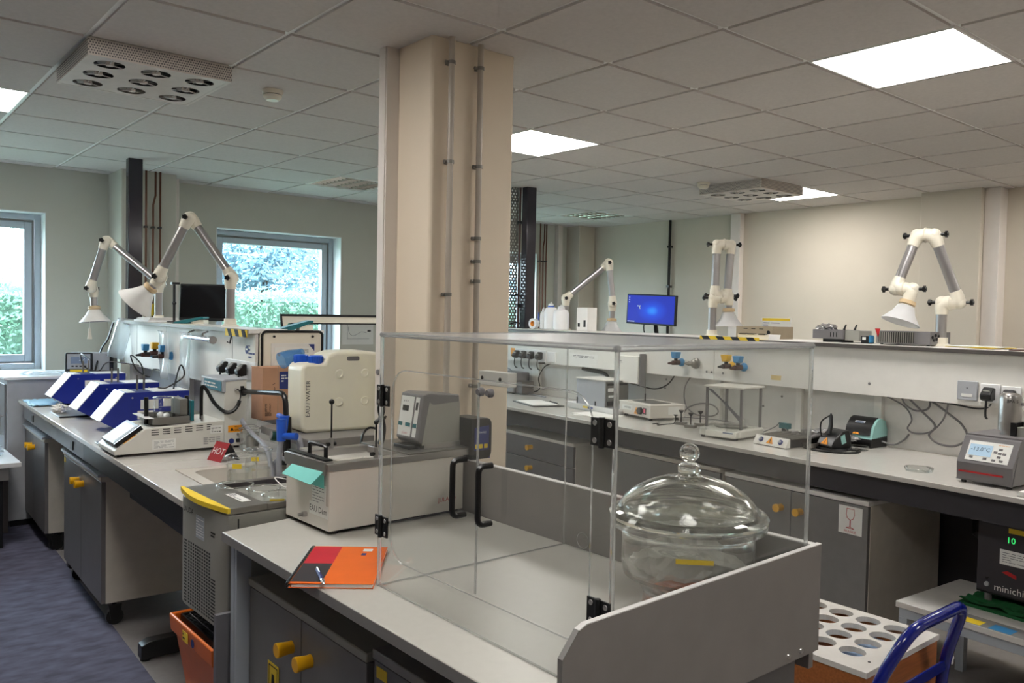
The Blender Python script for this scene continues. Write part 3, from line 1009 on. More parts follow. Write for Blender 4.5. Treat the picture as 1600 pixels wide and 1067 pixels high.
# ---------------------------------------------------------------- mobile cabinets
def knob(parent, p, ax, mat='knob', r=.0195, l=.044):
    return B().lathe([(.0, 0), (r * .88, 0), (r * .84, l * .2), (r * .88, l * .45), (r, l * .85), (r, l * .97), (r * .9, l), (0, l)], p, 18, ax=ax).out('knob', mat, parent)
def cabinet(name, label, F, loc, depth, width, z0, z1, doors, dmat='door', smat='carcass', lip=True, drawers=0, tag=True, topmat=None, kn=None, sides=True):
    """mobile under-bench cabinet; loc is its front right foot corner, x goes back, y along the bench"""
    t = thing(name, label, 'cabinet', F, loc, 0, 'mobile under-bench cabinets')
    box(t, 'body', smat, .02, depth, 0, width, z0, z1 - .022, bev=.002)
    box(t, 'top_board', topmat or smat, -.004, depth, -.003, width + .003, z1 - .022, z1, bev=.003)
    if lip:
        B().prism([(-.016, z1), (-.016, z1 + .012), (.03, z1 + .02), (.05, z1)], 'y', 0, width).out('grip_rail', 'alu', t)
    if drawers:
        h = (z1 - .022 - z0) / drawers
        for k in range(drawers):
            d = box(t, 'drawer', dmat, 0, .02, .003, width - .003, z0 + k * h + .003, z0 + (k + 1) * h - .003, bev=.0015)
            knob(d, (0, width / 2, z0 + (k + .55) * h), (-1, 0, 0))
            if tag:
                box(d, 'tag', 'yellow', -.0012, 0, width - .06, width - .012, z0 + (k + 1) * h - .035, z0 + (k + 1) * h - .012)
    else:
        w = width / doors
        for k in range(doors):
            d = box(t, 'door', dmat, 0, .02, k * w + .002, (k + 1) * w - .002, z0 + .002, z1 - .026, bev=.0015)
            if doors == 2:
                ky = w - .055 if k == 0 else w + .055
            else:
                ky = width - .06
            knob(d, (0, ky, (kn or (z1 - .12))), (-1, 0, 0))
        if tag:
            box(t, 'tag', 'yellow', -.0012, 0, width - .055, width - .012, z1 - .06, z1 - .035)
    for (x, y) in ((.07, .05), (.07, width - .05), (depth - .08, .05), (depth - .08, width - .05)):
        c = B().cyl((x, y, z0 - .045), (x, y, z0), .010, n=8).out('caster', 'black', t)
        B().cyl((x, y - .015, .04), (x, y + .015, .04), .04, n=16).out('wheel', 'black', c)
        B().prism([(x - .03, z0 - .02), (x + .03, z0 - .02), (x + .02, .03), (x - .02, .03)], 'y', y - .02, y - .014).out('fork', 'black', c)
    return t
cabinet('mobile_cabinet', 'grey two-door cabinet with beige side, nearer one under the left bench', LF, (.05, 1.505, 0), .58, .915, .12, .735, 2, kn=.635)
cabinet('mobile_cabinet', 'grey two-door cabinet with beige side, farther one under the left bench', LF, (.05, 3.035, 0), .58, .88, .12, .715, 2, kn=.615)

# ---------------------------------------------------------------- blue calibration baths
def blue_bath(label, y, first=None):
    """front panel slopes at 45 degrees; local y = 0 is the face turned to the camera"""
    t = thing('blue_bath', label, 'bath', LF, (.0, y, .9), 0, 'three blue dry baths')
    prof = [(.190, .012), (.108, .060), (.108, .066), (.214, .205), (.56, .205), (.56, .012)]
    w = .20
    b = B()
    b.prism([(.195, .012), (.114, .058), (.232, .2), (.56, .2), (.56, .012)], 'y', 0, w)
    b.out('body', 'blue', t, bev=.002)
    B().prism([(.109, .060), (.228, .204), (.2335, .2005), (.1145, .0565)], 'y', -.004, w + .004).out('front_panel', 'whitep', t, bev=.001)
    # pale cover plates either side of the block well
    tp = box(t, 'top_plate', 'whitep', .375, .555, .004, w - .004, .2, .2035)
    box(t, 'top_plate', 'whitep', .245, .285, .004, w - .004, .2, .2035)
    wl = box(t, 'well', 'ink_b', .29, .37, .03, w - .03, .2, .2012)
    for q in range(2):
        x = .318 + q * .034
        B().tube([(x, .10, .17), (x, .10, .285)], .0055, 8).out('probe', 'steel_d', t)
    for x in (.27, .50):
        B().cyl((x, -.0005, .172), (x, -.004, .172), .0045, n=10).out('screw', 'steel', t)
    plate(t, 'type_plate', 'label', (.355, -.0002, .135), (1, 0, 0), (0, 0, 1), .09, .05)
    plate(t, 'type_plate', 'label', (.47, -.0002, .142), (1, 0, 0), (0, 0, 1), .09, .045)
    plate(t, 'type_plate', 'label', (.335, -.0002, .08), (1, 0, 0), (0, 0, 1), .08, .045)
    for (x, yy) in ((.22, .03), (.22, w - .03), (.53, .03), (.53, w - .03)):
        B().cyl((x, yy, 0), (x, yy, .013), .012, n=10).out('foot', 'black', t)
    return t
blue_bath('royal blue dry bath with sloped white front, nearest beside the cream analyser', 1.85)
blue_bath('royal blue dry bath with sloped white front, the middle of three', 2.42)
blue_bath('royal blue dry bath with sloped white front, farthest by the window', 3.22)
def cable(label, F, pts, r=.0045, mat='black', group=None, name='probe_cable', n=6, k=6):
    pts = [Vector(p) for p in pts]
    c = pts[0]
    t = thing(name, label, 'cable', F, c, 0, group)
    B().tube([p - c for p in pts], r, n, smooth=k).out('lead', mat, t)
    return t
cable('thin black probe lead looping above the nearest blue bath', LF, [(.50, 1.93, 1.105), (.55, 1.98, 1.23), (.56, 1.95, 1.17), (.47, 1.95, 1.112), (.44, 2.0, 1.108)])
cable('thin black probe lead looping above the middle blue bath', LF, [(.50, 2.52, 1.105), (.50, 2.60, 1.20), (.47, 2.72, 1.25), (.50, 2.70, 1.16), (.55, 2.6, 1.12), (.62, 2.8, 1.15), (.695, 2.9, 1.14)])
cable('thin black probe lead looping above the farthest blue bath', LF, [(.36, 3.3, 1.19), (.33, 3.45, 1.22), (.37, 3.55, 1.13), (.45, 3.50, 1.10), (.52, 3.52, 1.16), (.69, 3.4, 1.14)])
cable('black cable hanging from the far end of the left shelf', LF, [(.66, 4.02, 1.43), (.62, 4.02, 1.30), (.57, 4.0, 1.22), (.49, 3.85, 1.02), (.47, 3.72, .907)], .007)

# small things lying on the bench
t = thing('tablet_computer', 'flat dark tablet under a crumpled tissue on the left bench', 'tablet', LF, (.125, 2.80, .9))
box(t, 'body', 'black', -.075, .09, -.24, .07, 0, .009, bev=.003)
box(t, 'screen', 'steel_d', -.068, .083, -.233, .063, .009, .0095)
t = thing('crumpled_tissue', 'crumpled white tissue lying on the dark tablet', 'tissue', LF, (.09, 2.79, .9095))
b = B()
bmesh.ops.create_icosphere(b.bm, subdivisions=3, radius=1)
rnd = random.Random(2)
for v in b.bm.verts:
    k = 1 + .35 * math.sin(v.co.x * 7 + 1) * math.sin(v.co.y * 6) + .2 * math.sin(v.co.z * 11 + v.co.x * 5)
    v.co = Vector((v.co.x * .035 * k, v.co.y * .055 * k, max(0, .022 + v.co.z * .028 * k)))
b.out('tissue', 'paper', t, smooth=False)
t = thing('black_pouch', 'small black folded pouch near the touchscreen on the left bench', 'pouch', LF, (.07, 1.42, .9))
B().prism([(-.045, 0), (.055, 0), (.06, .008), (.03, .02), (-.02, .014), (-.05, .006)], 'y', -.06, .09).out('pouch', 'black', t, bev=.003)
box(t, 'flap', 'mgrey', -.035, .03, -.05, .02, .017, .0195)
t = thing('nitrile_gloves', 'pale blue gloves lying flat at the far bench corner', 'gloves', LF, (.10, 3.42, .9))
b = B()
rnd = random.Random(8)
g = []
for j in range(9):
    row = []
    for i in range(9):
        row.append(b.bm.verts.new((-.09 + i * .022 + rnd.uniform(-.004, .004), -.20 + j * .055, .004 + .008 * math.sin(i * 1.3 + j) ** 2 + .004 * math.sin(j * 2.1))))
    g.append(row)
for j in range(8):
    for i in range(8):
        b.bm.faces.new((g[j][i], g[j][i + 1], g[j + 1][i + 1], g[j + 1][i]))
o = b.out('glove_sheet', 'bluecloth', t)
o.modifiers.new('thickness', 'SOLIDIFY').thickness = .002
for k in range(4):
    B().tube([(-.09, -.15 + k * .03, .004), (-.095 + .01 * k, -.10 + k * .07, .006), (-.085, -.05 + k * .08, .005)], .008, 6, smooth=3).out('finger', 'bluecloth', t)

# ---------------------------------------------------------------- cream viscosity analyser with touchscreen
t = thing('touchscreen_analyser', 'cream bench analyser with sloping touchscreen and tall rear tower', 'analyser', LF, (0, 1.04, .9))
w = .30
B().prism([(.0, .012), (.0, .03), (.128, .118), (.47, .133), (.47, .012)], 'y', 0, w).out('body', 'lcream', t, bev=.003)
tw = B().prism([(.47, .012), (.47, .315), (.475, .322), (.575, .322), (.575, .012)], 'y', 0, w).out('tower', 'lcream', t, bev=.003)
B().prism([(.462, .262), (.462, .318), (.472, .323), (.576, .323), (.576, .319), (.476, .312), (.476, .262)], 'y', -.003, w + .003).out('tower_head', 'cabgrey', t, bev=.002)
box(t, 'head_display', 'tealgrey', .459, .462, .015, w - .05, .268, .312)
lines(t, 'head_print', 'label', (.459, w / 2, .29), (0, -1, 0), (0, 0, 1), .18, .03, 2, .001, seed=3)
# touchscreen on the slope
sl = Vector((.128, 0, .088)).normalized()
nrm = Vector((0, -1, 0)).cross(sl)
def on_slope(d, y, h=0.0):
    return Vector((.0, y, .03)) + sl * d + nrm * h
def slope_box(par, name, mat, d0, d1, y0, y1, h0, h1, bev=0):
    m = Matrix((Vector((0, -1, 0)), sl, nrm)).transposed().to_4x4()
    m.translation = Vector((0, 0, .03))
    return B().box(-y1, -y0, d0, d1, h0, h1, m).out(name, mat, par, bev=bev)
sc_ = slope_box(t, 'screen_bezel', 'mgrey', .018, .150, .035, .25, 0, .022, .003)
slope_box(sc_, 'screen', 'touch', .034, .134, .058, .22, .0225, .0235)
slope_box(t, 'side_strip', 'screen_off', .02, .15, .020, .034, 0, .02)
slope_box(t, 'orange_strip', 'warn', .05, .11, .006, .016, 0, .001)
# vents on the near side
b = B()
for k in range(6):
    for r_ in range(3):
        x = .152 + k * .048
        b.box(x, x + .031 if k < 5 else x + .022, -.0008, .001, .088 + r_ * .010 + k * .0018, .0915 + r_ * .010 + k * .0018)
b.out('vent_slots', 'ink', t)
plate(t, 'label_plate', 'label', (.205, -.0003, .045), (1, 0, 0), (0, 0, 1), .10, .045)
lines(t, 'label_print', 'ink_g', (.205, -.0004, .045), (1, 0, 0), (0, 0, 1), .085, .034, 6, .0014, seed=9, frac=.25)
plate(t, 'label_plate', 'label', (.435, -.0003, .095), (1, 0, 0), (0, 0, 1), .055, .036)
lines(t, 'label_print', 'ink', (.435, -.0004, .093), (1, 0, 0), (0, 0, 1), .045, .024, 3, .0014, seed=19, frac=.4)
lines(t, 'side_print', 'ink_g', (.415, -.0002, .045), (1, 0, 0), (0, 0, 1), .075, .035, 4, .0008, seed=29, frac=.35)
pw = plate(t, 'warning_plate', 'warn', (.522, -.0003, .092), (1, 0, 0), (0, 0, 1), .066, .032)
B().poly3([(.498, -.0016, .083), (.516, -.0016, .083), (.507, -.0016, .1)], .0005).out('warning_mark', 'ink', pw)
lines(pw, 'warning_print', 'ink', (.535, -.0003, .092), (1, 0, 0), (0, 0, 1), .032, .026, 4, .0016, seed=6, frac=.35)
box(t, 'inlet', 'ink', .545, .562, -.003, .001, .268, .290)
B().cyl((.518, -.012, .277), (.522, .0, .275), .006, n=10).out('connector', 'steel', t)
B().lathe([(0, 0), (.012, 0), (.012, .004), (0, .004)], (.505, .0, .035), 14, ax=(0, -1, 0)).out('valve', 'ink_b', t)
box(t, 'handle', 'ink', .525, .56, -.012, .0, .028, .045, bev=.004)
B().lathe([(0, 0), (.006, 0), (.005, .006), (0, .006)], (.535, .0, .066), 10, ax=(0, -1, 0)).out('drain_plug', 'steel', t)
# stainless tray, posts and sensor block on the deck
tr = B()
tr.box(.165, .325, .03, .25, .128, .131)
tr.box(.165, .325, .03, .034, .131, .160); tr.box(.165, .325, .246, .25, .131, .160)
tr.box(.165, .169, .034, .246, .131, .160); tr.box(.321, .325, .034, .246, .131, .160)
tr.out('deck_tray', 'steel_d', t)
box(t, 'tray_rim', 'whitep', .135, .17, .028, .252, .157, .160)
for x in (.158, .335):
    B().cyl((x, .11, .125), (x, .11, .245), .0095, n=12).out('post', 'black', t)
box(t, 'sensor_block', 'steel_d', .29, .325, .06, .20, .160, .235, bev=.003)
box(t, 'teal_block', 'teal', .349, .362, .09, .15, .13, .222)
B().cyl((.385, .05, .13), (.385, .05, .155), .005, n=8).out('pin', 'steel', t)
B().tube([(.405, .12, .13), (.405, .12, .24), (.409, .12, .282), (.425, .11, .268), (.445, .06, .21), (.47, .0, .175), (.50, -.02, .175), (.525, -.02, .20), (.535, -.02, .225)], .0085, 8, smooth=5).out('sample_tube', 'black', t)
B().tube([(.535, -.02, .225), (.54, -.018, .25), (.535, -.01, .272), (.522, -.006, .277)], .003, 6, smooth=4).out('thin_lead', 'black', t)
for (x, y) in ((.03, .03), (.03, .27), (.54, .03), (.54, .27)):
    B().cyl((x, y, 0), (x, y, .013), .012, n=10).out('foot', 'black', t)
def beaker(name, label, F, loc, r, h, fill, fmat='water', group=None, marks=True, gl='thinglass'):
    t = thing(name, label, 'beaker', F, loc, 0, group)
    th = .0022
    B().lathe([(.0, 0), (r - .006, 0), (r, .008), (r, h - .01), (r + .005, h), (r + .0035, h + .0015), (r - th, h - .008), (r - th, .009), (r - .008, .003), (0, .003)], n=36, closed=False).out('wall', gl, t)
    # rolled rim catches the light
    B().lathe([(r + .001, h - .002), (r + .006, h), (r + .004, h + .003), (r - .001, h + .001)], n=36, closed=True).out('rim', 'glass', t)
    if fill:
        B().lathe([(0, .0035), (r - .009, .0035), (r - th - .0006, .0095), (r - th - .0006, fill), (0, fill)], n=32).out('content', fmat, t)
    if marks:
        b = B()
        for k in range(6):
            a = math.radians(225 + (0 if k % 2 else 0))
            for q in range(4 if k % 2 else 7):
                aa = a + q * .07
                aa2 = aa + .07
                z = h * (.2 + .11 * k)
                R_ = r + .0004
                vs = [b.bm.verts.new((R_ * math.cos(x), R_ * math.sin(x), zz)) for x, zz in ((aa, z), (aa2, z), (aa2, z + .0014), (aa, z + .0014))]
                b.bm.faces.new(vs)
        b.out('scale_marks', 'label', t, smooth=False)
    return t
bk = beaker('glass_beaker', 'glass beaker of white pieces standing in the cream analyser tray', LF, (.245, 1.19, 1.032), .042, .105, 0)
for k, (x, y, s_) in enumerate(((-.012, .01, .016), (.014, .005, .014), (.0, -.016, .013), (.01, .02, .012))):
    B().ball((x, y, .006 + s_), s_, 6).out('white_piece', 'whitep', bk)

# HOT tent sign
t = thing('hot_sign', 'red tent card reading HOT on the left bench', 'sign', LF, (.375, .77, .9), math.radians(-78))
A_ = [(-.052, -.045, 0), (.052, -.045, 0), (.052, .0, .075), (-.052, .0, .075)]
B().poly3(A_, .0015).out('front_card', 'redsign', t, smooth=False)
B().poly3([(-.052, .0, .075), (.052, .0, .075), (.052, .045, 0), (-.052, .045, 0)], .0015).out('back_card', 'ink', t, smooth=False)
upv = Vector((0, .045, .075)).normalized()
text(t, 'lettering', 'HOT', Vector((0, -.0225, .0375)) + Vector((1, 0, 0)).cross(upv) * .002, (1, 0, 0), upv, .043, 'label')

# beakers
bk = beaker('lidded_beaker', 'glass beaker with steel basket standing behind the HOT sign', LF, (.55, .93, .9), .044, .105, .085, 'water', marks=False)
B().lathe([(.0, .01), (.024, .01), (.026, .07), (.024, .07), (.022, .012), (0, .012)], (.012, 0, 0), 18).out('basket', 'steel', bk)
B().tube([(-.04, 0, .105), (-.02, .01, .118), (.02, .0, .119), (.045, .0, .107)], .0025, 6, smooth=3).out('wire_handle', 'steel', bk)
SINKB = 'beakers standing in the sink'
bk = beaker('glass_beaker', 'tall glass beaker of water in the sink, left one with yellow tag', LF, (.282, .30, .775), .054, .222, .165, 'water', SINKB, marks=False)
B().lathe([(.0545, .178), (.0552, .178), (.0552, .190), (.0545, .190)], n=28, closed=True).out('tag_band', 'thinglass', bk)
plate(bk, 'yellow_tag', 'yellow', (-.035, -.046, .19), (.8, -.6, 0), (0, 0, 1), .034, .018)
bk = beaker('glass_beaker', 'tall clear glass beaker in the sink, right one nearer the tap', LF, (.40, .44, .775), .052, .215, .14, 'water', SINKB, marks=False)
plate(bk, 'yellow_tag', 'yellow', (-.03, -.045, .185), (.8, -.6, 0), (0, 0, 1), .03, .016)

# sink tap: black body, blue levers, gooseneck, grey hoses
t = thing('laboratory_tap', 'black swan-neck sink tap with bright blue valve outlets', 'tap', LF, (.56, .535, .9))
B().lathe([(.0, 0), (.028, 0), (.026, .012), (.016, .03), (.016, .1), (.020, .13), (.018, .2), (.0, .2)], n=18).out('column', 'black', t)
B().tube(fil([(0, .01, .19), (0, .02, .298), (0, .52, .262)], .085, 8), .0115, 10).out('swan_neck', 'black', t)
B().tube([(0, .50, .262), (0, .53, .262)], .019, 12).out('neck_joint', 'black', t)
B().lathe([(.0, .285), (.018, .285), (.02, .255), (.012, .235), (.012, .19), (0, .19)], (0, .525, -.005), 14).out('outlet', 'black', t)
B().cyl((0, .525, .19), (0, .525, .165), .014, n=12).out('hose_collar', 'steel_d', t)
b = B().cyl((-.012, .0, .125), (-.012, .0, .205), .019, .022, 16)
b.cyl((-.012, .0, .195), (-.012, .06, .2), .012, n=10)
b.out('blue_valve', 'bluecap', t)
b = B().cyl((-.05, -.06, .11), (-.05, -.06, .20), .018, .021, 16)
b.cyl((-.05, -.06, .13), (-.015, -.13, .135), .013, .015, 14)
b.cyl((-.03, -.03, .17), (-.05, -.06, .17), .011, n=10)
b.out('blue_valve', 'bluecap', t)
B().lathe([(0, 0), (.019, 0), (.021, .03), (.019, .042), (0, .042)], (-.005, .05, .11), 18, ax=(-.9, .1, .15)).out('green_knob', 'knobgreen', t)
B().lathe([(0, .042), (.018, .042), (.016, .045), (0, .045)], (-.005, .05, .11), 18, ax=(-.9, .1, .15)).out('knob_cap', 'mgrey', t)
cable('pale grey hose sloping from the swan-neck outlet down into the sink', LF, [(.56, 1.06, 1.072), (.555, 1.03, 1.02), (.54, .86, .985), (.52, .66, .955), (.50, .56, .90), (.49, .50, .80)], .0105, 'hose', name='sink_hose', n=10)
cable('grey hose looping from the blue valve down into the sink', LF, [(.51, .475, 1.01), (.505, .48, .96), (.50, .47, .90), (.50, .45, .80)], .0115, 'hose', name='sink_hose', n=10)
cable('wide grey hose bending behind the sink tap', LF, [(.57, .45, 1.03), (.575, .42, .96), (.56, .50, .93), (.53, .58, .90), (.50, .53, .80)], .014, 'hose', name='sink_hose', n=10)

# ---------------------------------------------------------------- far half of the island
t = thing('white_unit', 'white low unit with grey top carrying the water canister', 'cabinet', LF)
po = [(.60, .40), (1.35, .40), (1.35, 1.40), (.76, 1.40), (.76, .93), (.60, .93)]
UZ = 1.015
B().prism([(.764, .404), (1.346, .404), (1.346, 1.396), (.764, 1.396)], 'z', .02, UZ - .035).out('body', 'panel', t, smooth=False)
B().prism(po, 'z', UZ - .035, UZ).out('top', 'edge', t, bev=.003)
t = thing('white_instrument', 'small white box with grey top behind the sink tap', 'instrument', LF, (.592, .20, .9))
box(t, 'body', 'wash', -.05, .05, -.13, .16, 0, .082, bev=.003)
box(t, 'lid', 'lgrey', -.053, .053, -.133, .163, .082, .096, bev=.003)
B().poly3([(-.0515, .03, .03), (-.0515, .05, .045), (-.0515, .03, .065), (-.0515, .01, .045)], .001).out('sticker', 'ink', t)
t = thing('sticky_note', 'yellow sticky note on the small white instrument', 'note', LF, (.58, .17, .9965))
B().poly3([(-.03, -.05, 0), (.03, -.04, .0), (.025, .035, .012), (-.035, .02, .0)], .0006).out('note', 'yellow', t, smooth=False)
# jerrycan (world frame)
t = thing('water_canister', 'translucent cream water canister with two blue caps and pen lettering', 'canister', WF, (1.588, 3.31, UZ), math.radians(-4))
w_, h_, d_ = .40, .335, .17
pr = rrect(0, w_, 0, h_, .022, 5, (1, 1, 1, 1))
pr = [(0.0, .02), (.02, 0), (w_ - .02, 0), (w_, .02), (w_, h_ - .012), (w_ - .02, h_ + .012), (w_ - .10, h_ + .022), (.17, h_ + .020), (.12, h_ + .005), (.105, h_ - .03), (.02, h_ - .03), (0, h_ - .05)]
jb = B().prism(pr, 'y', 0, d_).out('body', 'jerry', t, bev=.018, seg=4)
for i in range(2):
    for j in range(2):
        x, z = .175 + i * .125, .13 + j * .125
        B().lathe([(0, .0012), (.008, .001), (.016, .0025), (.02, .0012), (.022, -.002), (0, -.002)], (x, .0, z), 20, ax=(0, -1, 0)).out('dimple', 'jerry', jb)
        b = B()
        b.tube([(x + .014 * math.cos(a), -.001, z + .014 * math.sin(a)) for a in [math.radians(q) for q in range(-80, 30, 18)]], .0035, 6)
        b.out('dimple_ridge', 'jerry', jb)
for (x, y) in ((.045, .125), (.078, .035)):
    c = B().lathe([(.0, -.012), (.030, -.012), (.030, .026), (.027, .03), (0, .03)], (x, y, h_ - .028), 22).out('cap', 'bluecap', t)
    b = B()
    for q in range(20):
        a = 2 * math.pi * q / 20
        b.box(-.0015, .0015, -.0015, .0015, 0, .028, Matrix.Translation((x + .0305 * math.cos(a), y + .0305 * math.sin(a), h_ - .03)))
    b.out('cap_ribs', 'bluecap', c)
B().prism([(x, z) for x, z in rrect(.21, .27, h_ - .022, h_ - .002, .008, 4)], 'y', -.0015, .006).out('handle_hole', 'mgrey', t)
text(t, 'lettering', 'EAU / WATER', (.03, -.0008, .15), (0, 0, 1), (-1, 0, 0), .026, 'ink')
# cardboard boxes
t = thing('cardboard_box', 'brown cardboard box with blue label beside the water canister', 'box', WF, (1.622, 3.80, UZ), math.radians(3))
box(t, 'body', 'kraft', 0, .30, 0, .12, 0, .252, bev=.002)
b = B().box(-.001, .301, -.001, .058, .252, .255); b.box(-.001, .301, .062, .121, .252, .255)
b.out('flap', 'kraft', t)
plate(t, 'blue_label', 'ink_b', (.118, -.0002, .19), (1, 0, 0), (0, 0, 1), .062, .085)
lines(t, 'label_print', 'label', (.118, -.0004, .20), (1, 0, 0), (0, 0, 1), .045, .04, 3, .0014, seed=2)
box(t, 'edge_seam', 'kraft_d', .079, .081, -.001, .0, 0, .262)
lines(t, 'barcode', 'ink', (.03, -.0002, .05), (0, 0, 1), (-1, 0, 0), .06, .035, 9, .0006, seed=5, frac=.4)
text(t, 'lettering', '1300 E', (.125, -.0003, .075), (0, 0, 1), (-1, 0, 0), .03, 'ink')
b = B()
b.tube([(.055, -.0008, .14), (.065, -.0008, .15), (.06, -.0008, .16)], .0012, 5)
b.tube([(.05, -.0008, .17), (.065, -.0008, .178)], .0012, 5)
b.out('pen_mark', 'ink', t)
# open lid with gasket (world)
t = thing('open_lid_cooler', 'small cream cooler with raised black-gasketed lid behind the cardboard box', 'cooler', WF, (1.85, 3.965, UZ))
box(t, 'body', 'wash', -.165, .16, .014, .16, .0, .10, bev=.004)
L0, L1, Z0, Z1 = -.172, .155, .03, .425
ld = B().prism(rrect(L0, L1, Z0, Z1, .022), 'y', -.02, .012).out('lid', 'cream', t)
g_ = B()
pts = [(p[0], -.022, p[1]) for p in rrect(L0, L1, Z0, Z1, .022)]
g_.tube(pts + [pts[0]], .007, 6, caps=False)
g_.out('gasket', 'black', ld)
box(ld, 'lid_liner', 'panel', -.125, .115, -.026, -.02, .06, .365)
nt_ = box(ld, 'notice', 'label', -.11, .10, -.0275, -.026, .07, .345)
B().lathe([(0, 0), (.009, 0), (.009, .001), (0, .001)], (-.085, -.0275, .31), 16, ax=(0, -1, 0)).out('yellow_mark', 'warn', nt_)
B().poly3([(.075, -.028, .36), (.108, -.028, .36), (.108, -.028, .325)], .0008).out('blue_corner', 'ink_b', nt_)
lines(nt_, 'notice_print', 'ink_g', (.02, -.0276, .325), (1, 0, 0), (0, 0, 1), .11, .02, 2, .001, seed=8, frac=.3)
for x in (-.11, .10):
    B().cyl((x, -.028, .40), (x, -.02, .40), .006, n=10).out('screw', 'ink', ld)
t = thing('blue_scoop', 'translucent light blue plastic scoop behind the canister caps', 'scoop', WF, (1.66, 3.60, UZ))
b = B()
b.lathe([(.036, .0), (.040, .0), (.034, .05), (.024, .085), (.016, .12), (.012, .12), (.020, .085), (.030, .05)], (-.035, .0, .30), 18, ax=(.85, .1, .30), closed=True)
b.out('cup', 'bluefilm_clear', t)
B().tube([(.05, .01, .335), (.02, .01, .25), (.01, .01, .0)], .008, 8, smooth=3).out('handle', 'bluefilm_clear', t)
# second, larger raised lid
t = thing('open_lid_tester', 'large dark-grey tester with raised clear lid near the window', 'appliance', WF, (2.87, 5.5, 0))
box(t, 'body', 'mgrey', -.40, .55, -.05, .5, .9, 1.16, bev=.006)
box(t, 'deck', 'edge_d', -.41, .54, -.055, .48, 1.16, 1.175, bev=.003)
g_ = B()
g_.prism([(-.405, 1.522), (.55, 1.522), (.55, 1.505), (-.395, 1.505)], 'y', -.02, .0)
g_.prism([(-.405, 1.522), (-.395, 1.522), (-.36, 1.22), (-.37, 1.22)], 'y', -.02, .0)
g_.box(-.37, .55, -.02, 0, 1.215, 1.23)
g_.box(-.37, .55, -.02, 0, 1.17, 1.185)
g_.prism([(-.33, 1.46), (.55, 1.46), (.55, 1.45), (-.33, 1.45)], 'y', -.02, .0)
lf_ = g_.out('lid_frame', 'black', t)
B().prism([(-.396, 1.506), (.55, 1.506), (.55, 1.458), (-.345, 1.458), (-.36, 1.43), (-.345, 1.26), (-.365, 1.26)], 'y', -.016, -.004).out('lid_border', 'cream', t, smooth=False)
box(t, 'lid_pane', 'acryl', -.34, .55, -.014, -.006, 1.23, 1.45)
t = thing('wall_chart', 'grey printed graph sheet on the window wall beside the second window', 'poster', WF, (4.21, 7.497, 1.33))
box(t, 'sheet', 'label', -.18, .18, -.002, 0, -.12, .12)
b = B()
b.tube([(-.12, -.003, .09), (-.12, -.003, -.06), (.13, -.003, -.06)], .002, 5)
b.tube([(-.11, -.003, .06), (-.10, -.003, .0), (-.06, -.003, -.03), (.0, -.003, -.01), (.04, -.003, .01), (.1, -.003, 0)], .002, 5, smooth=4)
b.out('graph', 'ink_g', t)
box(t, 'legend', 'ink', .11, .15, -.003, -.002, .01, .03)
# monitor seen from behind the spine
t = thing('computer_monitor', 'black computer monitor in front of the second window', 'monitor', LF, (1.30, 3.9, .9))
rot = Matrix.Translation((0, 0, .69)) @ Matrix.Rotation(math.radians(-36), 4, 'Z') @ Matrix.Rotation(math.radians(-5), 4, 'X')
box(t, 'casing', 'black', -.19, .19, -.02, .02, -.14, .15, bev=.006, mx=rot)
box(t, 'screen', 'screen_off', -.18, .18, -.022, -.0195, -.118, .138, mx=rot)
B().tube([(0, .03, .6), (0, .06, .3), (0, .05, .02)], .022, 8).out('stand', 'black', t)
B().lathe([(0, 0), (.11, 0), (.1, .015), (0, .018)], (0, .03, 0), 24).out('base', 'black', t)
t = thing('far_worktop', 'grey-white worktop on the hidden far half of the left island', 'worktop', LF)
box(t, 'slab', 'top', .97, 1.66, 1.52, 4.2, .876, .9, bev=.002)
for (x, y) in ((1.02, 1.6), (1.6, 1.6), (1.02, 4.1), (1.6, 4.1)):
    box(t, 'leg', 'blacksteel', x - .02, x + .02, y - .02, y + .02, 0, .876)
# teal sloping covers on the shelf
def teal_cover(label, F, loc, L, hz, rz=0):
    t = thing('teal_cover', label, 'cover', F, loc, rz, 'teal sloping covers')
    B().prism([(-L / 2, 0), (-L / 2 + .02, .012), (L / 2 - .02, hz), (L / 2, hz), (L / 2, hz - .012), (-L * .1, .0)], 'y', -.05, .05).out('cover', 'teal', t, bev=.003)
    box(t, 'bracket', 'cream', L * .1, L / 2, -.04, .04, 0, hz * .55)
    return t
teal_cover('teal sloping cover on the left shelf below the black monitor', LF, (.80, 2.62, 1.4505), .20, .045, math.radians(-40))
t = teal_cover('teal sloping cover above the raised cream lid', WF, (2.32, 4.95, 1.423), .22, .062, math.radians(-8))
t2 = thing('reagent_tower', 'slim white tower behind the raised cooler lid carrying a teal cover', 'tower', WF, (2.37, 4.98, .9))
box(t2, 'body', 'panel', -.10, .10, -.12, .12, 0, .50, bev=.003)
box(t2, 'top', 'panel', -.11, .11, -.13, .13, .50, .5225, bev=.003)
# paper tray on the shelf and a slim black stand
t = thing('paper_tray', 'white tray of papers on the far end of the left shelf', 'tray', LF, (.765, 3.25, 1.4505))
box(t, 'tray', 'whitep', -.10, .11, -.16, .2, 0, .012, bev=.002)
for k in range(3):
    box(t, 'sheet', 'paper', -.09 + .004 * k, .10, -.15, .19 - .01 * k, .0125 + k * .006, .0165 + k * .006)
t = thing('slim_stand', 'slim black rod stand with top knob beside the near fume arm', 'stand', LF, (.815, 3.02, 1.4505))
B().cyl((0, 0, 0), (0, 0, .26), .009, n=8).out('rod', 'black', t)
B().lathe([(0, 0), (.05, 0), (.045, .008), (0, .008)], n=18).out('base', 'black', t)
box(t, 'head', 'black', -.02, .03, -.02, .02, .255, .27)
B().ball((0, 0, .13), .014, 8).out('clamp', 'black', t)

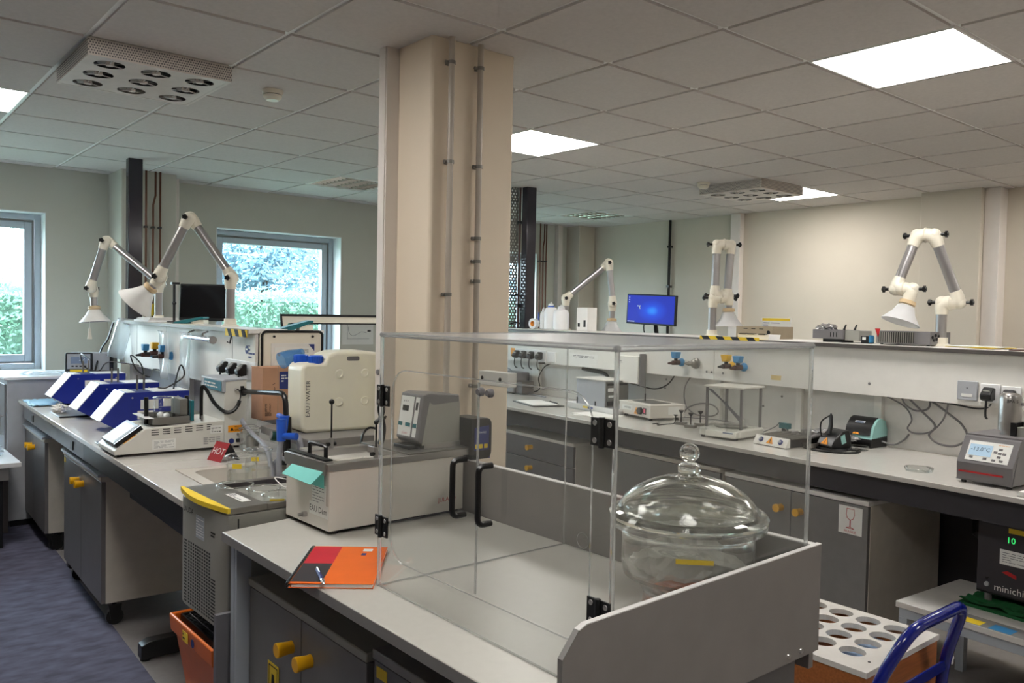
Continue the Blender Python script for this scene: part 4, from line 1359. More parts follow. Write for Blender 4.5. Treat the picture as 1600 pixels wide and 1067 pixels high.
# ---------------------------------------------------------------- by the left window
t = thing('floor_cabinet', 'grey metal floor cabinet under the left window', 'cabinet', WF, (.97, 6.56, 0))
box(t, 'body', 'cabgrey', 0, .75, 0, .55, .05, 1.03, bev=.004)
box(t, 'top', 'whitep', -.02, .77, -.02, .57, 1.03, 1.05, bev=.003)
box(t, 'side_door', 'apron', -.012, 0, .02, .53, .08, 1.0, bev=.003)
box(t, 'plinth', 'black', .02, .73, .02, .53, 0, .05)
B().tube([(-.012, .06, .78), (-.035, .06, .77), (-.035, .06, .66), (-.012, .06, .65)], .006, 6).out('handle', 'steel', t)
t = thing('plastic_wrap', 'clear plastic wrap lying on the grey floor cabinet', 'wrap', WF, (1.10, 6.72, 1.05))
b = B()
rnd = random.Random(4)
g = [[b.bm.verts.new((-.08 + i * .045, -.1 + j * .04, .004 + rnd.uniform(0, .022))) for i in range(9)] for j in range(6)]
for j in range(5):
    for i in range(8):
        b.bm.faces.new((g[j][i], g[j][i + 1], g[j + 1][i + 1], g[j + 1][i]))
b.out('film', 'frost', t, smooth=False).modifiers.new('thickness', 'SOLIDIFY').thickness = .001
t = thing('bath_controller', 'black-framed controller with grey screen behind the farthest blue bath', 'controller', WF, (1.37, 6.74, 1.05), math.radians(-22))
box(t, 'housing', 'cabgrey', 0, .31, .004, .20, .02, .15, bev=.006)
box(t, 'front_frame', 'black', -.005, .18, -.012, .02, .0, .155, bev=.012, )
box(t, 'rear_frame', 'black', .29, .318, .0, .205, .0, .155, bev=.008)
box(t, 'base', 'black', .0, .315, .005, .2, .0, .02)
fp = box(t, 'front_plate', 'cabgrey', .012, .165, -.015, -.011, .035, .145)
box(fp, 'display', 'lcd_d', .035, .145, -.017, -.015, .075, .125)
text(fp, 'reading', '3.7', (.11, -.0172, .105), (1, 0, 0), (0, 0, 1), .032, 'label')
b = B()
for k in range(4):
    b.box(.04 + k * .027, .055 + k * .027, -.017, -.015, .05, .06)
b.out('buttons', 'ink', fp)
box(t, 'yellow_label', 'yellow', .03, .145, -.0165, -.012, .012, .03)
t = thing('low_desk', 'low white desk with papers under the left window', 'desk', WF, (0, 6.5, 0))
box(t, 'top', 'whitep', -1.6, .965, -.52, .97, .52, .55, bev=.003)
box(t, 'knee_panel', 'edge_d', -1.55, .955, -.10, -.08, .01, .52)
box(t, 'front_rail', 'edge', -1.58, .9, -.5, -.48, .44, .52)
for (x, y) in ((-1.5, -.45), (.85, -.45), (-1.5, .9), (.85, .9)):
    box(t, 'leg', 'blacksteel', x - .02, x + .02, y - .02, y + .02, .0062, .52)
def scrap(label, loc, rz, mat, sz):
    t = thing('paper_scrap', label, 'paper', WF, loc, rz, 'scraps on the low desk')
    B().poly3([(-sz, -sz * .6, 0), (sz, -sz * .7, 0), (sz * .9, sz * .6, .004), (-sz * .8, sz * .7, .002)], .001).out('sheet', mat, t, smooth=False)
scrap('pale blue sheet at the front of the low desk', (.76, 6.15, .551), .3, 'bluecloth', .09)
scrap('white sheet lying on the low desk behind the blue one', (.82, 6.38, .551), 1.0, 'paper', .08)
t = thing('crumpled_bag', 'crumpled white bag on the low desk beside the grey cabinet', 'bag', WF, (.86, 6.32, .553))
b = B()
bmesh.ops.create_icosphere(b.bm, subdivisions=3, radius=1)
for v in b.bm.verts:
    k = 1 + .3 * math.sin(v.co.x * 6 + 2) * math.sin(v.co.y * 7) + .15 * math.sin(v.co.z * 13)
    v.co = Vector((v.co.x * .05 * k, v.co.y * .1 * k, max(0, .03 + v.co.z * .04 * k)))
b.out('bag', 'frost', t, smooth=False)

# ---------------------------------------------------------------- fume extraction arms
def star_knob(parent, p, ax, r=.017):
    ax = Vector(ax).normalized()
    e1 = ax.orthogonal().normalized(); e2 = ax.cross(e1)
    p = Vector(p)
    b = B()
    pts = []
    for q in range(10):
        a = 2 * math.pi * q / 10
        rr_ = r if q % 2 == 0 else r * .68
        pts.append(p + ax * .018 + e1 * rr_ * math.cos(a) + e2 * rr_ * math.sin(a))
    b.poly3(pts, .014)
    b.cyl(p - ax * .005, p + ax * .02, .008, n=8)
    b.cyl(p + ax * .018, p + ax * .036, .008, n=8)
    return b.out('star_knob', 'black', parent)
def fume_arm(label, base, Bj, A_, L_, hoodc, h, hood='white', hr=.12, hl=.11, neck=.10, off=.045, seg2=None):
    """base tube up to joint Bj, tube to joint A, tube down to joint L, short neck and hood; h is the hinge axis"""
    t = thing('fume_arm', label, 'fume arm', WF, base, 0, 'fume extraction arms')
    O_ = Vector(base)
    h = Vector(h).normalized()
    Bj, A_, L_, hc = [Vector(p) - O_ for p in (Bj, A_, L_, hoodc)]
    b0 = Vector((Bj.x - h.x * off, Bj.y - h.y * off, 0))
    R_, RJ = .0255, .0345
    B().lathe([(.0, 0), (.048, 0), (.046, .010), (.034, .014), (.033, .045), (0, .045)], b0, 22).out('base_flange', 'cream', t)
    def elbow(P, d, hs, knob_out):
        c = Vector(P) - hs
        d = d.normalized()
        path = [c + d * .062, c + d * .03]
        for q in range(1, 5):
            tt = q / 5
            path.append((1 - tt) ** 2 * (c + d * .03) + 2 * tt * (1 - tt) * c + tt ** 2 * (c + hs * .95))
        path.append(c + hs * .97)
        o = B().tube(path, [.0290, RJ * .95, RJ, RJ * 1.02, RJ * 1.02, RJ, RJ], 16).out('joint', 'cream', t)
        ax = -hs.normalized()
        B().cyl(c + hs * .92, c + hs * .985, RJ * 1.12, n=18).out('joint_flange', 'cream', o)
        B().ball(c, RJ * .96, 8).out('joint_cap', 'cream', o)
        if knob_out:
            star_knob(o, c + ax * (RJ * .92), ax)
        return c
    e = h * off
    up = Vector((0, 0, 1))
    c1 = elbow(Bj, -up, e, True)
    B().cyl((c1.x, c1.y, .02), c1 - up * .04, R_, n=18).out('base_tube', 'armalu', t)
    d1 = (A_ - Bj).normalized()
    c2 = elbow(Bj, d1, -e, True)
    c3 = elbow(A_, -d1, -e, True)
    B().cyl(c2 + d1 * .05, c3 - d1 * .05, R_, n=18).out('lower_tube', 'armalu', t)
    d2 = (L_ - A_).normalized()
    c4 = elbow(A_, d2, e, True)
    c5 = elbow(L_, -d2, e, True)
    B().cyl(c4 + d2 * .05, c5 - d2 * .05, R_, n=18).out('upper_tube', 'armalu', t)
    d3 = (hc - L_).normalized()
    c6 = elbow(L_, d3, -e, True)
    B().cyl(c6 + d3 * .05, c6 + d3 * (neck + .06), R_ * .92, n=16).out('neck_tube', 'armalu', t)
    s0 = c6 + d3 * (neck + .02)
    ho = B().lathe([(R_ * .9, .0), (.039, .004), (.041, .022), (R_ * .9, .03)], s0, 20, ax=d3, closed=True).out('hood_collar', 'collar', t)
    prof = [(.030, .026), (.040, .032), (hr * .62, .034 + hl * .42), (hr, .034 + hl * .94), (hr + .004, .034 + hl), (hr - .002, .034 + hl), (hr * .6, .034 + hl * .45), (.036, .040), (.027, .034)]
    if hood == 'clear':
        B().lathe(prof, s0, 32, ax=d3, closed=True).out('hood', 'milky', t)
    else:
        B().lathe(prof, s0, 32, ax=d3, closed=True).out('hood', 'hoodwhite', t)
        B().lathe([(hr * .585, .034 + hl * .45), (hr - .005, .034 + hl - .002), (hr - .006, .034 + hl - .002), (hr * .57, .036 + hl * .45)], s0, 32, ax=d3, closed=True).out('hood_lining', 'hoodgrey', t)
    return t
M['milky'] = sheet('milky_hood', (0.93, 0.94, 0.95), 1.45, 1.2, haze=0.55)
VW = (_f.x, _f.y, 0)
fume_arm('near fume arm on the left shelf, tall peak and hood tilted left', (1.76, 4.61, 1.45), (1.772, 4.591, 1.722), (1.594, 4.754, 2.055), (1.462, 4.85, 1.722), (1.365, 4.925, 1.595), VW, hr=.105, hl=.105, neck=.055, off=.02)
fume_arm('far fume arm on the left shelf, hood hanging over the blue baths', (1.806, 5.99, 1.45), (1.807, 5.996, 1.712), (1.525, 6.245, 2.005), (1.441, 6.30, 1.672), (1.450, 6.286, 1.48), VW, hr=.098, hl=.08, neck=.10, off=.02)
# pull cord under the far hood
t = thing('pull_tag', 'small white tag on a string under the far left hood', 'tag', WF, (1.43, 6.30, 1.37))
B().tube([(0, 0, .02), (0, 0, .13)], .0015, 5).out('string', 'paper', t)
B().poly3([(-.005, 0, .03), (.005, 0, .03), (.016, 0, -.05), (-.014, 0, -.05)], .003).out('tag', 'cream', t)
# ================================================================ HOOD BENCH in the foreground (world frame)
t = thing('hood_bench', 'grey-white foreground bench carrying the clear hood', 'bench')
B().prism([(.884, .925), (1.622, .925), (1.622, 2.432), (1.12, 2.402), (.890, 2.362)], 'z', .8725, .9).out('worktop', 'hoodtop', t, bev=.0025)
B().prism([(.8825, .925), (.884, .925), (.890, 2.362), (.8885, 2.362)], 'z', .874, .8985).out('edge_band', 'edge', t)
box(t, 'joint', 'edge', 1.02, 1.61, 1.6855, 1.688, .9, .9006)
box(t, 'back_upstand', 'greypanel', 1.623, 1.641, .925, 2.44, .80, 1.068, bev=.0015)
box(t, 'upstand_edge', 'white_edge', 1.6225, 1.6415, .925, 2.44, 1.068, 1.0705)
sp = B().prism([(.882, .842), (.882, 1.013), (.916, 1.052), (.932, 1.058), (1.641, 1.0705), (1.641, .842)], 'y', .914, .9245).out('side_panel', 'greypanel', t, smooth=False)
B().prism([(.916, 1.052), (.932, 1.058), (1.641, 1.0705), (1.641, 1.0725), (.931, 1.060), (.914, 1.053)], 'y', .9137, .925).out('side_edge', 'white_edge', t, smooth=False)
B().prism([(.8795, .842), (.882, .842), (.882, 1.013), (.916, 1.052), (.914, 1.0535), (.8795, 1.014)], 'y', .9137, .925).out('front_edge', 'edge', t, smooth=False)
for x in (1.525, 1.572):
    B().lathe([(0, 0), (.006, 0), (.005, .003), (0, .003)], (x, .914, .857), 12, ax=(0, -1, 0)).out('screw', 'steel', t)
for (x, y) in ((.93, 2.318), (1.56, 2.32), (1.56, .98)):
    b = B().box(x - .022, x + .022, y - .022, y + .022, .0, .872)
    for q in (-.023, .0225):
        b.box(x + q - .0005, x + q + .0005, y - .006, y + .006, .02, .86)
    b.out('leg', 'alu', t, bev=.003)
box(t, 'end_support', 'door', .95, 1.585, .935, .955, .0, .84)
box(t, 'rail', 'alu', 0.953, 1.537, 2.305, 2.33, .82, .87)
box(t, 'end_screen', 'apron', .878, .934, 2.372, 2.39, .02, .652)

cab = cabinet('mobile_cabinet', 'grey two-door cabinet with worn top and two yellow knobs, under the hood bench', WF, (.945, 1.62, 0), .55, .67, .10, .775, 2, dmat='door_l', smat='door_l', lip=False, kn=.662, topmat='lgrey', tag=False)
w_ = plate(cab, 'warning_label', 'yellow', (-.0012, .50, .525), (0, -1, 0), (0, 0, 1), .07, .11)
b = B()
b.box(-.0026, -.0022, .472, .475, .477, .573); b.box(-.0026, -.0022, .525, .528, .477, .573); b.box(-.0026, -.0022, .475, .525, .570, .573)
b.prism([(.495, .55), (.508, .55), (.513, .505), (.515, .48), (.485, .48), (.49, .525)], 'x', -.0026, -.0022)
b.out('label_mark', 'ink', w_, smooth=False)
cabinet('mobile_cabinet', 'dark grey two-door cabinet at the bottom edge, nearer under the hood bench', WF, (.94, .97, 0), .55, .61, .10, .80, 2, dmat='door', smat='edge_d', lip=False, kn=.64, topmat='edge')

# ---------------------------------------------------------------- acrylic hood
HX0, HX1, HY0, HY1, HZ0, HZ1 = 1.006, 1.616, .931, 1.685, .9005, 1.5
t = thing('acrylic_hood', 'large clear acrylic hood with two hinged doors on the foreground bench', 'hood', WF, ((HX0 + HX1) / 2, (HY0 + HY1) / 2, .9005))
_c = Vector(t.location)
def hb_(name, mat, x0, x1, y0, y1, z0, z1, par=None, bev=0):
    return box(par or t, name, mat, x0 - _c.x, x1 - _c.x, y0 - _c.y, y1 - _c.y, z0 - _c.z, z1 - _c.z, bev=bev)
hb_('left_pane', 'acryl', HX0 + .008, HX1 - .008, HY1 - .008, HY1, HZ0, HZ1 - .008)
hb_('right_pane', 'acryl', HX0 + .008, HX1 - .008, HY0, HY0 + .008, HZ0, HZ1 - .008)
hb_('back_pane', 'acryl', HX1 - .008, HX1, HY0, HY1, HZ0, HZ1 - .008)
hb_('top_pane', 'acryl_top', HX0, HX1, HY0, HY1, HZ1 - .008, HZ1)
# front plate with a rounded opening
oy0, oy1, oz0, oz1, orad = .985, 1.632, .978, 1.418, .055
def ring_plate(outer, n, inner, x0, x1):
    b = B()
    cy, cz = (outer[0] + outer[1]) / 2, (outer[2] + outer[3]) / 2
    hy, hz = (outer[1] - outer[0]) / 2, (outer[3] - outer[2]) / 2
    pts = []
    for i in range(len(inner)):
        p, q = Vector(inner[i]), Vector(inner[(i + 1) % len(inner)])
        k = max(1, int((q - p).length / .05))
        for j in range(k):
            pts.append(p.lerp(q, j / k))
    ri0, ri1, ro0, ro1 = [], [], [], []
    for p in pts:
        dy, dz = p.x - cy, p.y - cz
        m_ = max(abs(dy) / hy, abs(dz) / hz)
        e = (cy + dy / m_, cz + dz / m_)
        ri0.append(b.bm.verts.new((x0 - _c.x, p.x - _c.y, p.y - _c.z)))
        ri1.append(b.bm.verts.new((x1 - _c.x, p.x - _c.y, p.y - _c.z)))
        ro0.append(b.bm.verts.new((x0 - _c.x, e[0] - _c.y, e[1] - _c.z)))
        ro1.append(b.bm.verts.new((x1 - _c.x, e[0] - _c.y, e[1] - _c.z)))
    return b.loft([ri0, ro0, ro1, ri1], caps=False, closed=True)
inner = rrect(oy0, oy1, oz0, oz1, orad, 6)
ring_plate((HY0 + .0, HY1 - .0, HZ0, HZ1 - .008), 0, inner, HX0, HX0 + .008).out('front_plate', 'acryl', t, smooth=False)
b = B()
ip = [(HX0 + .002 - _c.x, p[0] - _c.y, p[1] - _c.z) for p in inner]
b.tube(ip + [ip[0]], .0015, 6, caps=False)
b.out('opening_edge', 'acryl_edge', t)
# polished outer edges
def rod(p, q, r=.0052, name='polished_edge'):
    B().cyl(Vector(p) - _c, Vector(q) - _c, r, n=8).out(name, 'acryl_edge', t)
e_ = .0035
for (x, y) in ((HX0 + e_, HY0 + e_), (HX0 + e_, HY1 - e_), (HX1 - e_, HY0 + e_), (HX1 - e_, HY1 - e_)):
    rod((x, y, HZ0), (x, y, HZ1), .0045 if x < 1.2 or y < 1.2 else .002)
for z in (HZ1 - e_,):
    rod((HX0 + e_, HY0, z), (HX0 + e_, HY1, z), .0055); rod((HX1 - e_, HY0, z), (HX1 - e_, HY1, z), .004)
    rod((HX0, HY0 + e_, z), (HX1, HY0 + e_, z), .0058); rod((HX0, HY1 - e_, z), (HX1, HY1 - e_, z), .005)
rod((HX0 + e_, HY0, HZ0 + .002), (HX0 + e_, HY1, HZ0 + .002), .002)
rod((HX0, HY1 - e_, HZ0 + .002), (HX1, HY1 - e_, HZ0 + .002), .002)
# small hole in the back pane
b = B()
b.tube([(HX1 - .009 - _c.x, 1.60 + .022 * math.cos(a) - _c.y, .93 + .022 * math.sin(a) - _c.z) for a in [i * math.pi / 10 for i in range(21)]], .0014, 5, caps=False)
b.out('cable_hole', 'acryl_edge', t)
# doors
ym = 1.308
DO = []
for k, (a0, a1, cr) in enumerate(((ym + .0015, oy1 - .004, (1, 0, 0, 1)), (oy0 + .004, ym - .0015, (0, 1, 1, 0)))):
    pr = rrect(a0, a1, oz0 + .004, oz1 - .004, orad - .004, 6, cr)
    d = B().prism([(p[0] - _c.y, p[1] - _c.z) for p in pr], 'x', HX0 + .001 - _c.x, HX0 + .007 - _c.x).out('door', 'acryl', t, smooth=False)
    ye = a0 if k == 0 else a1
    B().cyl(Vector((HX0 + .004, ye, oz0 + .006)) - _c, Vector((HX0 + .004, ye, oz1 - .006)) - _c, .0018, n=6).out('door_edge', 'acryl_edge', d)
    hy_ = 1.343 if k == 0 else 1.258
    P_ = [Vector(p) - _c for p in ((HX0 + .001, hy_, 1.253), (HX0 - .032, hy_, 1.253), (HX0 - .032, hy_, 1.139), (HX0 + .001, hy_, 1.139))]
    B().tube(fil(P_, .014), .0062, 10).out('handle', 'black', d)
    for z in (1.355, 1.048):
        yh = 1.663 if k == 0 else .957
        b = B()
        b.box(HX0 - .005 - _c.x, HX0 - .001 - _c.x, yh - .027 - _c.y, yh + .027 - _c.y, z - .024 - _c.z, z + .024 - _c.z)
        b.cyl(Vector((HX0 - .006, yh, z - .026)) - _c, Vector((HX0 - .006, yh, z + .026)) - _c, .0055, n=10)
        hg = b.out('hinge', 'black', d, bev=.0008)
        for sy in (-.017, .017):
            for sz in (-.015, .015):
                B().lathe([(0, 0), (.005, 0), (.0045, .0012), (.002, .0006), (0, .0006)], Vector((HX0 - .005, yh + sy, z + sz)) - _c, 12, ax=(-1, 0, 0)).out('hinge_screw', 'steel', hg)
# roller catch
ct = hb_('roller_catch', 'panel', HX0 + .009, HX0 + .03, 1.222, 1.315, 1.408, 1.436, bev=.001)
for y in (1.292, 1.262):
    B().lathe([(0, 0), (.009, 0), (.009, .006), (.006, .008), (.006, .012), (0, .012)], Vector((HX0 + .0, y, 1.395)) - _c, 16, ax=(-1, 0, 0)).out('roller', 'mgrey', ct)
for y in (1.304, 1.247):
    B().lathe([(0, 0), (.004, 0), (.004, .001), (0, .001)], Vector((HX0 + .009, y, 1.422)) - _c, 10, ax=(-1, 0, 0)).out('catch_screw', 'ink', ct)

# ---------------------------------------------------------------- desiccator
DC = (1.437, 1.112, .901)
t = thing('glass_desiccator', 'thick glass desiccator with domed lid and ball knob inside the hood', 'desiccator', WF, DC)
body = [(.0, .006), (.086, .006), (.092, .0), (.097, .004), (.092, .055), (.103, .072), (.136, .095), (.141, .12), (.143, .185), (.150, .197), (.167, .203), (.168, .213), (.150, .2165), (.138, .2155), (.1365, .19), (.1345, .125), (.128, .102), (.100, .084), (.086, .07), (.084, .055), (.082, .012), (0, .012)]
B().lathe(body, n=64).out('bowl', 'glass_bowl', t)
lid = [(.150, .2175), (.168, .2185), (.170, .226), (.164, .233), (.153, .236), (.149, .241), (.139, .257), (.119, .275), (.090, .291), (.058, .302), (.034, .306), (.026, .309), (.024, .312), (.022, .316), (.0, .316), (.0, .302), (.033, .300), (.057, .295), (.088, .284), (.115, .268), (.134, .251), (.142, .239), (.146, .226)]
ld = B().lathe(lid, n=64).out('lid', 'glass', t)
b = B()
b.lathe([(0, .3165), (.023, .3165), (.025, .321), (.024, .331), (.016, .336), (0, .336)], n=24)
b.out('knob_stem', 'glass', ld)
B().ball((0, 0, .3575), .0215, 14).out('knob', 'glass', ld)
plate(t, 'yellow_tape', 'yellow', (-.105, -.101, .162), (.695, -.719, 0), (0, 0, 1), .075, .010, .0012)
B().lathe([(0, .0145), (.078, .0145), (.078, .045), (0, .048)], n=32).out('drying_agent', 'bin', t)
t = thing('paper_lining', 'crumpled white paper lining inside the glass desiccator', 'paper', WF, (DC[0], DC[1], DC[2] + .092))
b = B()
rnd = random.Random(12)
n = 40
g = []
for j, (r_, z_) in enumerate(((.02, .008), (.08, .006), (.115, .014), (.128, .026), (.129, .045), (.130, .060))):
    row = []
    for i in range(n):
        a = 2 * math.pi * i / n
        dr = -abs(.009 * math.sin(i * 1.7 + j)) - (rnd.uniform(0, .006) if j > 1 else 0)
        lift = .5 + .5 * math.sin(2 * a + .4)          # stands up at two sides, lies low between
        dz = rnd.uniform(-.003, .004) + (lift * .038 - .026 if j == 5 else lift * .018 - .014 if j == 4 else 0)
        row.append(b.bm.verts.new(((r_ + dr) * math.cos(a), (r_ + dr) * math.sin(a), z_ + dz)))
    g.append(row)
b.loft(g, caps=False)
b.bm.faces.new(g[0][::-1])
o = b.out('lining', 'paper', t, smooth=False)
o.modifiers.new('thickness', 'SOLIDIFY').thickness = .0006
t = thing('steel_ring', 'small stainless steel cup inside the desiccator, at right', 'cup', WF, (1.437 - .01, 1.112 - .07, DC[2] + .108))
B().lathe([(.0, 0), (.018, 0), (.018, .024), (.0165, .024), (.0165, .002), (0, .002)], n=24).out('wall', 'steel', t)
t = beaker('weighing_bottle', 'small clear glass dish inside the desiccator, at left', WF, (1.437 - .035, 1.112 - .005, DC[2] + .108), .036, .05, 0, marks=False)

# ---------------------------------------------------------------- stainless water bath
t = thing('water_bath', 'beige-grey stainless-rimmed water bath labelled EAU Dém on the foreground bench', 'bath', WF, (1.115, 2.14, .9), math.radians(1.5))
Lx, Ly, Hz = .49, .27, .187
box(t, 'body', 'wash', 0, Lx, 0, Ly, .012, Hz, bev=.003)
# rim frame and open tank
b = B()
for a in ((-.006, Lx + .02, -.004, .035), (-.006, Lx + .02, Ly - .035, Ly + .004), (-.006, .05, .035, Ly - .035), (.27, Lx + .02, .035, Ly - .035)):
    b.box(a[0], a[1], a[2], a[3], Hz, Hz + .022)
b.out('rim', 'steel', t, bev=.002)
b = B()
b.box(.05, .27, .035, .037, .03, Hz + .02); b.box(.05, .27, Ly - .037, Ly - .035, .03, Hz + .02)
b.box(.05, .052, .035, Ly - .035, .03, Hz + .02); b.box(.268, .27, .035, Ly - .035, .03, Hz + .02)
b.out('tank', 'steel', t)
box(t, 'bath_water', 'water', .053, .267, .038, Ly - .038, Hz - .02, Hz + .004)
b = B()
b.box(-.010, -.004, .01, Ly - .01, Hz - .012, Hz + .026); b.box(-.004, .02, .01, Ly - .01, Hz + .022, Hz + .028)
b.out('front_rail', 'steel', t, bev=.001)
box(t, 'rail_insert', 'black', -.0045, .018, .012, Ly - .012, Hz + .028, Hz + .032)
B().tube([(.03, .075, Hz + .02), (.03, .075, Hz + .058), (.03, .085, Hz + .062), (.03, .165, Hz + .062), (.03, .175, Hz + .058), (.03, .175, Hz + .02)], .0065, 8).out('handle', 'black', t)
# rods
def rod_(x, y, z1, ball, name):
    b = B().cyl((x, y, Hz + .0), (x, y, Hz + .055), .008, n=12)
    o = b.out('rod_sleeve', 'steel', t)
    B().cyl((x, y, Hz + .055), (x, y, z1), .0028, n=8).out('rod', 'black', o)
    if ball:
        B().ball((x, y, z1 + .006), .009, 8).out('rod_ball', 'black', o)
    B().cyl((x - .018, y, Hz + .035), (x + .016, y, Hz + .035), .006, n=10).out('rod_screw', 'black', o)
    return o
rod_(.145, Ly - .02, .352, True, 'a')
ro = rod_(.165, .015, .315, False, 'b')
b = B()
b.ball((.165, .015, .317), .008, 8)
b.tube([(.165, .015, .317), (.178, .012, .33), (.186, .01, .355), (.18, .01, .372), (.174, .012, .36), (.18, .01, .33), (.186, .008, .30), (.182, .008, .27), (.176, .01, .25)], [.006, .009], 8, smooth=3)
b.tube([(.178, .012, .325), (.19, .015, .318), (.195, .01, .335)], .004, 6)
b.out('coiled_lead', 'black', ro)
# mint folded sheet, labels
t2 = thing('mint_note', 'folded mint-green paper strip hung over the water bath rim', 'note', WF, (1.113, 2.255, 1.066))
B().poly3([(-.008, -.098, .018), (-.008, .095, .018), (-.042, .105, -.014), (-.042, -.088, -.016)], .0012).out('front_flap', 'mint', t2, smooth=False)
B().poly3([(-.006, -.098, .018), (-.006, .095, .018), (-.0045, .095, -.03), (-.0045, -.098, -.03)], .001).out('back_flap', 'mint', t2, smooth=False)
fn, fu_ = (0, -1, 0), (0, 0, 1)
plate(t, 'type_plate', 'label', (-.0003, .058, .112), fn, fu_, .082, .06)
lines(t, 'type_print', 'ink_g', (-.0004, .06, .11), fn, fu_, .068, .05, 6, .0014, seed=14, frac=.22)
pl_ = plate(t, 'name_label', 'label', (-.0004, .058, .066), fn, fu_, .112, .036)
text(pl_, 'lettering', 'EAU Dém', (-.0004, .060, .066), fn, fu_, .0255, 'ink', th=.0014)
b = B().cyl((0, .135, .04), (-.014, .135, .04), .008, n=12)
b.cyl((-.014, .135, .04), (-.026, .135, .04), .0055, n=10)
b.out('drain_valve', 'steel', t)
text(t, 'brand_mark', 'JULABO', (.425, -.0002, .052), (1, 0, 0), (0, 0, 1), .020, 'ink_r', th=.0005)
for (x, y) in ((.03, .03), (.03, Ly - .03), (Lx - .03, .03), (Lx - .03, Ly - .03)):
    B().cyl((x, y, 0), (x, y, .013), .016, n=12).out('foot', 'black', t)
box(t, 'base_plate', 'ink', .012, Lx - .012, .012, Ly - .012, .006, .013)
# rear deck and immersion circulator head
box(t, 'rear_deck', 'steel_d', .27, Lx + .03, -.006, Ly + .006, Hz + .022, Hz + .027, bev=.001)
hd = thing('circulator_head', 'grey immersion circulator head with white control face on the water bath', 'circulator', WF, (1.457, 2.182, 1.1145), math.radians(1.5))
w_ = .125
B().prism([(.0, .016), (-.012, .03), (.008, .172), (.03, .178), (.15, .168), (.152, .15), (.15, .016)], 'y', 0, w_).out('housing', 'mgrey', hd, bev=.003)
B().prism([(.002, .012), (.03, .15), (.045, .14), (.152, .146), (.152, .012)], 'y', -.0015, 0).out('side_cover', 'lgrey', hd, smooth=False)
fdir = Vector((.020, 0, .142)).normalized()
fnrm = Vector((0, -1, 0)).cross(fdir)
fo = Vector((-.011, 0, .034))
def fpt(y, d, h=.0006):
    return fo + Vector((0, y, 0)) + fdir * d + fnrm * h
def fplate(name, mat, y, d, w, h, hh=.0006, par=None):
    return plate(par or hd, name, mat, fpt(y, d, hh), (0, -1, 0), fdir, w, h)
cp = fplate('control_face', 'label', .083, .067, .072, .128)
fplate('switch_face', 'label', .027, .067, .020, .128)
fplate('display', 'screen_off', .088, .092, .034, .018, .0018, cp)
for k, (y, w2) in enumerate(((.108, .022), (.066, .026), (.027, .018))):
    fplate('teal_key', 'teal', y, .040, w2, .012, .0018, cp)
fplate('switch', 'ink', .027, .102, .011, .025, .0018, cp)
b = B()
for k in range(3):
    b.poly3([fpt(.103 - k * .01, .112, .0019), fpt(.099 - k * .01, .112, .0019), fpt(.099 - k * .01, .117, .0019), fpt(.103 - k * .01, .117, .0019)], .0004)
b.out('indicator_print', 'ink_g', cp)
text(cp, 'brand_mark', 'JULABO', fpt(.077, .012, .0018), (0, -1, 0), fdir, .009, 'ink_r')
box(hd, 'base_plate', 'steel', .01, .155, -.004, w_ + .004, .0, .016)
box(hd, 'clamp', 'black', -.035, .03, .02, w_ - .02, .0005, .012, bev=.002)
t2 = thing('pump_controller', 'small black pump unit with blue display beside the circulator head', 'pump', WF, (1.622, 2.135, 1.0715))
B().prism(rrect(.0, .085, .0, .135, .022, 4, (1, 0, 0, 1)), 'y', .0, .11).out('housing', 'black', t2, bev=.003)
fp = B().prism([(.012, .03), (.012, .105), (.072, .11), (.072, .03)], 'y', -.0012, .0).out('front_film', 'ink_b', t2, smooth=False)
box(fp, 'yellow_key', 'yellow', .016, .045, -.002, -.001, .036, .05)
box(fp, 'yellow_key', 'yellow', .052, .066, -.002, -.001, .036, .05)
text(fp, 'lettering', '0754.902', (.042, -.0012, .088), (1, 0, 0), (0, 0, 1), .0095, 'label')
box(t2, 'foot_block', 'ink_b', .02, .08, .002, .1, -.0, .015)
cable('short black cable behind the water bath beside the pillar', WF, [(1.47, 2.48, 1.145), (1.44, 2.48, 1.15), (1.415, 2.475, 1.13), (1.405, 2.47, 1.09)], .004)

# ---------------------------------------------------------------- notebook and pen
t = thing('spiral_notebook', 'orange spiral notebook with red and black corner on the bench edge', 'notebook', WF, (.836, 1.795, .9))
o2 = Vector((.836, 1.795, 0))
P0, P1, P2, P3 = [Vector(p) - o2 for p in ((.828, 1.796, 0), (1.016, 2.040, 0), (1.180, 1.908, 0), (.987, 1.669, 0))]
ex = (P1 - P0).normalized(); ey = (P3 - P0).normalized()
LX, LY = (P1 - P0).length, (P3 - P0).length
def nb(name, mat, a0, a1, c0, c1, z0, z1, par=t):
    pts = [P0 + ex * a0 + ey * c0, P0 + ex * a1 + ey * c0, P0 + ex * a1 + ey * c1, P0 + ex * a0 + ey * c1]
    pts = [(p.x, p.y, z0) for p in pts]
    return B().poly3(pts[::-1] if (Vector(pts[1]) - Vector(pts[0])).cross(Vector(pts[3]) - Vector(pts[0])).z < 0 else pts, z1 - z0).out(name, mat, par, smooth=False)
nb('back_cover', 'orange', 0, LX, .006, LY, .0005, .002)
nb('page_block', 'paper', .003, LX - .003, .012, LY - .002, .002, .0105)
fc = nb('front_cover', 'orange', 0, LX, .006, LY, .0105, .0118)
def nbpoly(name, mat, uv, z, par=fc):
    pts = [P0 + ex * (a * LX) + ey * (c * LY) for a, c in uv]
    pts = [(p.x, p.y, z) for p in pts]
    o = B().poly3(pts[::-1], .0003).out(name, mat, par, smooth=False)
    return o
nbpoly('red_field', 'crimson', [(.98, .04), (.98, .40), (.50, .40), (.50, .04)], .0119)
nbpoly('black_field', 'charcoal', [(.50, .04), (.50, .40), (.04, .40), (.04, .04)], .0119)
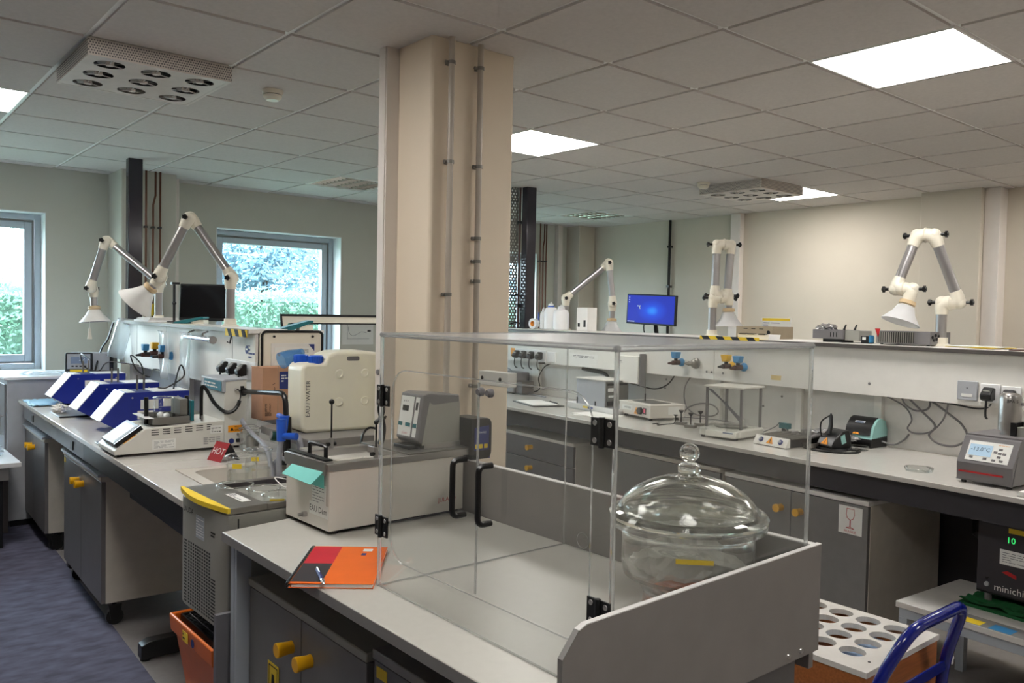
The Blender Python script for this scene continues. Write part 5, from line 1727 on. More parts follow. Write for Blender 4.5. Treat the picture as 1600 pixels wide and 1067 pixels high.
nbpoly('cover_label', 'label', [(.93, .70), (.93, .82), (.86, .82), (.86, .70)], .0119)
nbpoly('cover_badge', 'ink_b', [(.80, .70), (.80, .76), (.74, .76), (.74, .70)], .0119)
for k in range(34):
    p = P0 + ex * (LX * (k + .5) / 34) + ey * .004
    b = B()
    b.tube([(p.x + ey.x * .0065 * math.cos(a), p.y + ey.y * .0065 * math.cos(a), .0065 + .0068 * math.sin(a)) for a in [q * math.pi / 5 for q in range(11)]], .0013, 5, caps=False)
    b.out('wire_ring', 'black', t)
t = thing('ballpoint_pen', 'blue and silver ballpoint pen lying on the orange notebook', 'pen', WF, (.905, 1.775, .9190))
dv = Vector((-.32, -.95, 0)).normalized()
def pp(s): return dv * s
B().tube([pp(-.05), pp(-.03), pp(.03)], [.0045, .005, .005], 10).out('barrel', 'ink_b', t)
B().tube([pp(.03), pp(.04), pp(.055), pp(.06)], [.0052, .0055, .003, .001], 10).out('tip', 'chrome', t)
B().tube([pp(-.052) + Vector((0, 0, .006)), pp(-.01) + Vector((0, 0, .007))], .0014, 6).out('clip', 'chrome', t)
B().cyl(pp(-.062), pp(-.05), .0028, n=8).out('button', 'chrome', t)

# ---------------------------------------------------------------- cooling circulator between the benches
t = thing('cooling_circulator', 'tall grey cooling circulator with yellow front strip between the benches', 'circulator', WF, (.93, 2.422, .575), math.radians(1))
w_, h_, d_ = .385, .375, .47
box(t, 'body', 'lgrey', .012, d_, .0, w_, 0, h_ - .022, bev=.004)
B().prism([(.004, 0.004), (-.006, .02), (-.012, .06), (-.012, .332), (-.006, w_ - .02), (.004, w_ - .004), (.02, w_), (.02, 0)], 'z', 0, h_ - .02).out('front_cover', 'lgrey', t, bev=.002)
box(t, 'side_gap', 'ink', .030, .034, -.0008, .002, .0, h_ - .035)
b = B()
for a in ((-.005, .125, 0, w_), (.44, d_ + .004, 0, w_), (.125, .44, 0, .03), (.125, .44, w_ - .03, w_)):
    b.box(a[0], a[1], a[2], a[3], h_ - .02, h_)
b.out('top_frame', 'steel_d', t, bev=.002)
b = B()
b.box(.125, .44, .03, .032, .20, h_ - .002); b.box(.125, .44, w_ - .032, w_ - .03, .20, h_ - .002)
b.box(.125, .127, .032, w_ - .032, .20, h_ - .002); b.box(.438, .44, .032, w_ - .032, .20, h_ - .002)
b.box(.125, .44, .03, w_ - .03, h_ - .10, h_ - .096)
b.out('tank', 'charcoal', t)
pr = []
for i in range(13):
    y = w_ * (-.02 + 1.04 * i / 12)
    pr.append((-.004 - .026 * math.sin(math.pi * i / 12), y))
pr += [(.004, w_ * 1.02), (.004, -w_ * .02)]
B().prism(pr, 'z', h_ - .013, h_ + .002).out('front_strip', 'yellow', t)
plate(t, 'control_sticker', 'label', (.085, .13, h_), (0, -1, 0), (1, 0, 0), .13, .030)
lines(t, 'sticker_print', 'ink_g', (.085, .13, h_), (0, -1, 0), (1, 0, 0), .11, .022, 3, .0014, seed=7)
text(t, 'brand_mark', 'LAUDA', (-.0122, .295, h_ - .058), (0, -1, 0), (0, 0, 1), .026, 'ink', th=.0008)
plate(t, 'type_plate', 'alu', (-.0121, w_ * .5, h_ - .095), (0, -1, 0), (0, 0, 1), .07, .072)
lines(t, 'type_print', 'label', (-.0122, w_ * .5, h_ - .095), (0, -1, 0), (0, 0, 1), .06, .06, 7, .0016, seed=17, frac=.2)
lines(t, 'model_print', 'ink', (-.0115, .085, h_ - .095), (0, -1, 0), (0, 0, 1), .035, .02, 2, .0016, seed=21, frac=.5)
b = B()
for r_ in range(20):
    z = .012 + r_ * .0105
    for q in range(10):
        y = .108 + q * .0195
        b.box(-.0126, -.010, y, y + .011, z, z + .0058)
    if r_ < 13:
        b.box(-.0126, -.010, .066, .100, z, z + .0045)
    b.box(-.0126, -.010, .310, .331, z, z + .0045)
b.out('vent_holes', 'ink', t)['kind'] = 'stuff'
for (x, y) in ((.05, .05), (.05, w_ - .05), (d_ - .05, .05), (d_ - .05, w_ - .05)):
    B().cyl((x, y, -.005), (x, y, .0), .015, n=10).out('foot', 'black', t)
t = thing('support_stand', 'dark steel stand carrying the cooling circulator over the orange bin', 'stand', WF, (.93, 2.405, 0))
box(t, 'shelf', 'blacksteel', .02, .52, .0, .392, .55, .57)
for (x, y) in ((.46, .02), (.46, .36)):
    box(t, 'leg', 'blacksteel', x, x + .035, y, y + .035, 0, .55)
    box(t, 'foot', 'blacksteel', .32, .50, y, y + .035, 0, .02)
CB = 'beakers hanging in the cooling circulator'
for (x, y, r, l) in ((1.06, 2.70, .056, 'glass beaker in the cooling circulator, farthest to the left'), (1.115, 2.595, .050, 'glass beaker in the cooling circulator, in the middle of the row'), (1.12, 2.488, .050, 'glass beaker with yellow tag, nearest in the cooling circulator'), (1.225, 2.50, .046, 'glass beaker with yellow tag, hard against the water bath')):
    bk = beaker('glass_beaker', l, WF, (x, y, .856), r, .105, .05, 'water', CB, marks=False)
    if 'tag' in l:
        plate(bk, 'yellow_tag', 'yellow', (-r * .5, -r * .87, .088), (.87, -.5, 0), (0, 0, 1), .045, .022)
cable('thin white wire looped over the circulator tank', WF, [(1.30, 2.60, .952), (1.25, 2.69, .957), (1.21, 2.72, .965), (1.20, 2.66, .955), (1.19, 2.58, .957), (1.25, 2.54, .96), (1.33, 2.52, .962)], .0018, 'paper', name='white_wire', n=5)

# orange bin on a low white trolley
t = thing('orange_bin', 'orange plastic bin with black crate inside below the circulator', 'bin', WF, (.915, 2.50, .245))
def taper(b, x0, x1, y0, y1, z0, z1, k, th):
    o0 = [(x0 + k, y0 + k), (x1 - k, y0 + k), (x1 - k, y1 - k), (x0 + k, y1 - k)]
    o1 = [(x0, y0), (x1, y0), (x1, y1), (x0, y1)]
    r = [[b.bm.verts.new((p[0], p[1], z0)) for p in o0], [b.bm.verts.new((p[0], p[1], z1)) for p in o1],
         [b.bm.verts.new((p[0] + th * (1 if i in (0, 3) else -1), p[1] + th * (1 if i < 2 else -1), z1)) for i, p in enumerate(o1)],
         [b.bm.verts.new((p[0] + th * (1 if i in (0, 3) else -1), p[1] + th * (1 if i < 2 else -1), z0 + th)) for i, p in enumerate(o0)]]
    return b.loft(r, caps=True)
taper(B(), .012, .288, .012, .388, 0, .205, .03, .004).out('tub', 'bin', t, bev=.006)
taper(B(), -.004, .304, -.004, .404, .195, .255, .004, .012).out('rim', 'bin', t, bev=.006)
plate(t, 'yellow_label', 'yellow', (-.0042, .235, .222), (0, -1, 0), (0, 0, 1), .05, .034)
lines(t, 'label_print', 'ink', (-.0044, .235, .222), (0, -1, 0), (0, 0, 1), .04, .024, 2, .0016, seed=31)
B().lathe([(0, 0), (.014, 0), (.014, .001), (0, .001)], (-.0042, .165, .222), 12, ax=(-1, 0, 0)).out('blue_sticker', 'ink_b', t)
t = thing('wire_crate', 'black slotted plastic crate standing in the orange bin', 'crate', WF, (.915, 2.50, .252))
b = B()
for k in range(27):
    y = .026 + k * .0129
    b.box(.032, .268, y + .004, y + .0085, .17, .242)
b.box(.026, .032, .026, .374, .17, .246); b.box(.268, .274, .026, .374, .17, .246)
b.box(.026, .274, .026, .032, .17, .246); b.box(.026, .274, .368, .374, .17, .246)
b.box(.06, .24, .06, .34, .005, .17)
b.out('crate', 'black', t)
for x in (.055, .11, .165, .22):
    box(t, 'divider_bar', 'mgrey', x - .0012, x + .0012, .026, .374, .2425, .244)
t = thing('low_trolley', 'low white metal trolley under the orange bin', 'trolley', WF, (.94, 2.50, 0))
box(t, 'deck', 'whitep', .0, .25, .02, .38, .225, .243)
for (x, y) in ((.015, .04), (.235, .04), (.015, .36), (.235, .36)):
    B().cyl((x, y, .05), (x, y, .225), .010, n=8).out('post', 'steel', t)
    B().cyl((x, y - .012, .027), (x, y + .012, .027), .027, n=12).out('wheel', 'black', t)
B().tube([(.0, .03, .2), (-.012, .1, .2), (-.012, .3, .2), (.0, .37, .2)], .007, 8).out('rail', 'whitep', t)
# ================================================================ RIGHT ISLAND (frame RF)
t = thing('island_worktop', 'long white worktop of the right island bench behind the hood', 'worktop', RF)
for (y0, y1) in ((-.9, .995), (.998, 2.793), (2.796, 4.62)):
    box(t, 'slab', 'top', 0, .755, y0, y1, .878, .9, bev=.0025)
box(t, 'apron', 'apron_d', .045, .065, -.9, 4.6, .775, .878)
box(t, 'knee_shade_panel', 'apron_d', .735, .75, -.9, 4.6, .05, .878)  # dark sheet added as painted shade for the open knee space under the bench
for y in (-.6, 2.42, 4.4):
    g = box(t, 'leg', 'blacksteel', .55, .64, y, y + .05, .06, .877, bev=.003)
    B().prism([(.10, .012), (.10, .07), (.135, .088), (.64, .088), (.64, .012)], 'y', y, y + .05).out('foot', 'blacksteel', g, bev=.003)
    B().cyl((.13, y + .025, 0), (.13, y + .025, .014), .022, n=12).out('glide', 'black', g)
B().tube([(.62, .42, .75), (.50, .36, .62), (.58, .30, .55)], .035, 8).out('strut', 'black', t)
B().tube([(.50, .44, .70), (.62, .20, .60)], .02, 8).out('strut', 'black', t)

t = thing('service_spine', 'white service spine with shelf along the right island bench', 'spine', RF)
for k, (y0, y1) in enumerate(((-.9, 2.04), (2.043, 4.5))):
    box(t, 'front_panel', 'panel', .65, .665, y0, y1, 1.168, 1.408, bev=.001)
box(t, 'base_panel', 'panel', .665, 1.0, -.9, 4.5, 1.168, 1.178)
box(t, 'back_panel', 'panel', 1.0, 1.015, -.9, 4.5, .9, 1.408)
sh = box(t, 'shelf', 'panel', .62, 1.14, -.9, 4.5, 1.411, 1.43, bev=.002)
box(sh, 'edge_band', 'edge_d', .616, .62, -.9, 4.5, 1.410, 1.4295)
box(t, 'back_board', 'whiteboard', .762, .775, -.9, 4.5, .9, 1.168)
for (y, w_) in ((2.06, .09), (1.47, .035), (.985, .04), (3.95, .09), (-.3, .04)):
    box(t, 'upright', 'panel', .735, .762, y, y + w_, .9, 1.168, bev=.001)
b = B()
for (y, z) in ((1.97, 1.215), (2.06, 1.215), (2.10, 1.215), (1.005, 1.228), (2.55, 1.13), (2.56, 1.07), (1.62, 1.10), (1.75, 1.03)):
    x = .65 if z > 1.168 else .762
    b.lathe([(0, 0), (.0075, 0), (.006, .004), (0, .004)], (x, y, z), 10, ax=(-1, 0, 0))
b.out('screw_heads', 'mgrey', t)
cabinet('mobile_cabinet', 'grey drawer unit with yellow knobs under the far right bench', RF, (.10, 2.72, 0), .58, .92, .12, .715, 4, drawers=4, dmat='door', smat='wash', lip=False)
cabinet('mobile_cabinet', 'plain grey cabinet under the right bench behind the desiccator', RF, (.05, 1.46, 0), .58, .80, .12, .765, 1, dmat='door_l', smat='carcass', lip=False, tag=False, kn=.40)
cab = cabinet('mobile_cabinet', 'grey two-door cabinet with white FRAGILE glass sign under the right bench', RF, (.05, .625, 0), .62, .80, .12, .755, 2, dmat='door_l', smat='carcass', lip=False, tag=False, kn=.64, topmat='whiteboard')
sg = plate(cab, 'fragile_sign', 'label', (-.0012, .085, .655), (0, -1, 0), (0, 0, 1), .115, .125)
b = B()
def gp(y, z):
    return (-.0032, .085 - y, .655 + z)
b.tube([gp(-.018, .052), gp(-.020, .025), gp(-.014, .008), gp(0, .002), gp(.014, .008), gp(.020, .025), gp(.018, .052), gp(-.018, .052)], .0012, 5)
b.tube([gp(0, .002), gp(0, -.028)], .0022, 5)
b.tube([gp(-.02, -.036), gp(0, -.029), gp(.02, -.036), gp(-.02, -.036)], .0012, 5)
b.out('wine_glass_mark', 'ink_r', sg)
text(sg, 'lettering', 'FRAGILE', (-.0012, .085, .604), (0, -1, 0), (0, 0, 1), .016, 'ink_r', th=.0016)

# taps, fitting, tape on the spine
tap(RF, (.65, 2.31, 1.262), 'blue-handled tap on the right spine, alone beside a steel fitting', 'lightblue', 'brown', 'taps on the right spine')
tap(RF, (.65, 1.90, 1.265), 'yellow-handled tap on the right spine', 'tapyellow', 'black', 'taps on the right spine')
tap(RF, (.65, 1.81, 1.262), 'blue-handled tap on the right spine, beside the yellow one', 'lightblue', 'brown', 'taps on the right spine')
t = thing('hose_fitting', 'round steel hose fitting on the right spine', 'fitting', RF, (.65, 2.185, 1.262))
B().lathe([(0, 0), (.034, 0), (.034, .012), (.026, .018), (.026, .03), (.014, .04), (.012, .06), (.016, .062), (.010, .075), (.004, .10), (0, .10)], (0, 0, 0), 18, ax=(-1, .15, 0)).out('fitting', 'steel_d', t)
t = thing('tape_piece', 'small piece of beige tape stuck on the right spine', 'tape', RF, (.65, 1.58, 1.216))
B().poly3([(-.0005, .035, -.014), (-.0005, .035, .014), (-.0005, -.035, .013), (-.0005, -.03, -.014)], .001).out('tape', 'beigetape', t, smooth=False)
t = thing('hazard_tape', 'bright yellow and black striped tape on the right shelf edge', 'tape', RF, (.615, 1.92, 1.43))
box(t, 'tape', 'yellow', -.003, .0, -.24, .21, -.02, .012)
box(t, 'tape_fold', 'yellow', -.003, .07, -.24, .21, .0, .0012)
for k in range(4):
    y = .20 - k * .115
    B().prism([(y, .0122), (y - .055, .0122), (y - .085, -.02), (y - .03, -.02)], 'x', -.0038, -.003).out('stripe', 'ink', t, smooth=False)
# sockets
def socket(label, y, z, w=.085, h=.085, mat='whitep'):
    t = thing('socket_plate', label, 'socket', RF, (.65, y, z), 0, 'socket plates on the right spine')
    box(t, 'plate', mat, -.012, 0, -w / 2, w / 2, -h / 2, h / 2, bev=.003)
    return t
s_ = socket('blank grey socket plate on the right spine, left of the black plugs', .507, 1.236, .092, .09, 'cabgrey')
B().lathe([(0, 0), (.003, 0), (.003, .001), (0, .001)], (-.012, 0, .012), 8, ax=(-1, 0, 0)).out('screw', 'ink', s_)
plate(s_, 'sticker', 'label', (-.012, 0, -.022), (0, -1, 0), (0, 0, 1), .05, .014)
socket('white socket plate on the right spine under the larger black plug', .405, 1.232)
socket('white socket plate on the right spine under the rightmost black plug', .315, 1.228)
socket('white blank plate on the right spine beside the far row of plugs', 3.67, 1.222, .1, .08)
t = thing('socket_strip', 'white socket strip behind the far row of four plugs on the right spine', 'socket', RF, (.65, 3.96, 1.225))
box(t, 'plate', 'whitep', -.010, 0, -.22, .20, -.045, .045, bev=.002)
t = thing('warning_sticker', 'small yellow and green warning sticker beside the far row of plugs', 'sticker', RF, (.65, 4.20, 1.235))
box(t, 'sticker', 'warn', -.001, 0, -.03, .03, -.035, .035)
B().poly3([(-.0015, -.028, -.03), (-.0015, .028, -.03), (-.0015, -.028, .02)], .0006).out('green_corner', 'green', t, smooth=False)
PL = 'plugs on the right spine'
plug(RF, (.638, .398, 1.232), 'black plug with white sticker on the right spine, left of two', PL)
plug(RF, (.638, .310, 1.228), 'black plug with white sticker on the right spine, rightmost', PL)
for k, y in enumerate((4.095, 4.0, 3.895, 3.785)):
    plug(RF, (.64, y, 1.228), ('black plug, farthest left of the far row of four', 'black plug, second of the far row of four', 'black plug, third of the far row of four', 'black plug, nearest of the far row of four')[k], PL)

# cables under the right spine
cable('black cable dropping from the far plugs down to the bench top', RF, [(.60, 3.78, 1.17), (.70, 3.76, 1.165), (.72, 3.86, 1.13), (.72, 3.93, 1.04), (.72, 3.91, .96), (.71, 3.96, .925), (.70, 4.05, .925), (.68, 4.2, .97), (.66, 4.28, 1.04)], .005, 'black')
cable('grey cable curving left of the far right-bench instrument', RF, [(.72, 4.45, 1.10), (.70, 4.3, 1.08), (.69, 4.22, 1.0), (.68, 4.12, .945), (.66, 4.0, .91), (.62, 3.7, .908)], .006, 'hose')
cable('black cable sagging below the white wall box on the right spine', RF, [(.68, 2.86, 1.09), (.71, 2.78, 1.075), (.72, 2.62, 1.06), (.72, 2.5, 1.10), (.71, 2.42, 1.175)], .005, 'black')
cable('thin grey cable hanging in a loop behind the beige shaker', RF, [(.71, 2.28, 1.175), (.72, 2.34, 1.10), (.735, 2.36, 1.02), (.735, 2.33, .96), (.735, 2.25, .925), (.735, 2.12, .93), (.735, 2.07, .965), (.735, 2.12, 1.0), (.735, 2.22, 1.0), (.735, 2.32, .965), (.73, 2.36, .92)], .005, 'mgrey')
cable('grey cable hanging in a big loop behind the pour point tester', RF, [(.70, .83, 1.175), (.73, .76, 1.10), (.735, .70, 1.04), (.735, .73, .99), (.735, .68, .955), (.735, .6, .955), (.735, .545, 1.0), (.735, .57, 1.06), (.735, .64, 1.11), (.73, .70, 1.15), (.70, .74, 1.178)], .0055, 'mgrey')
cable('thin grey cable making a small round loop under the right spine', RF, [(.70, .86, 1.175), (.735, .855, 1.13), (.735, .80, 1.105), (.735, .74, 1.12), (.735, .73, 1.165), (.70, .735, 1.178)], .005, 'mgrey')
cable('thin dark cable running from the right spine down to the soldering station', RF, [(.70, .95, 1.172), (.735, .86, 1.12), (.735, .82, 1.06), (.735, .84, 1.01), (.735, .80, .99), (.735, .72, 1.01), (.735, .66, 1.08), (.72, .63, 1.17)], .0045, 'mgrey')
cable('black cable running under the spine edge to the right plugs', RF, [(.70, .70, 1.165), (.71, .6, 1.158), (.70, .50, 1.15), (.68, .44, 1.158), (.64, .40, 1.18)], .0045, 'black')
cable('thin black gooseneck tube bending down behind the grey instrument', RF, [(.755, 3.42, 1.145), (.735, 3.3, 1.14), (.735, 3.2, 1.135), (.735, 3.13, 1.12), (.735, 3.10, 1.07), (.735, 3.10, .95)], .013, 'black', n=8)

# ---- objects on the right bench, from near to far
# pour point tester
t = thing('pour_point_tester', 'grey tester with backlit minus 13.0 display and steel cylinder on top', 'tester', RF, (.118, .072, .9))
w_ = .215
B().prism([(.0, .014), (.004, .012), (.0, .085), (.062, .185), (.075, .19), (.32, .19), (.32, .012)], 'y', 0, w_).out('housing', 'mgrey', t, bev=.003)
pd = Vector((.062, 0, .10)).normalized(); pn = Vector((0, -1, 0)).cross(pd)
def tp(y, d, h=.0006): return Vector((0, y, .085)) + pd * d + pn * h
def tplate(name, mat, y, d, w, h, hh=.0006, par=None):
    return plate(par or t, name, mat, tp(y, d, hh), (0, -1, 0), pd, w, h)
fc = tplate('control_film', 'label', .105, .057, .165, .088)
tplate('display', 'lcd', .137, .061, .088, .05, .0016, fc)
text(fc, 'reading', '-13.0°C', tp(.137, .064, .0028), (0, -1, 0), pd, .024, 'ink')
for (y, d) in ((.062, .074), (.062, .056), (.079, .060), (.045, .056), (.062, .040), (.165, .028), (.112, .026), (.078, .024), (.05, .024)):
    tplate('key', 'mgrey', y, d, .014, .009, .0018, fc)
lines(fc, 'maker_print', 'warn', tp(.05, .092, .001), (0, -1, 0), pd, .05, .004, 1, .001, seed=3)
box(t, 'red_strip', 'ink_r', -.003, .004, .035, .205, .046, .052)
B().cyl((.19, .10, .19), (.19, .10, .215), .03, n=22).out('cell_seat', 'steel', t)
cy = B().lathe([(0, .213), (.043, .213), (.043, .345), (.039, .358), (.028, .366), (0, .366)], (.19, .10, 0), 32).out('steel_cylinder', 'steel', t)
text(cy, 'lettering', 'BPA 5', (.19 - .043 * .84, .10 - .043 * .55, .335), (.55, -.84, 0), (0, 0, 1), .017, 'ink', th=.0025)
B().tube([(.19, .058, .325), (.19, .03, .322), (.19, .01, .315)], .007, 8).out('port', 'chrome', t)
b = B(); b.box(.15, .235, .01, .055, .19, .235); b.cyl((.19, .03, .235), (.19, .03, .255), .012, n=10); b.cyl((.21, .045, .235), (.21, .045, .252), .010, n=10)
b.out('valve_block', 'lgrey', t, bev=.002)
b = B(); b.box(.14, .235, .055, .075, .19, .25); b.out('valve_plate', 'black', t)
box(t, 'top_plate', 'mgrey', .075, .32, -.002, w_ + .002, .19, .196, bev=.001)
b = B()
for k in range(8):
    b.box(.18, .30, -.0012, .001, .11 + k * .009, .114 + k * .009)
b.out('side_vents', 'ink', t)
plate(t, 'side_sticker', 'label', (.11, -.0003, .13), (1, 0, 0), (0, 0, 1), .03, .03)
for (x, y) in ((.025, .02), (.025, w_ - .02), (.30, .02), (.30, w_ - .02)):
    B().cyl((x, y, 0), (x, y, .014), .010, n=10).out('foot', 'black', t)
cable('grey hose leading from the pour point tester to the right', RF, [(.31, .08, 1.217), (.33, .02, 1.21), (.34, -.06, 1.17), (.35, -.15, 1.13)], .008, 'hose', name='tester_hose', n=8)
t = thing('note_pad', 'small white note pad at the right end of the bench', 'pad', RF, (.08, -.03, .9))
for k in range(3):
    box(t, 'sheet', 'paper', -.05, .06 - k * .002, -.10, .045 - k * .002, .002 + k * .006, .007 + k * .006)
box(t, 'backing', 'mgrey', -.051, .061, -.10, .046, 0, .002)

def petri(label, loc, r):
    t = thing('petri_dish', label, 'dish', RF, loc, 0, 'glass dishes on the right bench')
    B().lathe([(0, 0), (r - .002, 0), (r, .002), (r, .014), (r - .0022, .014), (r - .0022, .0028), (0, .0028)], n=36).out('dish', 'thinglass', t)
    B().lathe([(0, .0185), (r + .002, .0185), (r + .003, .017), (r + .003, .008), (r + .001, .008), (r + .001, .0158), (0, .0158)], n=36).out('lid', 'thinglass', t)
    B().lathe([(r + .0005, .016), (r + .0035, .0165), (r + .0025, .0195), (r, .0188)], n=36, closed=True).out('rim', 'glass', t)
    return t
petri('clear covered glass dish alone on the bench left of the tester', (.195, .485, .9), .055)
petri('clear covered glass dish in front of the teal soldering station', (.50, .965, .9), .05)
# soldering station
t = thing('soldering_station', 'pale teal and black soldering station with display', 'station', RF, (.60, .955, .9))
w_ = .155
sd = [(0, .045), (.006, .05), (.02, .105), (.055, .142), (.085, .15), (.13, .135), (.15, .09), (.15, .045)]
B().prism([(-.0, .0), (0, .04), (.006, .05), (.15, .06), (.15, .0)], 'y', 0, w_).out('base', 'black', t, bev=.003)
B().prism([(p[0] + .001, p[1]) for p in sd], 'y', .0, w_).out('shell', 'palet', t, bev=.003)
fd = Vector((.049, 0, .092)).normalized(); fnn = Vector((0, -1, 0)).cross(fd)
def sp_(y, d, h): return Vector((.006, y, .05)) + fd * d + fnn * h
B().prism([(.005, .062), (.0165, .106), (.053, .1445), (.08, .1525), (.078, .147), (.054, .139), (.0215, .104), (.009, .062)], 'y', .012, w_ - .004).out('front_cover', 'black', t)
bz = plate(t, 'display_frame', 'cabgrey', sp_(.085, .072, .0085), (0, -1, 0), fd, .055, .032, .002)
plate(bz, 'display', 'lcd_d', sp_(.085, .073, .0106), (0, -1, 0), fd, .042, .022, .0008)
for k in range(3):
    plate(t, 'key', 'cabgrey', sp_(.105 - k * .02, .048, .009), (0, -1, 0), fd, .008, .005, .001)
triangle_sign(t, 'warning_triangle', sp_(.09, .024, .004), (0, -1, 0), fd, .034, .005)
cable('black and grey cable behind the soldering station', RF, [(.70, .955, .93), (.72, .90, .92), (.745, .86, .95), (.75, .84, .98)], .005, 'mgrey')
# iron holder
t = thing('iron_holder', 'black soldering iron holder with warning triangle and iron', 'holder', RF, (.40, 1.055, .9), math.radians(-12))
B().prism([(-.04, 0), (-.045, .02), (-.02, .06), (.03, .095), (.07, .10), (.085, .06), (.085, 0)], 'y', -.055, .05).out('body', 'black', t, bev=.004)
B().lathe([(0, 0), (.085, 0), (.08, .01), (0, .012)], (.02, 0, 0), 24).out('base', 'black', t)
B().tube([(.0, .01, .075), (.015, .015, .12), (.02, .02, .165), (.018, .02, .178)], [.012, .011, .009, .004], 10).out('iron', 'black', t)
B().tube([(.018, .02, .17), (-.02, .04, .14), (-.03, .04, .10), (-.02, .04, .06)], .004, 6, smooth=4).out('iron_lead', 'black', t)
plate(t, 'label_plate', 'palet', (.03, -.0555, .055), (1, 0, .3), (-.3, 0, 1), .03, .045)
triangle_sign(t, 'warning_triangle', (-.0345, .0, .038), (0, -1, 0), (.53, 0, .85), .042, .002)
cable('black soldering lead coiled on the bench by the iron holder', RF, [(.36, 1.10, .906), (.30, 1.14, .906), (.27, 1.05, .906), (.30, .95, .906), (.38, .90, .906), (.44, .92, .906), (.42, .97, .908)], .005, 'black')
# hotplate with warning front
t = thing('hotplate', 'low hotplate with white warning front, two blue dials and foil', 'hotplate', RF, (.175, 1.16, .9), math.radians(-4))
w_ = .205
box(t, 'body', 'black', .03, .30, .0, w_, .005, .045, bev=.003)
B().prism([(.0, .004), (.026, .050), (.034, .048), (.034, .004)], 'y', -.004, w_ + .004).out('front_panel', 'panel', t, smooth=False)
hd_ = Vector((.026, 0, .046)).normalized(); hn = Vector((0, -1, 0)).cross(hd_)
def hp(y, d, h=.0005): return Vector((0, y, .004)) + hd_ * d + hn * h
for y in (.165, .04):
    B().lathe([(0, 0), (.014, 0), (.013, .004), (0, .004)], hp(y, .028), 18, ax=hn).out('dial', 'ink_b', t)
    B().lathe([(0, .004), (.007, .004), (.006, .012), (0, .012)], hp(y, .028), 14, ax=hn).out('dial_grip', 'cabgrey', t)
triangle_sign(t, 'warning_triangle', hp(.105, .024, .0), (0, -1, 0), hd_, .042, .001)
b = B()
for k in range(9):
    b.tube([(.05 + .002 * (k % 3), .01 + k * .023, .047), (.16, .012 + k * .022, .054 + .004 * (k % 2)), (.28, .01 + k * .022, .048)], .006, 5)
b.out('element_bars', 'steel_d', t)
box(t, 'rear_grid', 'steel_d', .05, .30, .0, w_, .045, .048)
t = thing('clamp_tray', 'dull steel tray with clamp blocks behind the hotplate', 'tray', RF, (.40, 1.20, .9))
taper(B(), -.10, .22, -.11, .12, .0, .03, .015, .003).out('tray', 'steel_d', t, bev=.003)
for (x, y) in ((-.04, .03), (.03, -.02), (.08, .06)):
    b = B().box(x - .012, x + .012, y - .012, y + .012, .004, .06); b.box(x - .03, x + .012, y - .008, y + .008, .05, .072)
    b.out('clamp', 'steel', t, bev=.002)
B().tube([(-.05, -.06, .05), (.04, -.05, .055), (.15, -.06, .05)], .010, 8).out('bar', 'mgrey', t)
t = thing('aluminium_foil', 'crumpled shiny aluminium foil lying on the clamp tray', 'foil', RF, (.56, 1.16, .931))
b = B()
bmesh.ops.create_icosphere(b.bm, subdivisions=4, radius=1)
rnd = random.Random(6)
for v in b.bm.verts:
    k = 1 + .25 * math.sin(v.co.x * 9 + 1) * math.sin(v.co.y * 8) + rnd.uniform(-.1, .1)
    v.co = Vector((v.co.x * .06 * k, v.co.y * .14 * k, max(0, .015 + v.co.z * .026 * k)))
b.out('foil', 'foil', t, smooth=False)
# balance with draught shield
t = thing('lab_balance', 'laboratory balance with tall glass draught shield', 'balance', RF, (.29, 1.60, .9), math.radians(10))
w_, d_ = .25, .27
B().prism(rrect(-d_ / 2, d_ / 2 + .02, -w_ / 2, w_ / 2, .03, 5), 'z', .010, .05).out('base', 'lcream', t, bev=.006)
B().prism([(-.16, .012), (-.15, .045), (-.10, .055), (-.10, .012)], 'y', -w_ / 2 + .005, w_ / 2 - .06).out('keypad', 'lcream', t, bev=.004)
box(t, 'display', 'lcd_d', -.153, -.149, -.10, -.04, .022, .042)
B().lathe([(0, .05), (.085, .05), (.09, .056), (.085, .06), (0, .06)], (.02, .01, 0), 30).out('pan_ring', 'steel_d', t)
B().lathe([(0, .06), (.055, .06), (.055, .068), (0, .068)], (.03, .0, 0), 28).out('pan', 'steel', t)
b = B().poly3([(-.19, -.12, .048), (-.02, -.125, .062), (-.02, .11, .062), (-.19, .11, .048)], .003)
b.out('dust_cover', 'thinglass', t, smooth=False)
P4 = ((-.07, -.10), (.14, -.10), (.14, .11), (-.07, .11))
for (x, y) in P4:
    box(t, 'shield_post', 'mgrey', x - .006, x + .006, y - .006, y + .006, .05, .27)
box(t, 'shield_top', 'lcream', -.085, .155, -.115, .125, .27, .28, bev=.002)
for (x0, x1, y0, y1) in ((-.064, .134, -.102, -.099), (-.064, .134, .109, .112), (.139, .142, -.094, .104), (-.072, -.069, -.094, .104)):
    box(t, 'shield_pane', 'acryl', x0, x1, y0, y1, .052, .268)
B().prism([(.105, .262), (.08, .262), (-.10, .09), (-.10, .12)], 'x', -.0775, -.0755).out('notice_strip', 'ink_g', t, smooth=False)
for (x, y) in ((-.12, -.1), (-.12, .1), (.12, -.1), (.12, .1)):
    B().cyl((x, y, 0), (x, y, .011), .012, n=10).out('foot', 'black', t)
B().lathe([(0, 0), (.012, 0), (.014, .03), (.01, .034), (0, .034)], (.03, -.05, .06), 14).out('vial', 'lcream', t)
t = thing('green_tag', 'small dark green connector on the bench behind the balance', 'connector', RF, (.50, 1.40, .9))
box(t, 'block', 'teal', -.015, .015, -.03, .03, .055, .085, bev=.002)
box(t, 'stem', 'black', -.008, .008, -.016, .016, 0, .055)
cable('thin grey lead running from the balance along the bench', RF, [(.46, 1.52, .92), (.48, 1.45, .96), (.49, 1.42, .985), (.48, 1.36, .93), (.45, 1.30, .905)], .003, 'mgrey')
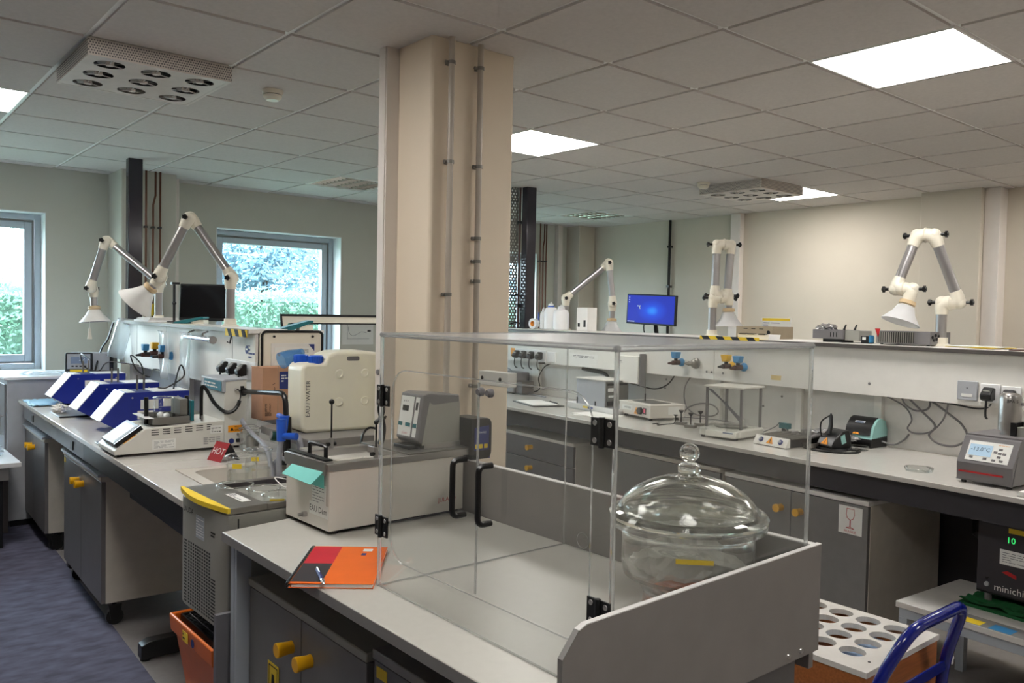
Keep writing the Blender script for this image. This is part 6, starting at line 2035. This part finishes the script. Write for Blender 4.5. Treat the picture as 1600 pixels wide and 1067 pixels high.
# three plunger weights
WT = 'three small plunger weights on the right bench'
def weight(loc, l):
    t = thing('plunger_weight', l, 'weight', RF, loc, math.radians(20), WT)
    box(t, 'block', 'steel_d', -.022, .022, -.032, .032, 0, .018, bev=.002)
    B().cyl((0, 0, .018), (0, 0, .075), .0045, n=8).out('stem', 'black', t)
    B().lathe([(0, .068), (.006, .070), (.016, .084), (.016, .089), (0, .089)], n=16).out('head', 'black', t)
weight((.405, 2.075, .9), 'plunger weight with black head, leftmost of three')
weight((.355, 1.952, .9), 'plunger weight with black head, nearest of three')
weight((.475, 1.985, .9), 'plunger weight with black head, rightmost of three')
t = thing('drip_spike', 'bent black wire clip on the bench beside the plunger weights', 'clip', RF, (.25, 2.10, .9))
B().tube([(.0, .06, .004), (.01, .02, .012), (-.02, -.0, .006), (.03, -.03, .012), (.06, -.06, .02), (.065, -.065, .065)], .0035, 6, smooth=4).out('wire', 'black', t)
B().lathe([(0, 0), (.013, 0), (.013, .006), (0, .006)], (.065, -.065, .065), 12).out('head', 'black', t)
cable('thin dark rod lying on the bench behind the plunger weights', RF, [(.60, 2.25, .915), (.64, 2.0, .925), (.64, 1.8, .918)], .0035, 'mgrey')
# beige shaker plate
t = thing('shaker_plate', 'beige flat shaker with dial, red switch and thin upright rod', 'shaker', RF, (.335, 2.27, .9), math.radians(-11))
Lx, Ly = .26, .36
box(t, 'body', 'wash', 0, Lx, 0, Ly, .018, .095, bev=.003)
box(t, 'top_plate', 'wash', -.004, Lx + .004, -.004, Ly + .004, .092, .098, bev=.002)
box(t, 'platform', 'steel_d', .06, .21, .08, .30, .098, .101)
pl_ = plate(t, 'name_plate', 'label', (-.0003, .265, .062), (0, -1, 0), (0, 0, 1), .12, .030)
text(pl_, 'lettering', 'LABORBED', (-.0003, .258, .062), (0, -1, 0), (0, 0, 1), .017, 'ink', th=.0016)
triangle_sign(t, 'warning_triangle', (-.0003, .155, .045), (0, -1, 0), (0, 0, 1), .05, .001)
B().lathe([(0, 0), (.024, 0), (.022, .018), (0, .018)], (0, .105, .055), 20, ax=(-1, 0, 0)).out('dial', 'black', t)
sw = box(t, 'switch', 'black', -.004, 0, .045, .075, .038, .078)
box(sw, 'lamp', 'redlamp', -.0055, -.004, .05, .066, .048, .07)
plate(t, 'side_label', 'label', (.18, -.0003, .062), (1, 0, 0), (0, 0, 1), .09, .05)
B().cyl((.12, .24, .101), (.12, .24, .15), .005, n=8).out('rod_base', 'black', t)
B().cyl((.12, .24, .15), (.12, .24, .40), .0028, n=8).out('rod', 'steel_d', t)
for (x, y) in ((.03, .04), (.03, Ly - .04), (Lx - .03, .04), (Lx - .03, Ly - .04)):
    B().lathe([(0, 0), (.016, 0), (.012, .012), (.008, .018), (0, .018)], (x, y, 0), 12).out('foot', 'black', t)
t = thing('paper_sheets', 'white paper sheets lying in front of the white tray', 'paper', RF, (.25, 2.66, .9))
box(t, 'sheet', 'paper', -.10, .10, -.15, .14, .0005, .003, mx=Matrix.Rotation(.3, 4, 'Z'))
box(t, 'sheet', 'paper', -.11, .08, -.13, .15, .0035, .006, mx=Matrix.Rotation(-.1, 4, 'Z'))
t = thing('white_tray', 'shallow white plastic tray under the grey instrument', 'tray', RF, (.53, 2.86, .9), math.radians(-3))
taper(B(), -.20, .20, -.29, .25, 0, .045, .02, .004).out('tray', 'whitep', t, bev=.004)
plate(t, 'yellow_strip', 'yellow', (-.1945, .02, .026), (0, -1, 0), (.3, 0, 1), .05, .013, .003)
plate(t, 'blue_strip', 'ink_b', (-.1945, -.035, .026), (0, -1, 0), (.3, 0, 1), .05, .013, .003)
t = thing('crumpled_wrap', 'crumpled clear wrap lying in the white tray', 'wrap', RF, (.54, 2.69, .906))
b = B()
bmesh.ops.create_icosphere(b.bm, subdivisions=3, radius=1)
for v in b.bm.verts:
    k = 1 + .3 * math.sin(v.co.x * 7) * math.sin(v.co.y * 8 + 1)
    v.co = Vector((v.co.x * .07 * k, v.co.y * .06 * k, max(0, .02 + v.co.z * .045 * k)))
b.out('film', 'frost', t, smooth=False)
t = thing('bench_instrument', 'blue-grey boxy instrument standing in the white tray', 'instrument', RF, (.43, 2.80, .906))
Lx, Ly, Hz = .22, .30, .20
box(t, 'housing', 'cabgrey', 0, Lx, 0, Ly, .012, Hz, bev=.003)
box(t, 'top_lid', 'panel', -.006, Lx + .006, -.004, Ly + .006, Hz, Hz + .008, bev=.002)
rp = box(t, 'rear_panel', 'steel_d', .008, Lx - .006, -.003, 0, .02, Hz - .005)
box(rp, 'slot', 'ink', .02, Lx - .015, -.004, -.003, Hz - .03, Hz - .015)
plate(rp, 'label_plate', 'label', (.05, -.0032, .14), (1, 0, 0), (0, 0, 1), .05, .025)
plate(rp, 'label_plate', 'label', (.06, -.0032, .095), (1, 0, 0), (0, 0, 1), .06, .015)
B().lathe([(0, 0), (.03, 0), (.03, .004), (.018, .005), (0, .005)], (.10, -.003, .06), 18, ax=(0, -1, 0)).out('fan_guard', 'ink', rp)
box(rp, 'connector', 'ink', .02, .07, -.01, -.003, .03, .06)
b = B().box(-.003, 0, .09, .10, .02, .055); b.box(-.003, 0, .285, .295, .02, .07)
b.out('foot_strip', 'ink', t)
for (x, y) in ((.02, .03), (.02, Ly - .03), (Lx - .02, .03), (Lx - .02, Ly - .03)):
    B().cyl((x, y, -.002), (x, y, .013), .010, n=8).out('foot', 'black', t)
t = thing('wall_box', 'white wall box hanging in front of the right spine', 'box', RF, (.62, 2.775, 1.18))
box(t, 'cover', 'panel', -.03, .028, -.125, .115, -.085, .10, bev=.004)
box(t, 'side_rail', 'mgrey', -.02, .028, -.14, -.126, -.10, .12)
lines(t, 'print', 'ink_g', (-.0304, 0, .06), (0, -1, 0), (0, 0, 1), .12, .02, 2, .0008, seed=4)
t = thing('document_pocket', 'white printed sheet in a clear pocket on the right spine', 'notice', RF, (.65, 3.30, 1.215))
box(t, 'sheet', 'paper', -.002, 0, -.17, .15, -.045, .05)
lines(t, 'print', 'ink_g', (-.0022, -.01, .03), (0, -1, 0), (0, 0, 1), .24, .02, 2, .0008, seed=14)
t = thing('clipboard', 'black clipboard with white paper and pen on the right bench', 'clipboard', RF, (.30, 3.38, .9), math.radians(-14))
box(t, 'board', 'black', -.12, .12, -.20, .20, .001, .007, bev=.002)
box(t, 'sheet', 'paper', -.105, .09, -.16, .17, .007, .012)
B().tube([(.10, -.12, .016), (.105, .02, .016)], .0045, 8).out('pen', 'ink', t)
t = thing('grey_meter', 'grey bench meter at the far end partly behind the pillar', 'meter', RF, (.55, 4.05, .9))
box(t, 'housing', 'mgrey', 0, .16, -.01, .26, .012, .175, bev=.008)
box(t, 'rear_cover', 'edge_d', .02, .14, -.10, -.01, .012, .11, bev=.004)
box(t, 'keypad', 'edge_d', -.003, 0, .03, .22, .05, .13)
for (x, y) in ((.02, .02), (.02, .23), (.14, .02), (.14, .23)):
    B().cyl((x, y, 0), (x, y, .013), .010, n=8).out('foot', 'black', t)

# ---- shelf of the right spine
t = thing('kraft_carton', 'flat brown cardboard carton behind the striped tape on the right shelf', 'carton', RF, (.87, 1.78, 1.4305))
box(t, 'body', 'kraft_d', 0, .2, 0, .28, 0, .075, bev=.001)
box(t, 'flap', 'kraft_d', -.0015, 0, .002, .278, .001, .073)
b = B()
for k in range(3):
    b.box(-.003, -.0014, .07 + k * .06, .10 + k * .06, .058, .062)
b.out('print', 'ink', t)
B().lathe([(0, 0), (.012, 0), (.012, .003), (0, .003)], (-.0015, .03, .04), 12, ax=(-1, 0, 0)).out('round_print', 'ink', t)
t = thing('white_tray_flat', 'low white tray standing before the brown carton on the right shelf', 'tray', RF, (.74, 1.80, 1.4305))
taper(B(), -.05, .06, -.13, .10, 0, .03, .004, .003).out('tray', 'whitep', t)
for y in (-.08, .0, .06):
    box(t, 'black_clip', 'ink', -.052, -.03, y - .025, y + .025, .028, .034)
t = thing('label_card', 'white printed card with yellow edge standing behind the brown carton', 'card', RF, (1.10, 1.84, 1.4305))
box(t, 'card', 'label', -.003, .003, -.02, .20, 0, .13)
box(t, 'yellow_edge', 'yellow', -.0042, -.003, -.015, .195, .112, .128)
lines(t, 'print', 'ink_b', (-.003, .09, .07), (0, -1, 0), (0, 0, 1), .19, .07, 5, .0016, seed=44, frac=.3)
t = thing('grey_console', 'grey slotted console box with dark switches on the right shelf', 'console', RF, (.80, 1.20, 1.4305))
box(t, 'body', 'mgrey', 0, .16, .06, .255, .018, .07, bev=.003)
box(t, 'light_part', 'lgrey', .01, .13, -.03, .058, .012, .068, bev=.003)
box(t, 'foot_block', 'ink', .02, .13, .08, .2, 0, .02)
b = B()
for k in range(3):
    b.box(-.001, .002, .10 + k * .018, .105 + k * .018, .03, .055)
b.out('slots', 'ink', t)
for y in (.095, .03):
    B().tube([(.06, y, .068), (.062, y - .003, .082), (.066, y - .008, .10)], [.008, .005, .004], 8).out('toggle', 'ink', t)
t = thing('metal_scraps', 'pile of crumpled metal foil on the grey console', 'foil', RF, (.86, 1.40, 1.5008))
b = B()
bmesh.ops.create_icosphere(b.bm, subdivisions=3, radius=1)
for v in b.bm.verts:
    k = 1 + .4 * math.sin(v.co.x * 8) * math.sin(v.co.y * 9 + 1)
    v.co = Vector((v.co.x * .04 * k, v.co.y * .055 * k, max(0, .008 + v.co.z * .022 * k)))
b.out('foil', 'foil', t, smooth=False)
t = thing('small_adapter', 'small black and blue adapter between the console and the ribbed amplifier', 'adapter', RF, (.80, 1.125, 1.4305))
box(t, 'body', 'black', 0, .05, -.02, .03, 0, .04, bev=.003)
box(t, 'blue_part', 'lightblue', -.004, .02, -.035, -.018, .006, .045, bev=.003)
box(t, 'label', 'label', -.001, 0, .0, .02, .02, .035)
t = thing('ribbed_amplifier', 'grey ribbed amplifier box beside the rightmost fume arm', 'amplifier', RF, (.80, .775, 1.4305))
box(t, 'body', 'mgrey', 0, .20, 0, .29, .006, .072, bev=.002)
box(t, 'recess', 'ink', -.001, .001, .085, .285, .012, .066)
for k in range(17):
    y = .088 + k * .0118
    box(t, 'rib', 'lgrey', -.004, .0, y, y + .0055, .010, .068)
b = B()
for (x, z) in ((.02, .045), (.05, .055), (.035, .03), (.08, .05), (.06, .035)):
    b.lathe([(0, 0), (.008, 0), (.008, .004), (0, .004)], (x, 0, z), 10, ax=(0, -1, 0))
b.out('connectors', 'ink', t)
for (x, y) in ((.02, .02), (.02, .27), (.18, .02), (.18, .27)):
    B().cyl((x, y, 0), (x, y, .007), .008, n=8).out('foot', 'black', t)
t = thing('leaflets', 'loose pale leaflets lying at the right end of the shelf', 'paper', RF, (.80, .53, 1.4305))
for k, (a, mt) in enumerate(((.2, 'paper'), (-.15, 'yellow'), (.05, 'label'))):
    box(t, 'leaflet', mt, -.09, .09, -.12, .12, .0005 + k * .004, .003 + k * .004, mx=Matrix.Rotation(a, 4, 'Z'))
t = thing('brown_folder', 'thin brown folder at the far right end of the shelf', 'folder', RF, (.78, .27, 1.4305))
box(t, 'cover', 'brown', -.09, .09, -.10, .10, 0, .004, mx=Matrix.Rotation(.25, 4, 'Z'))
def bottle(label, y, x, r, h, cap, rz=0):
    t = thing('wash_bottle', label, 'bottle', RF, (x, y, 1.4305), rz, 'white bottles on the right shelf')
    B().lathe([(0, 0), (r - .006, 0), (r, .008), (r, h * .72), (r * .82, h * .84), (r * .38, h * .9), (r * .38, h * .94), (0, h * .94)], n=28).out('body', 'whitep', t)
    B().lathe([(0, h * .9), (r * .45, h * .9), (r * .42, h), (r * .16, h * 1.03), (.004, h * 1.09), (0, h * 1.09)], n=20).out('cap', cap, t)
    return t
t = bottle('white wash bottle with blue neck ring on the right shelf', 3.965, .86, .055, .21, 'whitep')
B().lathe([(.012, .183), (.028, .183), (.028, .196), (.012, .196)], n=20, closed=True).out('neck_ring', 'bluecap', t)
bottle('broad white bottle standing right of the blue-ringed wash bottle', 3.83, .86, .065, .19, 'whitep')
bottle('slim white bottle standing left of the blue-ringed wash bottle', 4.09, .88, .03, .17, 'whitep')
t = thing('white_carton', 'off-white carton with dark print behind the far fume arm', 'carton', RF, (.92, 3.575, 1.4305))
box(t, 'body', 'paper', 0, .1, 0, .13, 0, .185, bev=.002)
box(t, 'print', 'ink', -.001, 0, .09, .115, .03, .06)
box(t, 'print', 'ink', -.001, 0, .02, .045, .03, .085)
t = thing('tape_roll', 'white tape roll with orange core at the far end of the right shelf', 'roll', RF, (.84, 4.17, 1.4755))
B().lathe([(.025, -.02), (.044, -.02), (.044, .02), (.025, .02)], (0, 0, 0), 24, ax=(1, .2, 0), closed=True).out('tape', 'whitep', t)
B().lathe([(.020, -.018), (.025, -.018), (.025, .018), (.020, .018)], (0, 0, 0), 24, ax=(1, .2, 0), closed=True).out('core', 'warn', t)

# service pole, perforated cable tray and red pipe
t = thing('service_pole', 'glossy dark slate square pole from right island to ceiling', 'pole', RF, (.935, 4.40, 1.4305))
box(t, 'post', 'polegrey', -.05, .05, -.04, .04, 0, ZC - .006 - 1.4305, bev=.006)
box(t, 'base_plate', 'polegrey', -.07, .07, -.06, .06, 0, .012, bev=.003)
t = thing('cable_tray', 'perforated steel cable tray standing beside the right dark pole', 'tray', RF, (.825, 4.47, .51))
b = B()
zz0, zz1, n = .921, ZC - .006 - .51, 48
hw = .045
cols = (-.045, -.03, -.015, .0, .015, .03, .045)
step = (zz1 - zz0) / n
for r_ in range(n):
    z = zz0 + r_ * step
    b.box(-.045, .045, -.002, .0, z, z + step * .45)
    off = 0
    for q in (0, 2, 4) if r_ % 2 == 0 else (1, 3, 5):
        b.box(-.045 + q * .015, -.045 + (q + 1) * .015, -.002, 0, z + step * .45, z + step)
b.box(-.045, -.0435, 0, .03, zz0, zz1); b.box(.0435, .045, 0, .03, zz0, zz1)
b.out('perforated_web', 'steel_d', t, smooth=False)
for z in (.96, 1.2):
    B().tube([(-.02, -.01, z), (.05, -.015, z + .01), (.09, -.02, z - .02), (.10, -.02, z - .10)], .007, 6, smooth=3).out('cable', 'black', t)
t = thing('red_pipe', 'dark red-brown pipe beside the perforated cable tray', 'pipe', RF, (.878, 4.455, .0))
B().cyl((0, 0, 1.431), (0, 0, ZC - .006), .011, n=10).out('pipe', 'brown', t)
for z in (1.63, 2.35):
    box(t, 'clamp', 'black', -.02, .02, -.018, .018, z - .012, z + .012)
B().tube([(0, 0, 1.62), (.02, -.002, 1.615), (.045, -.01, 1.62)], .009, 8).out('branch', 'brown', t)

# fume arms of the right island
HR = (_rt.x, _rt.y, 0)
fume_arm('far fume arm on the right shelf reaching up and right to the blue screen', (4.66, 4.91, 1.43), (4.668, 4.906, 1.69), (4.939, 4.692, 1.985), (4.961, 4.659, 1.655), (4.955, 4.655, 1.47), VW, hood='clear', hr=.088, hl=.08, off=.02)
fume_arm('folded middle fume arm on the right shelf with clear hood', (4.485, 3.268, 1.43), (4.49, 3.265, 1.682), (4.512, 3.26, 2.032), (4.500, 3.258, 1.70), (4.502, 3.255, 1.45), HR, hood='clear', hr=.09, hl=.085, neck=.06, off=.046)
h3 = Vector(HR) * .75 - Vector(VW) * .66
fume_arm('nearest fume arm on the right shelf, peak beside the right pier', (4.41, 1.795, 1.43), (4.408, 1.796, 1.655), (4.312, 1.891, 1.995), (4.226, 1.951, 1.718), (4.175, 1.985, 1.54), h3, hood='clear', hr=.09, hl=.085, neck=.04, off=.040)
t = thing('red_tag', 'tiny red tag hanging under the clear hood of the rightmost arm', 'tag', WF, (4.125, 2.03, 1.515))
B().poly3([(-.008, .01, 0), (.008, -.01, 0), (.002, -.002, -.045)], .003).out('tag', 'ink_r', t)

# blue-screen monitor on a wall bench
t = thing('side_worktop', 'plain worktop along the right wall under the blue-screen monitor', 'worktop', WF, (7.0, 5.4, 0))
box(t, 'slab', 'top', -.35, .39, -2.0, 2.0, .876, .9, bev=.002)
for y in (-1.9, 0, 1.85):
    box(t, 'support', 'panel', -.25, .38, y, y + .03, 0, .876)
t = thing('desktop_monitor', 'monitor showing a blue desktop near the far right wall', 'monitor', WF, (6.98, 5.90, .9))
rot = Matrix.Translation((-.08, 0, .73)) @ Matrix.Rotation(math.radians(-82), 4, 'Z') @ Matrix.Rotation(math.radians(2), 4, 'Y')
box(t, 'casing', 'black', -.31, .31, -.02, .02, -.165, .165, bev=.006, mx=rot)
def screen_mat():
    m = D.materials.new('blue_desktop_screen')
    m.use_nodes = True
    nt = m.node_tree
    bs = nt.nodes['Principled BSDF']
    bs.inputs['Base Color'].default_value = (.01, .01, .02, 1)
    tc = nt.nodes.new('ShaderNodeTexCoord')
    mp = nt.nodes.new('ShaderNodeMapping')
    mp.inputs['Location'].default_value = (-.55, -.5, -.45)
    mp.inputs['Scale'].default_value = (1, 1, 1)
    gr = nt.nodes.new('ShaderNodeTexGradient'); gr.gradient_type = 'SPHERICAL'
    mp2 = nt.nodes.new('ShaderNodeMapping'); mp2.inputs['Scale'].default_value = (2.2, 2.2, 2.6)
    rp = nt.nodes.new('ShaderNodeValToRGB')
    rp.color_ramp.elements[0].color = (.005, .02, .42, 1)
    rp.color_ramp.elements[1].color = (.02, .30, .95, 1)
    e = rp.color_ramp.elements.new(.55); e.color = (.005, .06, .66, 1)
    nt.links.new(tc.outputs['Generated'], mp.inputs[0]); nt.links.new(mp.outputs[0], mp2.inputs[0])
    nt.links.new(mp2.outputs[0], gr.inputs[0]); nt.links.new(gr.outputs['Fac'], rp.inputs[0])
    nt.links.new(rp.outputs[0], bs.inputs['Emission Color'])
    bs.inputs['Emission Strength'].default_value = 0.42
    return m
M['desktop'] = screen_mat()
sc_ = box(t, 'screen', 'desktop', -.295, .295, -.0215, -.0195, -.145, .15, mx=rot)
b = B()
for k in range(3):
    b.box(-.285, -.272, -.0222, -.0215, .12 - k * .025, .132 - k * .025, rot)
for (x, z) in ((-.17, .03), (-.145, .03), (-.145, .005), (-.15, .018)):
    b.box(x, x + .014, -.0222, -.0215, z, z + .012, rot)
b.box(-.29, -.2, -.0222, -.0215, -.14, -.13, rot)
b.out('screen_icons', 'label', sc_)
B().tube([(-.02, 0, .62), (.03, 0, .4), (.05, 0, .02)], .022, 8).out('stand', 'black', t)
B().lathe([(0, 0), (.12, 0), (.11, .015), (0, .018)], (.02, 0, 0), 24).out('base', 'black', t)
for y in (-.03, .12, -.2):
    B().tube([(-.06, y, .6), (-.06, y, .5), (-.03, y - .02, .40)], .006, 6, smooth=3).out('cable', 'black', t)

# ---------------------------------------------------------------- below the right bench
t = thing('low_table', 'low white table under the right bench with an aluminium frame', 'table', RF, (.0, .0, 0))
box(t, 'top', 'whiteboard', -.07, .46, -1.0, .42, .375, .40, bev=.002)
for (x0, x1, y0, y1) in ((-.06, -.025, -1.0, .41), (.42, .455, -1.0, .41), (-.025, .42, .375, .41)):
    box(t, 'rail', 'alu', x0, x1, y0, y1, .335, .375, bev=.002)
for (x, y) in ((-.06, .375), (.42, .375), (-.06, -.98), (.42, -.98)):
    b = B().box(x, x + .035, y, y + .035, 0, .335); b.box(x - .001, x, y + .013, y + .022, .01, .33)
    b.out('leg', 'alu', t, bev=.002)
b = B()
o = box(t, 'tape_strip', 'lightblue', -.062, .0, .20, .255, .40, .4008)
box(t, 'tape_strip', 'yellow', -.064, -.01, .09, .165, .40, .4008, label='yellow tape strip on the low table edge')
box(t, 'tape_strip', 'lightblue', -.064, .0, -.02, .06, .40, .4008)
box(t, 'dark_strip', 'edge', -.069, .03, -1.0, .26, .40, .4004)
t = thing('foam_mat', 'green foam mat under the small black chiller', 'mat', RF, (.24, -.1, .4005))
b = B()
n = 16
g = []
rnd = random.Random(5)
for j in range(n):
    g.append([b.bm.verts.new((-.12 + .3 * i / 15, -.24 + .60 * j / 15, .012 + rnd.uniform(0, .018))) for i in range(16)])
for j in range(n - 1):
    for i in range(15):
        b.bm.faces.new((g[j][i], g[j][i + 1], g[j + 1][i + 1], g[j + 1][i]))
b.box(-.12, .18, -.24, .36, 0, .012)
b.out('mat', 'green', t, smooth=False)
t = thing('bench_chiller', 'small black chiller with green figures on a green mat', 'chiller', RF, (.20, -.20, .43))
Lx, Ly, Hz = .24, .43, .345
box(t, 'housing', 'blacksteel', 0, Lx, 0, Ly, .02, Hz, bev=.004)
ff = box(t, 'front_panel', 'apron_d', -.005, 0, .004, Ly - .004, .03, Hz - .004, bev=.001)
box(ff, 'yellow_label', 'yellow', -.0065, -.005, .10, .31, .285, .305)
text(ff, 'display', '10', (-.005, .30, .255), (0, -1, 0), (0, 0, 1), .035, 'greenled', th=.001)
plate(ff, 'white_label', 'label', (-.005, .285, .185), (0, -1, 0), (0, 0, 1), .11, .06)
lines(ff, 'label_print', 'ink_g', (-.0052, .285, .185), (0, -1, 0), (0, 0, 1), .09, .045, 5, .0014, seed=24, frac=.25)
text(ff, 'lettering', 'minichiller', (-.005, .275, .055), (0, -1, 0), (0, 0, 1), .04, 'label', th=.001)
B().poly3([(-.0062, .33, .122), (-.0062, .275, .105), (-.0062, .275, .12), (-.0062, .31, .132)], .0006).out('red_mark', 'ink_r', ff, smooth=False)
B().poly3([(-.0062, .235, .085), (-.0062, .16, .145), (-.0062, .14, .145), (-.0062, .15, .06), (-.0062, .17, .06), (-.0062, .165, .10)], .0006).out('white_mark', 'label', ff, smooth=False)
B().lathe([(0, 0), (.010, 0), (.009, .008), (0, .008)], (-.005, .385, .06), 14, ax=(-1, 0, 0)).out('drain_cap', 'cabgrey', t)
B().lathe([(0, 0), (.006, 0), (.006, .004), (0, .004)], (-.005, .385, .085), 10, ax=(-1, 0, 0)).out('screw', 'black', t)
box(t, 'top_lid', 'blacksteel', -.006, Lx + .004, -.004, Ly + .004, Hz, Hz + .012, bev=.003)
for (x, y) in ((.02, .04), (.02, Ly - .04), (.22, .04), (.22, Ly - .04)):
    B().cyl((x, y, -.012), (x, y, .02), .014, n=10).out('foot', 'mgrey', t)

# trolley with wooden bottle box
t = thing('bottle_box', 'wooden box with a white top full of round holes on the blue trolley', 'box', WF, (2.387, 1.172, .262))
LX, LY, zt = .498, .56, .238
b = B()
for (x0, x1, y0, y1) in ((.004, LX - .004, .004, .02), (.004, LX - .004, LY - .02, LY - .004), (.004, .02, .02, LY - .02), (LX - .02, LX - .004, .02, LY - .02)):
    b.box(x0, x1, y0, y1, 0, zt - .018)
b.out('side_boards', 'wood', t, bev=.001)
box(t, 'bottom_board', 'wood_in', .02, LX - .02, .02, LY - .02, .06, .09)
box(t, 'blue_lining', 'bluefilm', .03, LX - .03, .03, .25, .165, .17)
b = B()
hx = [2.511 - 2.387 + .1 * k for k in range(4)]
hy = [1.282 - 1.172 + .1 * k for k in range(4)]
z0, z1 = zt - .018, zt
n = 24
for cx in hx:
    for cy in hy:
        rb_, rt_, sq, sb = [], [], [], []
        for q in range(n):
            a = 2 * math.pi * q / n
            ca, sa = math.cos(a), math.sin(a)
            m_ = max(abs(ca), abs(sa))
            rb_.append(b.bm.verts.new((cx + .041 * ca, cy + .041 * sa, z0)))
            rt_.append(b.bm.verts.new((cx + .041 * ca, cy + .041 * sa, z1)))
            sq.append(b.bm.verts.new((cx + .05 * ca / m_, cy + .05 * sa / m_, z1)))
            sb.append(b.bm.verts.new((cx + .05 * ca / m_, cy + .05 * sa / m_, z0)))
        b.loft([sb, rb_, rt_, sq], caps=False)
xa, xb, ya, yb = hx[0] - .05, hx[-1] + .05, hy[0] - .05, hy[-1] + .05
b.box(0, xa, 0, LY, z0, z1); b.box(xb, LX, 0, LY, z0, z1); b.box(xa, xb, 0, ya, z0, z1); b.box(xa, xb, yb, LY, z0, z1)
b.out('top_board', 'trolwhite', t, smooth=False)
B().lathe([(0, 0), (.005, 0), (.005, .001), (0, .001)], (.085, .035, zt), 8).out('screw', 'ink', t)
t = thing('blue_trolley', 'blue tubular hand trolley carrying the wooden bottle box', 'trolley', WF, (2.6, 1.3, 0))
def tr(p): return (p[0] - 2.6, p[1] - 1.3, p[2])
B().tube(fil([tr(p) for p in ((2.838, 1.15, .24), (2.826, 1.13, .44), (2.800, 1.062, .655), (2.425, 1.064, .655), (2.352, 1.13, .48), (2.31, 1.15, .24))], .075, 8), .018, 16).out('handle', 'bluetube', t)
b = B().prism([tr(p)[:2] for p in ((2.345, 1.118, 0), (2.83, 1.118, 0), (2.83, 1.126, 0), (2.345, 1.126, 0))], 'z', .415, .45)
b.out('cross_bar', 'bluetube', t, bev=.002)
b = B().cyl(tr((2.84, 1.13, .445)), tr((2.865, 1.12, .445)), .008, n=8); b.box(.25, .262, -.185, -.17, .425, .452)
b.out('latch', 'whitep', t)
box(t, 'deck', 'bluetube', 2.29 - 2.6, 2.91 - 2.6, 1.13 - 1.3, 1.80 - 1.3, .225, .26, bev=.004)
for (x, y) in ((2.36, 1.2), (2.84, 1.2), (2.36, 1.74), (2.84, 1.74)):
    c = B().box(x - 2.6 - .025, x - 2.6 + .025, y - 1.3 - .012, y - 1.3 + .012, .08, .225).out('caster', 'steel', t)
    B().cyl(tr((x, y - .016, .062)), tr((x, y + .016, .062)), .062, n=20).out('wheel', 'black', c)
